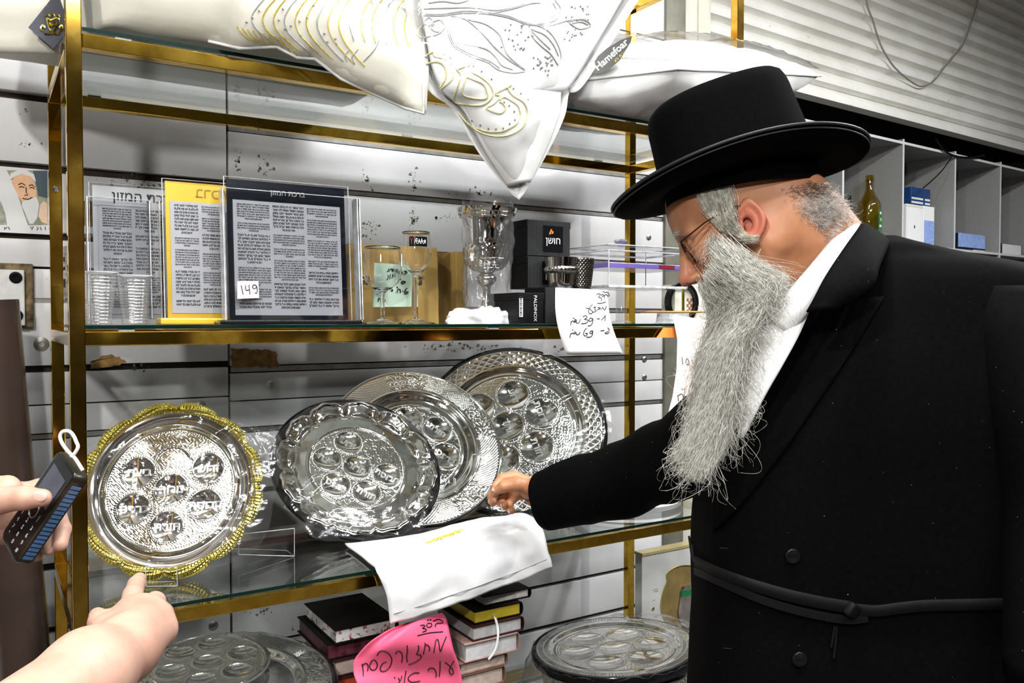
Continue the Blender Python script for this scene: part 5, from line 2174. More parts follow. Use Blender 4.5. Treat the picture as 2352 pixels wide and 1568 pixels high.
b = MB()
b.grid(pink, 30, 40, thick=-.0006)
pk = b.build('pink_sign', M_pinkp, smooth=180)
tag(pk, 'bright pink handwritten sign hanging between the two book piles', 'sign')
ORG[pk.name] = pk.location.copy()
bvK = caster(pk)
b = MB()
K5 = lambda x, y: on(bvK, 800 + x / 8.34, 1380 + y / 8.34, .0005, 1.46)
KS = [[(1620, 385), (1720, 350), (1800, 385), (1795, 420), (1700, 430), (1665, 455), (1662, 495)], [(1510, 385), (1535, 350)], [(1560, 375), (1582, 350)], [(1520, 430), (1495, 470), (1530, 505), (1590, 480), (1585, 430), (1520, 425)],
      [(1375, 470), (1440, 460), (1460, 485), (1415, 520), (1480, 535), (1490, 565), (1420, 595)], [(1320, 662), (1550, 610), (1810, 588)],
      [(1635, 985), (1655, 860), (1680, 745), (1720, 760), (1760, 960), (1800, 860), (1875, 680)], [(1470, 795), (1460, 900), (1435, 1015)], [(1470, 830), (1530, 850), (1558, 900), (1545, 950)],
      [(1330, 845), (1350, 880), (1330, 960), (1305, 1015), (1370, 1025), (1395, 1070), (1290, 1160), (1150, 1215)], [(1122, 845), (1130, 950), (1115, 1060), (1128, 1160)], [(900, 1005), (940, 955), (1000, 970), (1035, 1050), (1020, 1170)],
      [(550, 1035), (600, 965), (690, 955), (790, 1020), (830, 1120), (790, 1260), (690, 1340), (620, 1330), (615, 1260), (670, 1180), (735, 1160)], [(440, 1160), (405, 1240), (440, 1310), (510, 1310), (555, 1230), (530, 1150), (480, 1120), (430, 1160)],
      [(260, 1200), (280, 1300), (285, 1440)], [(262, 1240), (330, 1185), (375, 1230), (370, 1335)],
      [(2020, 1135), (1960, 1250), (1930, 1330), (1960, 1390), (2010, 1385), (2000, 1310), (1930, 1230), (1850, 1165)], [(1755, 1140), (1755, 1300), (1740, 1440)], [(1520, 1330), (1560, 1280), (1640, 1290), (1685, 1380), (1675, 1450)],
      [(1355, 1370), (1250, 1375), (1160, 1440), (1150, 1510), (1220, 1550), (1370, 1530)], [(1105, 1330), (1085, 1440), (1070, 1568)], [(1025, 1430), (1005, 1500), (960, 1568)], [(955, 1470), (990, 1540)], [(880, 1450), (890, 1480)], [(650, 1568), (690, 1600)]]
ink(b, KS, K5, .0012)
b.build('handwriting', mat('dark felt pen', (.03, .005, .012), .6), pk, 60)

# ---- left stack of plates under the lower shelf
c5 = PD(530, 1572, 1.56)
R5 = .1925
M5 = plate_frame(c5, math.radians(8), math.radians(83))
t = thing('seder_plate', 'wide silver plate on a black tray at the bottom below the pointing hand', 'seder plate', tuple(c5 - Vector((0, 0, .05))), 'seder plates stacked at the bottom')
R6 = R5 * .60


def h5(r, th):
    H = .010 * smooth(R5 * .60, R5 * .70, r)
    fl = smooth(R5 * .72, R5 * .74, r) * (1 - smooth(R5 * .93, R5 * .95, r))
    sec = smooth(0, .4, np.cos(4 * th + 1))
    x, y = r * np.cos(th), r * np.sin(th)
    H += fl * (sec * scroll(x, y, 240, .0016) + (1 - sec) * .0012 * np.sin(180 * th + 500 * r))
    H += .0022 * np.exp(-((r - R5 * .955) / .002) ** 2)
    return H


polar('dish', M5, .0005, R5 * .97, 170, 760, h5, M_silver, t)
MB().lathe([(1e-4, -.02), (R5 * .9, -.02), (R5 * 1.02, -.012), (R5 * 1.03, .002), (R5 * 1.0, .008), (R5 * .965, .006), (R5 * .8, -.006), (1e-4, -.006)], 120, M5).build('black_tray', M_blackgloss, t, 40)
sp = MB()
for k in range(12):
    a = 2 * PI * k / 12 + .3
    sp.ball(M5 @ Vector((R5 * .955 * math.cos(a), R5 * .955 * math.sin(a), .006)), .0042, 8)
sp.build('rim_studs', M_silver, t, 60)
M6 = M5.copy()
M6.translation = M5 @ Vector((0, 0, .014)) + (PZ(478, 1531, (M5 @ Vector((0, 0, .016))).z) - M5 @ Vector((0, 0, .016)))
t = thing('seder_plate', 'smaller silver seder plate with six hollows lying on the wide bottom plate', 'seder plate', tuple(M6.translation), 'seder plates stacked at the bottom')
cups6 = ringcups(R6 * .60, (62, 118, 180, 240, 300, 0))
dr6 = disc_relief(R6, R6 * .93, cups6, R6 * .235, .008, .02)
polar('dish', M6, .0005, R6, 190, 760, lambda r, th: dr6(r, th) + .012, M_silver, t)
bagsheet('plastic_bag', M5, lambda th: R5 * 1.02, .034, t, [(-.1, .05, .1, .1, .004, .006), (.05, -.1, .18, .05, .004, .006)], amp=.006)
zl5 = c5.z - .05
for k in range(5):
    z1 = zl5 - k * .036
    if z1 - .034 < Zb:
        break
    tr_ = MB().lathe([(1e-4, z1 - .034), (R5 * .85, z1 - .034), (R5 * 1.0, z1 - .012), (R5 * 1.0, z1), (R5 * .95, z1), (1e-4, z1 - .004)], 64, Matrix.Translation((c5.x, c5.y + .01, 0))).build('black_tray', M_blackgloss, smooth=40)
    tag(tr_, 'round black tray in the stack under the wide bottom plate', 'tray', 'black trays under the wide plate')
MB_ = MB().box(c5.x - .12, c5.x + .12, c5.y - .1, c5.y + .13, Zb + .0005, zl5 - 5 * .036 + .0015 if zl5 - 5 * .036 > Zb else Zb + .01)

# ---- right stack in a clear bag
c7 = PD(1412, 1487, 2.06)
R7 = .204
M7 = plate_frame(c7, math.radians(38), math.radians(94))
t = thing('seder_plate', 'silver seder plate with black rim on the lattice basket beside the black coat', 'seder plate', tuple(c7 - Vector((0, 0, .03))), 'seder plates stacked at the bottom')
cups7 = ringcups(R7 * .46, (62, 118, 180, 240, 300, 0))
dr7 = disc_relief(R7, R7 * .72, cups7, R7 * .20, .009, .05)


def h7(r, th):
    H = dr7(r, th) + .008 * smooth(R7 * .74, R7 * .82, r)
    return H + .0010 * np.sin(160 * th) * smooth(R7 * .86, R7 * .88, r) * (1 - smooth(R7 * .94, R7 * .95, r))


polar('dish', M7, .0005, R7 * .96, 190, 800, h7, M_silver, t)
MB().lathe([(1e-4, -.022), (R7 * .9, -.022), (R7 * 1.01, -.014), (R7 * 1.02, .0), (R7 * 1.0, .008), (R7 * .955, .008), (R7 * .9, -.006), (1e-4, -.006)], 120, M7).build('black_rim', M_blackgloss, t, 40)
bagsheet('plastic_bag', M7, lambda th: R7 * 1.02 + .05 * max(0, math.cos(th - 2.7)) ** 4, .022, t, [(-.15, .0, .1, .12, .004, .006), (-.1, -.1, .15, .03, .004, .006)], amp=.012, ksc=18)


def cf(u, v):
    a = 2 * PI * u
    rr_ = R7 * 1.0 + .012 * math.sin(5 * a) * v + .03 * v * max(0, math.cos(a - 2.6)) ** 2
    p = Vector((c7.x + rr_ * math.cos(a), c7.y + rr_ * math.sin(a), c7.z - .012 - v * .09))
    return p + Vector((wrinkle(p, 26, .014), wrinkle(p + Vector((4, 4, 4)), 26, .014), wrinkle(p, 30, .008)))


b = MB()
b.grid(cf, 70, 12)
b.build('bag_skirt', M_film_loose, t, 180)
t = thing('lattice_basket', 'silver lattice basket carrying the bagged plate beside the black coat', 'basket', (c7.x, c7.y, Zb))
MB().lathe([(R7 * .80, Zb + .001), (R7 * .90, c7.z - .030)], 120, Matrix.Translation((c7.x, c7.y, 0))).build('basket_wall', M_chrome, t, 60)
b = MB()
zz0, zz1 = Zb + .004, c7.z - .030
for s in (-1, 1):
    for k in range(70):
        a0 = 2 * PI * k / 70
        b.tube([Vector((c7.x + R7 * (.815 + .10 * j / 8) * math.cos(a0 + s * j * .03), c7.y + R7 * (.815 + .10 * j / 8) * math.sin(a0 + s * j * .03), zz0 + (zz1 - zz0) * j / 8)) for j in range(9)], .0014, 4)
tag(b.build('lattice_wire', M_silver, t, 60), kind='stuff')

# ---- boxed silver cup at the right
Y8 = 1.80
t = thing('gift_carton', 'white carton with a gold edge showing a silver cup with a green band', 'box', tuple(P(1550, 1500, Y8)))
x0_, x1_ = P(1474, 1400, Y8).x, P(1690, 1400, Y8).x
z1_ = P(1500, 1272, Y8).z
z0_ = Zb - .38
M_carton = mat('grey white carton', (.66, .66, .64), .45, 0., .06, 20)
M_goldpr = mat('pale gold print', (.62, .52, .26), .35, .3, .1, 20)
MB().box(x0_, x1_, Y8, Y8 + .03, z0_, z1_, bev=.001).build('box', M_carton, t)
MB().box(x0_ - .001, x1_ + .001, Y8 - .002, Y8 + .032, z1_ - .001, z1_ + .008, bev=.001).build('gold_edge', M_goldpr, t)
wpx = [(1600, 1300), (1570, 1298), (1548, 1304), (1532, 1318), (1533, 1332), (1526, 1350), (1520, 1372), (1519, 1395), (1524, 1415), (1536, 1432), (1552, 1446), (1600, 1460), (1660, 1440), (1685, 1380), (1660, 1310)]
b = MB()
b.prism([P(x, y, Y8 - .0012) for x, y in wpx], (0, 1, 0), .001)
b.build('window_print', mat('brown gold print', (.30, .21, .08), .35, .2, .3, 16), t)
b = MB()
b.tube(catmull([P(x, y, Y8 - .0016) for x, y in wpx], 4, closed=True), .0016, 6, closed=True)
b.build('gilt_outline', M_goldrim, t, 60)
cc = P(1592, 1390, Y8)
b = MB()
hs_ = P(1592, 1312, Y8).z - P(1592, 1412, Y8).z
b.lathe([(1e-4, -.5 * hs_), (.030, -.48 * hs_), (.055, -.30 * hs_), (.062, -.05 * hs_), (.056, .2 * hs_), (.050, .42 * hs_), (.047, .5 * hs_), (1e-4, .5 * hs_)], 40,
        Matrix.Translation(cc + Vector((0, -.004, 0))) @ Matrix.Diagonal((1, .10, 1, 1)), mod=lambda r_, z_, a: r_ * (1 + .02 * math.cos(12 * a)))
b.build('cup_relief', M_silver, t, 60)
b = MB()
b.lathe([(.052, .28 * hs_), (.051, .42 * hs_)], 40, Matrix.Translation(cc + Vector((0, -.0045, 0))) @ Matrix.Diagonal((1.05, .12, 1, 1)))
b.build('green_band', M_green, t, 60)
b = MB()
for ch, (x, y, a) in zip('קידוש', [(1507, 1355, -80), (1501, 1378, -84), (1500, 1398, -90), (1506, 1416, -100), (1512, 1432, -112)]):
    text(b, ch, .020, frame(P(x, y, Y8 - .0008), (1, 0, 0), (0, 0, 1)) @ Matrix.Rotation(math.radians(a), 4, 'Z'), bold=.0002)
b.build('gold_lettering', M_goldpr, t)

# ================================================================ left edge: pipe, bracket, picture
M_pipe = mat('brown plastic pipe', (.055, .035, .028), .25, 0., .15, 8)
b = MB()
a_, c_ = P(-22, 690, 1.90), P(58, 1568, 1.90)
b.tube(catmull([a_, a_.lerp(c_, .5), c_, c_ + Vector((.004, 0, -.25)), Vector((c_.x + .004, c_.y, .001))], 5), .048, 32)
b.v = [(x, y, max(z, .001)) for x, y, z in b.v]
pp_ = b.build('pipe', M_pipe, smooth=40)
tag(pp_, 'thick brown plastic pipe running down the wall at the left edge', 'pipe')
t = thing('wall_bracket', 'rusty white bracket with two bolts above the brown pipe', 'bracket', tuple(P(36, 755, WY - .02)))
M_rust = mat('chipped white paint on rust', (.60, .60, .58), .5, .1, .15, 40)
x0_, x1_, z0_, z1_ = rect_at(-60, 748, 56, 620, WY - .02)
MB().box(x0_, x1_, WY - .022, WY - .012, z0_, z1_, bev=.002).build('plate', M_rust, t)
x0_, x1_, z0_, z1_ = rect_at(-60, 753, 76, 606, WY - .008)
MB().box(x0_, x1_, WY - .012, WY - .002, z0_, z1_, bev=.003).build('torn_backing', mat('torn board', (.16, .11, .05), .8, 0., .9, 45, (60, .6)), t)
for x, y in ((36, 637), (38, 724)):
    c = P(x, y, WY - .022)
    MB().lathe([(.012, 0), (.012, .003), (.009, .006), (.006, .006), (.006, .002), (1e-4, .002)], 20, frame(c, (1, 0, 0), (0, 0, 1))).build('bolt', M_blackgloss, t, 40)
# white poster with a printed portrait of an old man in a white cap
t = thing('wall_picture', 'white sheet with a printed portrait of an old bearded man in a white cap', 'picture', tuple(P(50, 530, WY - .004)))
x0_, x1_, z0_, z1_ = rect_at(-90, 529, 116, 391, WY - .003)
MB().box(x0_, x1_, WY - .0035, WY - .0025, z0_, z1_).build('sheet', M_white, t)


def flat(name, pts, m, off):
    b_ = MB()
    b_.prism([P(x, y, WY - .0036 - off) for x, y in pts], (0, 1, 0), .0003)
    return b_.build(name, m, t)


M_skinp = mat('printed skin', (.80, .46, .26), .5, 0., .12, 30)
M_skinp2 = mat('printed pale skin', (.86, .62, .44), .5, 0., .1, 30)
M_blue = mat('printed dark window', (.03, .06, .08), .5, 0., .3, 20)
flat('printed_background', [(15, 391), (110, 391), (110, 517), (64, 517), (48, 470), (34, 425)], mat('printed olive', (.30, .30, .20), .5, 0., .3, 40), .0)
flat('printed_window', [(76, 392), (109, 392), (109, 455), (88, 450)], M_blue, .0004)
face = [(26, 418), (34, 404), (50, 399), (66, 402), (78, 412), (83, 432), (84, 450), (76, 468), (64, 474), (52, 466), (40, 446)]
flat('printed_face', face, M_skinp, .0006)
flat('printed_cap', [(22, 414), (24, 398), (40, 391), (62, 391), (78, 400), (83, 418), (70, 405), (50, 399), (34, 405)], M_white, .0008)
flat('printed_beard', [(52, 462), (66, 458), (84, 452), (90, 470), (86, 500), (76, 514), (68, 514), (58, 490), (50, 472)], M_white, .0008)
flat('printed_hand', [(92, 470), (100, 462), (109, 468), (109, 514), (96, 510), (88, 496)], M_skinp2, .0010)
b = MB()
for s in ([(42, 424), (50, 420), (58, 426)], [(66, 426), (74, 424), (80, 430)], [(44, 430), (50, 428), (56, 431)], [(68, 431), (74, 430), (79, 434)], [(60, 430), (60, 442), (64, 448), (56, 448)], [(52, 455), (64, 458), (74, 453)]):
    b.tube([P(x, y, WY - .0048) for x, y in s], .0010, 5)
for s in ([(70, 520), (73, 527), (76, 520)], [(84, 521), (88, 524), (84, 528)], [(92, 521), (95, 528)], [(104, 520), (104, 528)], [(10, 521), (10, 527), (16, 521)], [(19, 521), (22, 527)]):
    b.tube([P(x, y, WY - .0042) for x, y in s], .0008, 5)
b.build('printed_lines', M_ink, t, 60)
flat('printed_scrap', [(-30, 455), (2, 462), (12, 490), (16, 516), (-30, 516)], mat('printed grey green', (.32, .33, .26), .5, 0., .5, 90), .0004)
# ================================================================ people
def cap(p, a, b, ra, rb):
    """distance to a tapered limb from a to b"""
    a, b = np.array(a, np.float32), np.array(b, np.float32)
    ab = b - a
    t = np.clip(((p - a) @ ab) / max(1e-9, float(ab @ ab)), 0, 1)
    return np.linalg.norm(p - a - t[:, None] * ab, axis=1) - (ra + (rb - ra) * t)


def ell(p, c, r, R=None):
    q = p - np.array(c, np.float32)
    if R is not None:
        q = q @ np.array(R, np.float32)
    r = np.array(r, np.float32)
    k0 = np.linalg.norm(q / r, axis=1)
    k1 = np.linalg.norm(q / (r * r), axis=1)
    return k0 * (k0 - 1) / np.maximum(k1, 1e-9)


def smin(a, b, k):
    h = np.clip(.5 + .5 * (b - a) / k, 0, 1)
    return b + (a - b) * h - k * h * (1 - h)


def smax(a, b, k):
    return -smin(-a, -b, k)


def chain(p, pts, k=.004):
    d = None
    for (a, ra), (b, rb) in zip(pts[:-1], pts[1:]):
        c = cap(p, a, b, ra, rb)
        d = c if d is None else smin(d, c, k)
    return d


def surface(f, lo, hi, h):
    """skin over a distance field: one vertex per crossed cell (surface nets)"""
    lo = np.array(lo, np.float32)
    n = np.ceil((np.array(hi) - lo) / h).astype(int) + 1
    gx, gy, gz = [np.arange(k, dtype=np.float32) * h + lo[i] for i, k in enumerate(n)]
    D = np.empty(tuple(n), np.float32)
    for i in range(0, n[0], 8):
        A = np.stack(np.meshgrid(gx[i:i + 8], gy, gz, indexing='ij'), -1).reshape(-1, 3)
        D[i:i + 8] = f(A).reshape(-1, n[1], n[2])
    S = D < 0
    c = [D[a:n[0] - 1 + a, b:n[1] - 1 + b, e:n[2] - 1 + e] for a in (0, 1) for b in (0, 1) for e in (0, 1)]
    s = sum((x < 0).astype(np.int8) for x in c)
    act = (s > 0) & (s < 8)
    idx = -np.ones(act.shape, np.int64)
    ii = np.argwhere(act)
    idx[act] = np.arange(len(ii))
    acc = np.zeros((len(ii), 3), np.float32)
    cnt = np.zeros(len(ii), np.float32)
    cv = [x[act] for x in c]
    off = [(a, b, e) for a in (0, 1) for b in (0, 1) for e in (0, 1)]
    for q in range(8):
        for w in range(q + 1, 8):
            if sum(abs(off[q][t] - off[w][t]) for t in range(3)) != 1:
                continue
            m = (cv[q] < 0) != (cv[w] < 0)
            t = cv[q][m] / (cv[q][m] - cv[w][m])
            o1, o2 = np.array(off[q], np.float32), np.array(off[w], np.float32)
            acc[m] += o1 + t[:, None] * (o2 - o1)
            cnt[m] += 1
    V = (ii + acc / np.maximum(cnt, 1)[:, None]) * h + lo
    Fq = []
    for ax in range(3):
        o = [0, 0, 0]
        o[ax] = 1
        A = S[:n[0] - o[0], :n[1] - o[1], :n[2] - o[2]]
        B = S[o[0]:, o[1]:, o[2]:]
        e1, e2 = [(1, 2), (2, 0), (0, 1)][ax]
        cr = np.argwhere(A != B)
        cr = cr[(cr[:, e1] > 0) & (cr[:, e2] > 0) & (cr[:, e1] < n[e1] - 1) & (cr[:, e2] < n[e2] - 1)]
        fl = A[tuple(cr.T)]
        d1 = np.zeros(3, int)
        d1[e1] = 1
        d2 = np.zeros(3, int)
        d2[e2] = 1
        g = lambda x: idx[tuple(x.T)]
        q = np.stack([g(cr - d1 - d2), g(cr - d2), g(cr), g(cr - d1)], -1)
        q[~fl] = q[~fl][:, ::-1]
        Fq.append(q)
    return V, np.concatenate(Fq)


def strands(name, lines, rad, m, parent, sides=3):
    """many hairs in one mesh; lines: list of (k,3) arrays with equal k"""
    L = np.asarray(lines, np.float32)
    N, K, _ = L.shape
    T = np.gradient(L, axis=1)
    T /= np.linalg.norm(T, axis=2, keepdims=True) + 1e-9
    ref = np.array([.31, .52, .79], np.float32)
    U = np.cross(T, ref)
    U /= np.linalg.norm(U, axis=2, keepdims=True) + 1e-9
    Wv = np.cross(T, U)
    taper = np.linspace(1, .35, K)[None, :, None]
    V = np.empty((N, K, sides, 3), np.float32)
    for s in range(sides):
        a = 2 * PI * s / sides
        V[:, :, s] = L + (U * math.cos(a) + Wv * math.sin(a)) * rad * taper
    n, k, s = np.meshgrid(np.arange(N), np.arange(K - 1), np.arange(sides), indexing='ij')
    b0 = (n * K + k) * sides
    b1 = (n * K + k + 1) * sides
    s2 = (s + 1) % sides
    Fq = np.stack([b0 + s, b0 + s2, b1 + s2, b1 + s], -1).reshape(-1, 4)
    me = np_mesh(name, V.reshape(-1, 3), Fq, parent=parent)
    return link(name, me, m, parent, 180)


def skinmat(name, c1, c2):
    m, nt, b = base(name)
    co = coords(nt)
    n1 = noise_tex(nt, 22, 4, .6, co)
    n2 = noise_tex(nt, 260, 3, .6, co)
    nt.links.new(ramp(nt, n1, [(.32, c1), (.68, c2)]), b.inputs['Base Color'])
    b.inputs['Roughness'].default_value = .48
    b.inputs['Subsurface Weight'].default_value = .18
    b.inputs['Subsurface Radius'].default_value = (.010, .0035, .002)
    b.inputs['Subsurface Scale'].default_value = .5
    bump(nt, b, n2, .12, .0008)
    return m


def hairmat(name, c1, c2):
    m, nt, b = base(name)
    n1 = noise_tex(nt, 130, 2, .5)
    nt.links.new(ramp(nt, n1, [(.3, c1), (.7, c2)]), b.inputs['Base Color'])
    b.inputs['Roughness'].default_value = .45
    b.inputs['Specular IOR Level'].default_value = .4
    return m


M_skin = skinmat('man skin', (.42, .172, .078), (.54, .25, .128))
M_skin2 = skinmat('young skin', (.46, .25, .18), (.55, .33, .25))
M_nail = mat('finger nail', (.74, .48, .42), .3, 0., .05, 60)
M_coat = mat('black wool coat', (.0018, .0018, .0019), .8, 0., .3, 160, None, .04)
nt_ = M_coat.node_tree
pb_ = nt_.nodes['Principled BSDF']
src_ = pb_.inputs['Base Color'].links[0].from_socket
nt_.links.new(mixc(nt_, ramp(nt_, noise_tex(nt_, 210, 1, .5), [(.80, (0, 0, 0)), (.83, (1, 1, 1))]), src_, (.20, .20, .20)), pb_.inputs['Base Color'])
M_satin = mat('black gartel ribbon', (.005, .005, .0055), .55, 0., .2, 300, None, .12)
M_velvet = mat('black hat felt', (.0012, .0012, .0013), .9, 0., .3, 200, None, .03)
M_hatrim = mat('hat rim ribbon', (.012, .012, .013), .5, 0., .2, 300, None, .25)
M_shirt = mat('white shirt cotton', (.82, .82, .82), .7, 0., .02, 60)


def loftrings(mb, rings, n=40, capends=True, mi=0, e=1.0):
    """rings: list of (centre, u, w) with half axes vectors"""
    V, Fc = [], []
    for c, u, w in rings:
        for j in range(n):
            a = 2 * PI * j / n
            ca, sa = math.cos(a), math.sin(a)
            V.append(c + u * math.copysign(abs(ca) ** e, ca) + w * math.copysign(abs(sa) ** e, sa))
    for i in range(len(rings) - 1):
        for j in range(n):
            Fc.append([i * n + j, i * n + (j + 1) % n, (i + 1) * n + (j + 1) % n, (i + 1) * n + j])
    if capends:
        Fc.append(list(range(n))[::-1])
        Fc.append([(len(rings) - 1) * n + j for j in range(n)])
    return mb.add(V, Fc, mi)


man = thing('person', 'bearded man in black hat and long black coat reaching for the seder plates', 'person', (PD(1990, 1000, 1.25).x, PD(1990, 1000, 1.25).y, 0))

# ---- head frame: origin between the ears, x forward, y towards the viewer, z up
HO = PD(1733, 506, 1.20)
pit = math.radians(30)
turn = math.radians(18)
fh0 = (-RT * math.cos(turn) + FWV * math.sin(turn))
lh = (-FWV * math.cos(turn) - RT * math.sin(turn))
fh = fh0 * math.cos(pit) - UPV * math.sin(pit)
uh = fh0 * math.sin(pit) + UPV * math.cos(pit)
HM = Matrix((fh, lh, uh)).transposed()
HA = np.array(HM, np.float32)
HOa = np.array(HO, np.float32)


def hw(x, y, z):
    return HO + HM @ Vector((x, y, z))


def head_sdf(P_):
    p = (P_ - HOa) @ HA
    q = p.copy()
    q[:, 1] = np.abs(q[:, 1])
    d = ell(p, (.004, 0, .050), (.101, .077, .088))
    d = smin(d, ell(p, (.040, 0, .020), (.062, .066, .075)), .02)
    d = smin(d, ell(p, (.052, 0, -.045), (.050, .054, .060)), .03)          # muzzle and jaw
    d = smin(d, cap(q, (.000, .058, -.045), (.078, .020, -.095), .018, .020), .03)
    d = smin(d, cap(q, (.092, .014, .036), (.080, .050, .030), .011, .009), .012)   # brow
    d = smin(d, ell(q, (.070, .046, -.012), (.022, .018, .016)), .018)      # cheekbone
    d = smax(d, -ell(q, (.104, .034, .014), (.016, .019, .013)), .010)      # eye hollow
    d = smin(d, ell(q, (.083, .033, .013), (.012, .013, .012)), .003)       # eyeball and lids
    d = smin(d, cap(q, (.094, .020, .004), (.086, .046, .002), .004, .003), .006)
    nose = cap(p, (.098, 0, .026), (.121, 0, -.020), .0075, .0105)
    nose = smin(nose, ell(p, (.122, 0, -.024), (.0125, .0115, .0105)), .006)
    nose = smin(nose, ell(q, (.112, .0125, -.029), (.0115, .0075, .0075)), .005)
    nose = smin(nose, cap(p, (.090, 0, .022), (.102, 0, -.028), .011, .013), .006)
    d = smin(d, nose, .008)
    d = smax(d, -ell(q, (.114, .0085, -.0365), (.005, .0036, .004)), .005)  # nostril
    d = smin(d, cap(q, (.107, 0, -.057), (.094, .024, -.062), .0075, .004), .006)
    d = smin(d, cap(q, (.104, 0, -.070), (.093, .020, -.070), .0085, .004), .006)
    # neck
    nb = np.array(HM.transposed() @ (PD(1962, 668, 1.225) - HO), np.float32)
    d = smin(d, cap(p, (-.040, 0, -.030), nb, .066, .070), .04)
    d = smin(d, cap(p, (-.055, 0, -.02), (-.060, 0, -.085), .045, .045), .03)
    d = smin(d, cap(p, (.02, 0, -.08), nb * .8, .05, .06), .03)
    # ears
    ca, sa = math.cos(math.radians(-22)), math.sin(math.radians(-22))
    e = (q - np.array((.008, .073, -.007), np.float32)) / .80
    ex = e[:, 0] * ca + e[:, 2] * -sa * -1
    ex, ez = e[:, 0] * ca - e[:, 2] * sa, e[:, 0] * sa + e[:, 2] * ca
    ey = e[:, 1] + .25 * ex            # back edge stands out
    # outline: egg, wide at top
    w_ = np.clip((ez + .033) / .066, 0, 1)
    wid = .010 + .0105 * np.sin(PI * np.clip(w_ * .86 + .06, 0, 1)) ** .8 + .001
    k0 = np.sqrt((ex / wid) ** 2 + (ez / .033) ** 2)
    dd = (k0 - 1) * .017
    plate = smax(dd, np.abs(ey - .006) - .0035, .003)
    rim = np.sqrt(dd ** 2 + (ey - .0095) ** 2) - .0042
    rim = smax(rim, ex - .012 - .3 * np.maximum(ez, 0), .006)
    ear = smin(plate, rim, .004)
    anti = np.sqrt(((np.sqrt(((ex - .003) / (wid * .58)) ** 2 + ((ez + .002) / .019) ** 2) - 1) * .010) ** 2 + (ey - .008) ** 2) - .0028
    anti = smax(anti, ex - .004, .004)
    ear = smin(ear, anti, .004)
    ear = smax(ear, -np.linalg.norm(np.stack([(ex - .005) / .009, (ey - .010) / .010, (ez + .004) / .013], 1), axis=1) * .009 + .009, .003)
    ear = smin(ear, np.linalg.norm(np.stack([(ex - .015) / 1, (ey - .004), (ez + .004)], 1), axis=1) - .0055, .004)   # tragus
    ear = smin(ear, ell(np.stack([ex, ey, ez], 1), (.005, .006, -.030), (.0085, .0055, .0085)), .005)                   # lobe
    d = smin(d, ear * .80, .004)
    return d


c0 = np.array(HO)
Vh, Fh = surface(head_sdf, c0 - np.array((.20, .20, .20)), c0 + np.array((.26, .22, .16)), .0019)

# right hand pinching the plate bag
J = lambda x, y, d: np.array(PD(x, y, d), np.float32)
W_ = J(1252, 1130, 1.70)
fr_ = [
    [(J(1182, 1094, 1.722), .0125), (J(1153, 1099, 1.702), .0105), (J(1139, 1117, 1.690), .0092), (J(1135, 1131, 1.684), .0075)],
    [(J(1180, 1106, 1.735), .0125), (J(1144, 1119, 1.730), .0105), (J(1130, 1138, 1.716), .0094), (J(1131, 1151, 1.700), .0086)],
    [(J(1182, 1121, 1.736), .0120), (J(1157, 1136, 1.736), .0102), (J(1149, 1153, 1.722), .0092), (J(1158, 1160, 1.702), .0084)],
    [(J(1189, 1136, 1.728), .0110), (J(1172, 1152, 1.730), .0092), (J(1167, 1165, 1.718), .0082), (J(1175, 1172, 1.702), .0076)]]
th_ = [(J(1232, 1128, 1.685), .019), (J(1190, 1112, 1.668), .0150), (J(1157, 1117, 1.668), .0118), (J(1139, 1127, 1.672), .0085)]


def hand_sdf(p):
    d = cap(p, J(1330, 1118, 1.62), W_, .034, .026)
    for f in fr_:
        d = smin(d, cap(p, J(1246, 1128, 1.715), f[0][0], .020, f[0][1] - .001), .010)
    d = smin(d, ell(p, J(1214, 1122, 1.682), (.020, .017, .020)), .012)
    d = smin(d, ell(p, J(1228, 1148, 1.712), (.020, .014, .014)), .010)
    fs = None
    for f in fr_:
        c = chain(p, f, .003)
        fs = c if fs is None else smin(fs, c, .0022)
    d = smin(d, fs, .004)
    return smin(d, chain(p, th_, .004), .006)


c1 = np.array(PD(1190, 1125, 1.70))
Vr, Fr = surface(hand_sdf, c1 - np.array((.11, .10, .075)), c1 + np.array((.13, .09, .075)), .0013)

# trunk and limbs under the clothes complete the body
def trunk_sdf(p):
    sh, hip = np.array(PD(2060, 800, 1.25)), np.array(PD(2010, 1500, 1.27))
    d = cap(p, sh, hip, .12, .13)
    d = smin(d, cap(p, np.array(PD(1975, 680, 1.23)), sh, .05, .09), .03)
    d = smin(d, chain(p, [(np.array(PD(1780, 880, 1.33)), .06), (np.array(PD(1500, 1068, 1.50)), .045), (np.array(PD(1300, 1125, 1.65)), .036)], .02), .05)
    d = smin(d, chain(p, [(np.array(PD(2330, 780, 1.16)), .050), (np.array(PD(2420, 1120, 1.10)), .045), (np.array(PD(2420, 1560, 1.08)), .033)], .02), .05)
    for x in (1930, 2120):
        k = np.array(PD(x, 1560, 1.27))
        d = smin(d, cap(p, k, (k[0], k[1], .08), .085, .05), .03)
    return d


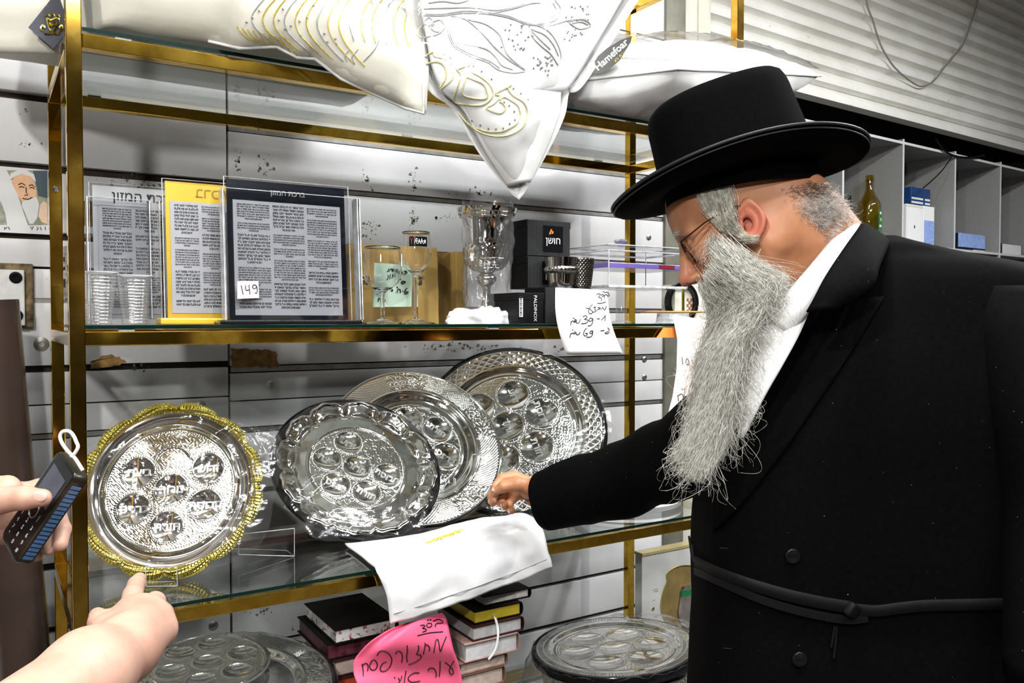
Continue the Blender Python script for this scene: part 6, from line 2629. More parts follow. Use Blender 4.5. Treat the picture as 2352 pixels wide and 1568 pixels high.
cb_ = np.array(PD(2010, 1000, 1.27))
Vt, Ft = surface(trunk_sdf, (cb_[0] - .55, cb_[1] - .55, .02), (cb_[0] + .6, cb_[1] + .75, 1.5), .013)
V = np.concatenate([Vh, Vr, Vt])
Fq = np.concatenate([Fh, Fr + len(Vh), Ft + len(Vh) + len(Vr)])
nts = M_skin.node_tree
pbs = nts.nodes['Principled BSDF']
csrc = pbs.inputs['Base Color'].links[0].from_socket
for c_, r_, colr in ((hw(.008, .082, -.008), .028, (.56, .15, .10)), (hw(.124, 0, -.024), .022, (.52, .19, .12))):
    vd = nd(nts, 'ShaderNodeVectorMath', operation='DISTANCE')
    nts.links.new(coords(nts), vd.inputs[0])
    vd.inputs[1].default_value = tuple(c_ - ORG[man.name])
    mr = nd(nts, 'ShaderNodeMapRange')
    mr.inputs[1].default_value = r_ * .6
    mr.inputs[2].default_value = r_ * 1.15
    mr.inputs[3].default_value = .75
    mr.inputs[4].default_value = 0
    nts.links.new(vd.outputs['Value'], mr.inputs[0])
    csrc = mixc(nts, mr.outputs[0], csrc, colr)
nts.links.new(csrc, pbs.inputs['Base Color'])
me = np_mesh('body', V, Fq, parent=man)
body = link('body', me, M_skin, man, 180)
bvH = BVHTree.FromPolygons([Vector(v) for v in Vh.tolist()], Fh.tolist())
for q_ in (th_, fr_[1], fr_[2], fr_[3]):
    a_, e_ = Vector(q_[-2][0].tolist()), Vector(q_[-1][0].tolist())
    ax_ = (e_ - a_).normalized()
    nn_ = (-FWV * .55 + UPV * .8) if q_ is th_ else (-RT * .8 - FWV * .2 - UPV * .1)
    nn_ = (nn_ - ax_ * nn_.dot(ax_)).normalized()
    M = frame(e_ + nn_ * q_[-1][1] * .82, ax_, nn_.cross(ax_)) @ Matrix.Diagonal((.0062, .0050, .0016, 1))
    q = MB().ball((0, 0, 0), 1, 8)
    q.v = [tuple(M @ Vector(v)) for v in q.v]
    q.build('fingernail', M_nail, man, 180)
# eye, brow
b = MB()
for s in (1, -1):
    b.ball(hw(.0885, s * .033, .0125), .0068, 10)
b.build('eyes', mat('dark eye', (.04, .03, .02), .1), man, 180)

# ---- coat
def ring(y, xl, xr, dc, dh, dz=0):
    c = PD((xl + xr) / 2, y, dc)
    u = (PD(xr, y, dc) - PD(xl, y, dc)) / 2
    return (c + Vector((0, 0, dz)), u, -FWV * dh)


b = MB()
rows = [(548, 1962, 2040, 1.21, .05), (566, 1940, 2090, 1.22, .075), (590, 1915, 2190, 1.23, .095), (618, 1890, 2330, 1.235, .115), (660, 1868, 2420, 1.24, .13), (740, 1815, 2462, 1.245, .14), (850, 1738, 2475, 1.25, .15),
        (960, 1668, 2480, 1.255, .155), (1060, 1625, 2480, 1.26, .155), (1160, 1604, 2478, 1.26, .152), (1260, 1598, 2474, 1.26, .150), (1350, 1599, 2472, 1.26, .148), (1390, 1600, 2472, 1.26, .147), (1460, 1596, 2478, 1.26, .15), (1600, 1590, 2490, 1.26, .155)]
rg_ = [ring(*r) for r in rows]
for z in (.7, .55, .40):
    c, u, w = rg_[-1]
    rg_.append((Vector((c.x, c.y, z)), u * (1 + (.83 - z) * .15), w * (1 + (.83 - z) * .2)))
sm = []
for i in range(3):
    sm.append(catmull([Vector(r[i]) for r in rg_], 5))
loftrings(b, list(zip(*sm)), 96, e=.62)
# far sleeve
S_ = [(1262, 1148, 1.675, .060), (1272, 1143, 1.668, .062), (1330, 1126, 1.63, .0665), (1420, 1106, 1.56, .0690), (1500, 1070, 1.50, .0700), (1580, 1042, 1.43, .076), (1660, 1000, 1.37, .088), (1760, 950, 1.31, .095)]
cen_ = catmull([PD(x, y, d) for x, y, d, r in S_], 5)
rad_ = catmull([Vector((r, 0, 0)) for *_, r in S_], 5)
R2_ = []
for i, c in enumerate(cen_):
    t = (cen_[min(i + 1, len(cen_) - 1)] - cen_[max(i - 1, 0)]).normalized()
    if i < 8:
        t = (t + UPV * -.42 * (1 - i / 8)).normalized()
    u = t.cross(UPV).normalized()
    w = u.cross(t)
    cr_ = 1 + .035 * math.sin(i * 1.1) * (10 < i < 26)
    R2_.append((c, u * rad_[i].x * cr_, w * rad_[i].x * (2 - cr_) * 1.0))
loftrings(b, R2_, 40)
# near sleeve
S_ = [(2300, 660, 1.17, .075), (2350, 760, 1.14, .082), (2400, 950, 1.11, .078), (2440, 1150, 1.09, .072), (2440, 1350, 1.06, .066), (2430, 1560, 1.03, .060)]
cen_ = catmull([PD(x, y, d) for x, y, d, r in S_], 5)
rad_ = catmull([Vector((r, 0, 0)) for *_, r in S_], 5)
loftrings(b, [(c, RT * rad_[i].x, -FWV * rad_[i].x) for i, c in enumerate(cen_)], 40)
coat = b.build('coat', M_coat, man, 180)
bvO = caster(coat)
from mathutils.geometry import delaunay_2d_cdt


def decal(name, poly, bv, off, m, parent, step=22, thick=.0015, fall=-1.10, smoothang=180):
    """cloth panel cut to an outline (measured on the photo) and laid over a body"""
    pts = [Vector(p) for p in poly]
    n = len(pts)
    x0, x1 = min(p.x for p in pts), max(p.x for p in pts)
    y0, y1 = min(p.y for p in pts), max(p.y for p in pts)
    inner = [Vector((x0 + i * step, y0 + j * step)) for i in range(int((x1 - x0) / step) + 1) for j in range(int((y1 - y0) / step) + 1)]
    v2, _, f2, _, _, _ = delaunay_2d_cdt(pts + inner, [], [list(range(n))], 1, 1e-5)
    top = [on(bv, p.x, p.y, off, fall) for p in v2]
    back = [on(bv, p.x, p.y, off - thick, fall) for p in v2]
    used = sorted({i for f in f2 for i in f})
    mp = {o_: n_ for n_, o_ in enumerate(used)}
    f2 = [[mp[i] for i in f] for f in f2]
    top, back = [top[i] for i in used], [back[i] for i in used]
    k = len(used)
    Fc = [list(f) for f in f2] + [[i + k for i in f][::-1] for f in f2]
    cnt = {}
    for f in f2:
        for i in range(len(f)):
            a, c = f[i], f[(i + 1) % len(f)]
            cnt[(a, c)] = 1
    for (a, c) in list(cnt):
        if (c, a) not in cnt:
            Fc.append([a, a + k, c + k, c])
    q = MB()
    q.add(top + back, Fc)
    return q.build(name, m, parent, smoothang)


# ---- shirt: collar band round the neck, and the front seen in the V of the coat
inn = [(1950, 506, 1.21), (1938, 522, 1.150), (1905, 560, 1.118), (1855, 622, 1.098), (1800, 682, 1.098), (1752, 722, 1.11)]
out_ = [(1974, 518, 1.21), (1970, 524, 1.140), (1938, 575, 1.100), (1893, 642, 1.080), (1858, 712, 1.082), (1812, 772, 1.098)]
A_ = catmull([PD(*q) for q in inn], 6)
B_ = catmull([PD(*q) for q in out_], 6)


def collar(u, v):
    i = int(u * (len(A_) - 1) + .5)
    p = A_[i].lerp(B_[i], v)
    return p - FWV * .010 * math.sin(PI * v)


b = MB()
b.grid(collar, len(A_) - 1, 8, thick=-.003)
b.build('shirt_collar', M_shirt, man, 180)
def sheet_between(name, A, B, m, n=6, bulge=.008, thick=-.006):
    A_, B_ = catmull([PD(*q) for q in A], n), catmull([PD(*q) for q in B], n)
    k = min(len(A_), len(B_)) - 1
    q = MB()
    q.grid(lambda u, v: A_[int(u * k + .5)].lerp(B_[int(u * k + .5)], v) - FWV * bulge * math.sin(PI * v), k, 8, thick=thick)
    return q.build(name, m, man, 180)


sheet_between('shirt_front', [(1752, 716, 1.112), (1728, 790, 1.112), (1708, 870, 1.114), (1694, 945, 1.116), (1700, 1002, 1.116)],
              [(1862, 708, 1.086), (1834, 772, 1.087), (1798, 838, 1.09), (1757, 908, 1.098), (1706, 1003, 1.112)], M_shirt, bulge=.004, thick=-.002)
lap = [(1897, 640), (1850, 735), (1800, 830), (1762, 905), (1712, 1000), (1668, 1110), (1650, 1222), (1690, 1178), (1731, 1130), (1813, 1020), (1914, 873), (1969, 790), (2029, 685), (1974, 690), (1919, 703)]
decal('lapel', lap, bvO, .011, M_coat, man, thick=.006)
sheet_between('coat_collar', [(1976, 517, 1.27), (1972, 520, 1.20), (1970, 528, 1.130), (1936, 580, 1.090), (1891, 648, 1.066), (1856, 718, 1.068)],
              [(2016, 546, 1.29), (2030, 553, 1.20), (2033, 564, 1.135), (2014, 612, 1.080), (1994, 662, 1.062), (1919, 705, 1.062)], M_coat)
# ---- gartel, knot, tassels, buttons
def band(px, w, off, n=6):
    c = catmull([Vector((*p, 0)) for p in px], n)
    tops = [on(bvO, p.x, p.y, off, 1.12) for p in c]
    return tops


b = MB()
for px, w in (([(1602, 1288), (1650, 1312), (1720, 1338), (1800, 1362), (1880, 1380), (1950, 1392)], .0085), ([(1960, 1396), (2010, 1400), (2060, 1394), (2120, 1388), (2200, 1386), (2300, 1384)], .008),
              ([(1602, 1310), (1680, 1345), (1760, 1378), (1850, 1404), (1940, 1420), (1990, 1416)], .006)):
    b.tube(band(px, w, .004), 0, 8, flat=(.0018, w), up=(0, 0, 1))
b.build('gartel', M_satin, man, 60)
b = MB()
kp = on(bvO, 1953, 1396, .008, 1.12)
b.box(-.011, .011, -.006, .006, -.010, .010, M=Matrix.Translation(kp) @ Matrix.Rotation(.6, 4, FWV), bev=.004)
b.build('knot', M_satin, man, 60)
b = MB()
for px in ([(1598, 1290), (1592, 1268), (1589, 1245), (1587, 1232)], [(1600, 1290), (1596, 1270), (1594, 1250)], [(1916, 1436), (1912, 1460), (1908, 1485)], [(1920, 1436), (1918, 1470), (1914, 1510)]):
    b.tube([on(bvO, x, y, .003, 1.26) for x, y in px], .0018, 6)
b.build('tassel', M_satin, man, 60)
for x, y in ((1820, 1275), (1836, 1511)):
    c = on(bvO, x, y, .002, 1.12)
    M = frame(c, RT, UPV)
    MB().lathe([(1e-4, .002), (.006, .002), (.0085, .0045), (.010, .003), (.0105, 0)], 24, M).build('button', M_blackgloss, man, 180)
b = MB()
for x, y in ((1664, 1258), (1672, 1488)):
    b.tube([on(bvO, x - 9, y, .001, 1.12), on(bvO, x + 9, y + 1, .001, 1.12)], .0008, 5)
b.build('buttonhole', M_hatrim, man, 60)
b = MB()
for x in (1930, 2120):
    k = PD(x, 1560, 1.27)
    loftrings(b, [(Vector((k.x, k.y, z)), Vector((.085, 0, 0)) * s, Vector((0, .085, 0)) * s) for z, s in ((.85, 1.1), (.5, 1.0), (.07, .95))], 24)
b.build('trousers', M_coat, man, 60)
for x in (1930, 2120):
    k = PD(x, 1560, 1.27)
    q = MB().ball((0, 0, 0), 1, 14, sc=(1, 1, 1))
    M = frame(Vector((k.x, k.y, .045)) - RT * .07, -RT, FWV * -1) @ Matrix.Diagonal((.15, .055, .055, 1))
    q.v = [tuple(M @ Vector((v[0], v[1], max(v[2], -.8)))) for v in q.v]
    q.build('shoe', M_blackgloss, man, 180)

# ---- hat
tl = math.radians(12.8)
e1 = -RT * math.cos(tl) - UPV * math.sin(tl)
e2 = -FWV * math.cos(math.radians(6.3)) + UPV * math.sin(math.radians(6.3))
e2 = (e2 - e1 * e2.dot(e1)).normalized()
nh = e1.cross(e2).normalized()
if nh.z < 0:
    nh = -nh
HC = PD(1699, 411, 1.205)


def hp(x, y, z):
    return HC + e1 * x + e2 * y + nh * z


b = MB()
LA, LB = .182, .166
ca_, cb2 = .111, .089
prof = [(0.0, 0.0), (.25, -.002), (.5, -.004), (.75, -.003), (.9, .001), (.97, .006), (1.0, .013), (1.004, .0145), (.992, .0155), (.965, .0095), (.9, .0045), (.75, .0005), (.5, -.0005), (.25, .0015), (0.0, .0035)]
V, Fc = [], []
n = 96
for t, z in prof:
    for j in range(n):
        a = 2 * PI * j / n
        xx = (ca_ + (LA - ca_) * t) * math.cos(a) + .004 * t
        yy = (cb2 + (LB - cb2) * t) * math.sin(a)
        zz = z * (1.0 + .1 * math.cos(2 * a)) - .013 * t * max(0, math.cos(a)) ** 2 - .017 * t * max(0, -math.cos(a)) ** 2 + .006 * t * abs(math.sin(a)) ** 2
        V.append(hp(xx, yy, zz))
for i in range(len(prof) - 1):
    for j in range(n):
        Fc.append([i * n + j, i * n + (j + 1) % n, (i + 1) * n + (j + 1) % n, (i + 1) * n + j])
hat = thing('hat', None, None, tuple(HC))
hat.parent = man
hat.location = HC - ORG[man.name]
if 'category' in hat:
    del hat['category']
b.add(V, Fc)
b.build('brim', M_velvet, hat, 180, fix=True)
b = MB()
cp_ = [(1.0, -.004), (1.0, .006), (.985, .03), (.968, .06), (.955, .085), (.948, .102), (.935, .1125), (.905, .1220), (.85, .1270), (.7, .1305), (.4, .1330), (.01, .1335)]
V, Fc = [], []
for s, z in cp_:
    for j in range(n):
        a = 2 * PI * j / n
        cx, sx = math.cos(a), math.sin(a)
        ee = .85
        xx = ca_ * s * math.copysign(abs(cx) ** ee, cx)
        yy = cb2 * s * math.copysign(abs(sx) ** ee, sx)
        V.append(hp(xx * (1 - .03 * max(0, z) / .13) + .009 * z / .13, yy, z + (-.010 * xx / ca_ if z > .1 else -.010 * xx / ca_ * z / .1) * 1))
for i in range(len(cp_) - 1):
    for j in range(n):
        Fc.append([i * n + j, i * n + (j + 1) % n, (i + 1) * n + (j + 1) % n, (i + 1) * n + j])
Fc.append([(len(cp_) - 1) * n + j for j in range(n)])
b.add(V, Fc)
b.build('crown', M_velvet, hat, 180, fix=True)
b = MB()
for (s, z0_) in ((1.0, .0065), (1.002, .0125)):
    pts = []
    for j in range(n):
        a = 2 * PI * j / n
        t = 1.0 if z0_ > .01 else .985
        xx = (ca_ + (LA - ca_) * t) * math.cos(a) + .004
        yy = (cb2 + (LB - cb2) * t) * math.sin(a)
        zz = z0_ * (1.0 + .1 * math.cos(2 * a)) - .013 * max(0, math.cos(a)) ** 2 - .017 * max(0, -math.cos(a)) ** 2 + .006 * abs(math.sin(a)) ** 2
        pts.append(hp(xx * s, yy * s, zz))
    b.tube(pts, .0011 if z0_ < .01 else .0022, 6, closed=True)
b.build('rim_binding', M_hatrim, hat, 60)
b = MB()
loftrings(b, [(hp(0, 0, -.027), e1 * ca_ * .985 + nh * .011, e2 * cb2 * .985), (hp(0, 0, .002), e1 * ca_ * .985, e2 * cb2 * .985)], 60, capends=False)
b.build('sweatband', M_velvet, hat, 180)

# ---- spectacles
sp = MB()
for s in (1, -1):
    sp.tube([hw(.100, s * .071, .018), hw(.06, s * .0775, .023), hw(.032, s * .080, .023), hw(.012, s * .081, .020), hw(-.004, s * .079, .006)], .0011, 8)
    el_ = [hw(.101 - .10 * (abs(y) - .034) - .0 + .12 * (z - .006), y * s, z) for y, z in [(.036 + .0255 * math.cos(a), .004 + .0185 * math.sin(a)) for a in np.linspace(0, 2 * PI, 40, endpoint=False)]]
    sp.tube(el_, .0011, 6, closed=True)
    sp.tube([hw(.0985, s * .0615, .008), hw(.101, s * .069, .016), hw(.100, s * .071, .018)], .0012, 6)
sp.tube([hw(.1035, .011, .006), hw(.108, 0, .010), hw(.1035, -.011, .006)], .001, 6)
gl = thing('spectacles', None, None, tuple(hw(.1, 0, .01)))
gl.parent = man
gl.location = hw(.1, 0, .01) - ORG[man.name]
sp.build('frame', mat('dark bronze wire', (.05, .025, .02), .3, .8, .2, 60), gl, 60)
M_lens = film('spectacle lens', (.93, .93, .90), .05, .02)
for s in (1, -1):
    q = MB()
    q.add([hw(.101 - .10 * (abs(y) - .034) + .12 * (z - .006), y * s, z) for y, z in [(.036 + .025 * math.cos(a), .004 + .018 * math.sin(a)) for a in np.linspace(0, 2 * PI, 32, endpoint=False)]], [list(range(32))])
    q.build('lens', M_lens, gl)

# ---- beard, sidelock, cropped back hair
M_beard = hairmat('grey white beard hair', (.40, .385, .33), (.82, .81, .75))
M_peah = hairmat('blond white hair', (.34, .31, .24), (.80, .77, .68))
M_crop = hairmat('cropped grey hair', (.30, .28, .25), (.85, .83, .80))
M_cropd = hairmat('cropped dark hair', (.03, .03, .03), (.18, .17, .16))
Lb = catmull([Vector((*p, 0)) for p in [(1606, 655), (1618, 700), (1628, 745), (1612, 800), (1600, 850), (1592, 930), (1578, 1000), (1562, 1050), (1580, 1092)]], 8)
Rb = catmull([Vector((*p, 0)) for p in [(1652, 548), (1722, 602), (1778, 640), (1772, 690), (1738, 750), (1714, 820), (1694, 900), (1678, 985), (1620, 1092)]], 8)


def bdepth(t, s):
    """depth of the beard surface, near the jaw first, then hanging before the chest"""
    dj = 1.160 - .080 * math.sin(PI * max(0, min(.62, s * .66))) * (1 - .2 * t) + .012 * t
    return dj


def bpos(t, s, lift=0.0):
    a, c = samp(Lb, t), samp(Rb, t)
    q = a.lerp(c, s)
    return PD(q.x, q.y, bdepth(t, s) - lift)


b = MB()
b.grid(lambda u, v: bpos(.10 + u * .66, .14 + .70 * v + .05 * math.sin(40 * u), -.016), 40, 20)
b.grid(lambda u, v: bpos(.10 + (1 - u) * .66, .14 + .70 * v + .05 * math.sin(40 * (1 - u)), -.045), 40, 20)
b.build('beard_base', mat('beard underlayer', (.40, .39, .35), .8, 0., .3, 200), man, 180)
lines = []
r = random.Random(21)
Kk = 18
clump = [(r.random(), r.gauss(0, .16), r.uniform(0, 6.28), r.uniform(1.5, 4)) for _ in range(90)]
for i in range(5600):
    cl_ = clump[r.randrange(90)]
    t0 = r.random() ** 1.2 * .66
    s0 = cl_[0] + r.gauss(0, .035)
    ln = r.uniform(.14, .50)
    if t0 < .12:
        s0 = r.random()
    t1 = min(1.04 - .16 * abs(s0 - .45), t0 + ln + .14 * r.random())
    s1 = s0 + cl_[1] * (t1 - t0) + r.gauss(0, .05)
    lift = r.uniform(-.010, .018)
    ph, am, fq = cl_[2] + r.gauss(0, .8), r.uniform(.0010, .0060), cl_[3] * r.uniform(.7, 1.4)
    ph2 = r.uniform(0, 6.28)
    sag = Vector((r.gauss(0, .008), r.gauss(0, .008), 0))
    rs = Vector((0, 0, 0))
    if t0 < .2:
        s0 = max(.04, s0)
        s1 = max(.02, s0 + r.gauss(0, .2))
        am *= 1.7
        rs = UPV * r.uniform(-.006, .013) + RT * (r.gauss(.002, .005)) - FWV * r.uniform(0, .004)
    L = []
    for k in range(Kk):
        f = k / (Kk - 1)
        t = t0 + (t1 - t0) * f
        p = rs * (1 - f) ** 2 + bpos(min(t, 1.0), s0 + (s1 - s0) * f, lift * (.4 + .6 * f))
        if t > 1:
            p = p - UPV * (t - 1) * .25
        w = am * (f ** .7)
        p = p + RT * math.sin(ph + fq * f * 6.28) * w + FWV * math.cos(ph2 + fq * f * 5.2) * w + sag * f * f
        L.append(p)
    lines.append([tuple(p) for p in L])
for i in range(560):                      # loose curls over the shirt and coat, and wisps at the tip
    t0 = r.uniform(.12, .98)
    side = r.choice((0, 1, 1, 1)) if t0 < .9 else r.random()
    p0 = bpos(t0, side + r.uniform(-.1, .05), .008)
    sp_ = r.uniform(.6, .95)
    dx = (RT if side > .5 else -RT) * r.uniform(.0, .034) * sp_ - UPV * r.uniform(.015, .065) * sp_ - FWV * .004
    cv = Vector((r.gauss(0, .009), r.gauss(0, .009), r.gauss(0, .009)))
    c2_ = Vector((r.gauss(0, .006), r.gauss(0, .006), r.gauss(0, .006)))
    lines.append([tuple(p0 + dx * (k / (Kk - 1)) + cv * math.sin(PI * k / (Kk - 1)) + c2_ * math.sin(2 * PI * k / (Kk - 1))) for k in range(Kk)])
for i in range(1500):                      # short hairs growing over the cheek and under the jaw
    q_ = r.random()
    x, y = (1632 + 160 * q_ + r.gauss(0, 9), 545 + 100 * q_ + 18 * math.sin(PI * q_) + r.gauss(0, 13))
    h_ = bvH.ray_cast(CO, ray(x, y).normalized(), 6)
    if h_[0] is None:
        continue
    dv = (-UPV * .7 + RT * r.gauss(.1, .4) - FWV * .35 + Vector((r.gauss(0, .2), r.gauss(0, .2), r.gauss(0, .2)))).normalized() * r.uniform(.012, .040)
    cv = Vector((r.gauss(0, .004), r.gauss(0, .004), r.gauss(0, .004)))
    lines.append([tuple(h_[0] + dv * (k / (Kk - 1)) + cv * math.sin(PI * k / (Kk - 1))) for k in range(Kk)])
tag(strands('beard', lines, .00030, M_beard, man), 'long grey white beard', kind='stuff')


def face(px, py, off=.002):
    h_ = bvH.ray_cast(CO, ray(px, py).normalized(), 6)
    if h_[0] is None:
        return PD(px, py, 1.15)
    nn = h_[1] if h_[1].dot(ray(px, py)) < 0 else -h_[1]
    return h_[0] + nn * off


lines = []
for i in range(430):
    g = r.random()
    j = lambda a: r.gauss(0, a)
    g2 = r.random()
    if g < .7:
        pts = [(1594 + 55 * g2 + j(3), 418 + j(5)), (1622 + 42 * g2 + j(4), 476 + j(5)), (1655 + 25 * g2 + j(4), 512 + 8 * (1 - g2) + j(4)), (1688 + 10 * g2 + j(3), 534 + 8 * (1 - g2) + j(3)), (1712 + j(4), 549 + j(3)), (1738 + j(4), 547 + j(4))]
    else:
        pts = [(1648 + 32 * g2 + j(3), 414 + j(4)), (1668 + 14 * g2 + j(3), 468 + j(4)), (1682 + 4 * g2 + j(3), 500 + j(4)), (1690 + j(3), 522 + j(3)), (1704 + j(3), 540 + j(3)), (1722 + j(4), 550 + j(3))]
    of = r.uniform(.001, .010)
    wv = r.gauss(0, 5)
    pts = [(x + wv * math.sin(q_ * 1.3) + j(2.5), y + j(3)) for q_, (x, y) in enumerate(pts)]
    if r.random() < .25:
        pts = pts[:r.randint(3, 5)]
    while len(pts) < 6:
        pts.append((pts[-1][0] + r.uniform(2, 8), pts[-1][1] + r.uniform(2, 8)))
    W3 = [face(x, y, of) if x < 1692 else PD(x, y, 1.112 - of) for x, y in pts]
    W3[-2] = W3[-3].lerp(W3[-2], 1)
    q = catmull(W3, 3)
    lines.append([tuple(p) for p in q])
strands('sidelock', lines, .00034, M_peah, man)
lines, lined = [], []
for i in range(2600):
    x, y = r.gauss(1893, 38), r.gauss(468, 40)
    if y < 420 or x < 1790 or y > 424 + (x - 1790) * 1.0 + 30 * r.random():
        continue
    d = bvH.ray_cast(CO, ray(x, y).normalized(), 6)
    if d[0] is None:
        continue
    nn = d[1] if d[1].dot(ray(x, y)) < 0 else -d[1]
    dirv = (nn * .8 + RT * .6 - UPV * .5 + Vector((r.gauss(0, .4), r.gauss(0, .4), r.gauss(0, .4)))).normalized()
    ln = r.uniform(.004, .013)
    cv = Vector((r.gauss(0, .002), r.gauss(0, .002), r.gauss(0, .002)))
    (lined if (y < 452 and x < 1893 and r.random() < .85) else lines).append([tuple(d[0] + dirv * ln * k / 4 + cv * math.sin(PI * k / 4)) for k in range(5)])
strands('cropped_hair', lines, .0003, M_crop, man)
if lined:
    strands('dark_hair', lined, .0003, M_cropd, man)
lines = []
for i in range(45):                      # eyebrow
    y_ = r.uniform(.012, .052)
    p0 = hw(.100 - .25 * max(0, y_ - .03), y_, .036 + r.gauss(0, .0025))
    lines.append([tuple(p0 + (fh * .006 + lh * .004 + Vector((r.gauss(0, .002),) * 3)) * k / 4) for k in range(5)])
for i in range(260):                     # moustache
    y_ = r.uniform(-.03, .034)
    p0 = hw(.113 - .2 * abs(y_), y_, -.044 + r.gauss(0, .003))
    dv = -uh * r.uniform(.018, .03) + lh * (.012 if y_ > 0 else -.012) + Vector((r.gauss(0, .003), r.gauss(0, .003), 0))
    lines.append([tuple(p0 + dv * k / 4 + fh * .003 * math.sin(PI * k / 4)) for k in range(5)])
strands('moustache', lines, .00034, M_beard, man)
# ================================================================ hands from the left
def make_hand(label, sdf, lo, hi, h, nails=()):
    V, Fq = surface(sdf, lo, hi, h)
    me = np_mesh('person', V, Fq)
    o = link('person', me, M_skin2, None, 180)
    ORG[o.name] = Vector((0, 0, 0))
    tag(o, label, 'person')
    for c, ax, n_, rx, ry in nails:
        q = MB().ball((0, 0, 0), 1, 10)
        M = frame(c, ax, n_.cross(ax)) @ Matrix.Diagonal((rx, ry, .0016, 1))
        q.v = [tuple(M @ Vector(v)) for v in q.v]
        q.build('fingernail', M_nail, o, 180)
    return o


# pointing hand
PW = J(285, 1492, .845)
pf = [
    [(J(298, 1408, .915), .0135), (J(305, 1366, .955), .0110), (J(313, 1342, .985), .0098), (J(320, 1329, 1.005), .0078)],
    [(J(334, 1402, .922), .0138), (J(356, 1382, .955), .0115), (J(352, 1402, .972), .0105), (J(345, 1416, .965), .0095)],
    [(J(360, 1420, .918), .0135), (J(374, 1408, .945), .0112), (J(366, 1428, .960), .0100), (J(358, 1440, .952), .0092)],
    [(J(371, 1448, .905), .0125), (J(380, 1444, .925), .0102), (J(372, 1460, .940), .0092), (J(364, 1466, .932), .0085)]]
pt_ = [(J(268, 1478, .860), .018), (J(243, 1446, .880), .0138), (J(230, 1428, .897), .0118), (J(224, 1414, .91), .0092)]


def point_sdf(p):
    d = chain(p, [(J(-60, 1760, .66), .046), (J(205, 1545, .79), .0385), (PW, .0305)], .02)
    for f in pf:
        d = smin(d, cap(p, PW, f[0][0], .024, f[0][1] + .003), .018)
    fs = None
    for f in pf:
        c = chain(p, f, .003)
        fs = c if fs is None else smin(fs, c, .0025)
    d = smin(d, fs, .008)
    return smin(d, chain(p, pt_, .005), .014)


c = np.array(PD(270, 1500, .85))
make_hand('bare forearm and hand pointing up at the gilt plate', point_sdf, c - np.array((.30, .28, .24)), c + np.array((.13, .24, .14)), .0021)

# hand with the phone
BL, BR, TR, TL = PD(-22, 1232, .975), PD(52, 1290, .955), PD(192, 1085, .955), PD(124, 1040, .975)
O_ = BR
ey_ = (TR - BR).normalized()
ex0 = ((TR - TL) + (BR - BL)).normalized()
nz = ex0.cross(ey_).normalized()
if nz.dot(FWV) > 0:
    nz = -nz
nz = (nz - RT * .42).normalized()
nz = (nz - ey_ * nz.dot(ey_)).normalized()
ex_ = ey_.cross(nz).normalized()
if ex_.dot(ex0) < 0:
    ex_ = -ex_
LH = (TR - BR).length
WD = ((TR - TL).length + (BR - BL).length) / 2 * 1.04
PM = Matrix((ex_, ey_, nz)).transposed().to_4x4()
PM.translation = (BL + BR + TL + TR) / 4
t = thing('mobile_phone', 'black keypad phone with a blue striped side held up at the left', 'phone', tuple(PM.translation))
TH = .018
bm = bmesh.new()
bmesh.ops.create_cube(bm, size=1)
for v in bm.verts:
    v.co = Vector((v.co.x * WD, v.co.y * LH, v.co.z * TH - TH / 2))
bmesh.ops.bevel(bm, geom=[e for e in bm.edges if abs((e.verts[0].co - e.verts[1].co).z) > TH * .5], offset=.010, segments=5, affect='EDGES', profile=.5)
bmesh.ops.bevel(bm, geom=[e for e in bm.edges if abs((e.verts[0].co - e.verts[1].co).z) < 1e-6 and len(e.link_faces) == 2 and e.calc_face_angle(0) > 1], offset=.002, segments=2, affect='EDGES', profile=.5)
MB().bm(bm, 0, PM).build('body', mat('dark brown black plastic', (.010, .008, .004), .3, 0., .3, 40), t, 40)
MB().box(-WD * .44, WD * .44, -LH * .46, LH * .47, -.0002, .0006, M=PM, bev=.0003).build('front_panel', M_blackgloss, t)
MB().box(-WD * .33, WD * .33, LH * .06, LH * .38, .0006, .0011, M=PM).build('screen', mat('dim phone screen', (.05, .055, .075), .12, 0., .4, 25), t)
b = MB()
keys = ['1', '2', '3', '4', '5', '6', '7', '8', '9', '*', '0', '#']
for k, ch in enumerate(keys):
    text(b, ch, .0075, PM @ Matrix.Translation((-WD * .28 + (k % 3) * WD * .28, -LH * .16 - (k // 3) * LH * .080, .0009)), rtl=False, bold=.0002)
b.build('keypad_digits', mat('grey key print', (.45, .45, .47), .5), t)
b = MB()
b.tube([PM @ Vector((WD * .16 * math.cos(a), -LH * .045 + WD * .16 * math.sin(a), .0010)) for a in np.linspace(0, 2 * PI, 32, endpoint=False)], .0009, 6, closed=True)
b.tube([PM @ Vector((WD * .30, -LH * .05 + s, .001)) for s in (-.004, .004)], .0008, 6)
b.build('navigation_ring', M_steel, t, 60)
M_bluestripe = mat('blue side strip', (.06, .16, .34), .35, 0., .2, 40)
sd = MB()
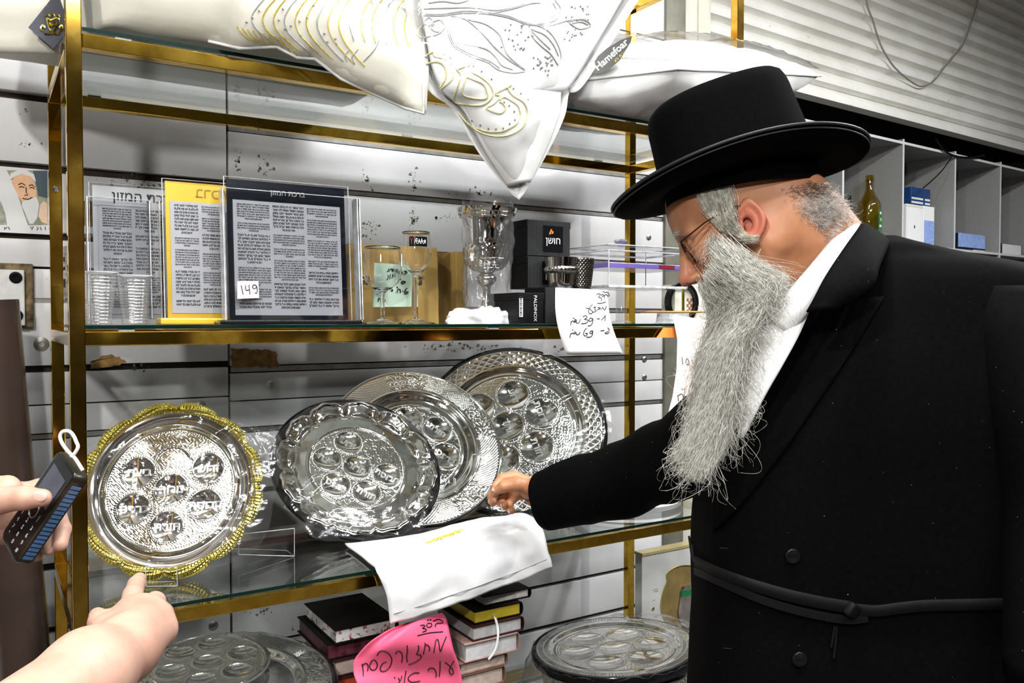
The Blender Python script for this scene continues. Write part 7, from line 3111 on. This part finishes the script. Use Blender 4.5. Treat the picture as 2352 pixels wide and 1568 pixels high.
for k in range(18):
    y = -LH * .42 + k * LH * .046
    sd.box(WD / 2 - .0004, WD / 2 + .0006, y, y + LH * .030, -TH * .82, -TH * .18, M=PM)
sd.build('blue_side', M_bluestripe, t)
b = MB()
b.tube(catmull([PD(x, y, .957) for x, y in [(190, 1080), (172, 1052), (156, 1036), (143, 1018), (138, 1002), (144, 991), (158, 990), (168, 999), (175, 1014), (179, 1026), (172, 1040), (163, 1048)]], 6), .0021, 8)
b.build('wrist_strap', M_white, t, 60)

hb_ = [
    [(J(20, 1190, 1.01), .013), (J(100, 1185, 1.02), .011), (J(118, 1225, 1.00), .0105), (J(112, 1258, .985), .0088)],
    [(J(40, 1170, 1.01), .013), (J(125, 1165, 1.02), .011), (J(143, 1215, 1.00), .0098), (J(138, 1250, .985), .0085)],
    [(J(20, 1140, 1.01), .013), (J(90, 1120, 1.02), .011), (J(120, 1140, 1.015), .0098), (J(130, 1165, 1.005), .0085)],
    [(J(0, 1215, 1.005), .0125), (J(60, 1240, 1.02), .010), (J(82, 1262, 1.005), .009), (J(84, 1275, .99), .0075)]]
thp = [(J(-70, 1165, .965), .021), (J(-5, 1150, .944), .0150), (J(58, 1143, .938), .0128), (J(97, 1143, .936), .0100)]


def phone_sdf(p):
    d = chain(p, [(J(-460, 1420, .80), .045), (J(-190, 1240, .95), .034), (J(-90, 1180, .99), .032)], .02)
    for f in hb_:
        d = smin(d, cap(p, J(-90, 1175, .99), f[0][0], .026, f[0][1] + .004), .02)
    d = smin(d, cap(p, J(-60, 1140, .985), J(15, 1122, .990), .024, .016), .015)
    fs = None
    for f in hb_:
        c = chain(p, f, .003)
        fs = c if fs is None else smin(fs, c, .002)
    d = smin(d, fs, .008)
    return smin(d, chain(p, thp, .005), .010)


c = np.array(PD(0, 1190, .97))
tipn = Vector(thp[3][0].tolist())
make_hand('hand at the left edge holding the keypad phone', phone_sdf, c - np.array((.26, .24, .17)), c + np.array((.12, .12, .10)), .0018,
          [(PD(90, 1140, .9268), (PD(100, 1140, .93) - PD(60, 1139, .93)).normalized(), -FWV, .0085, .0062)])
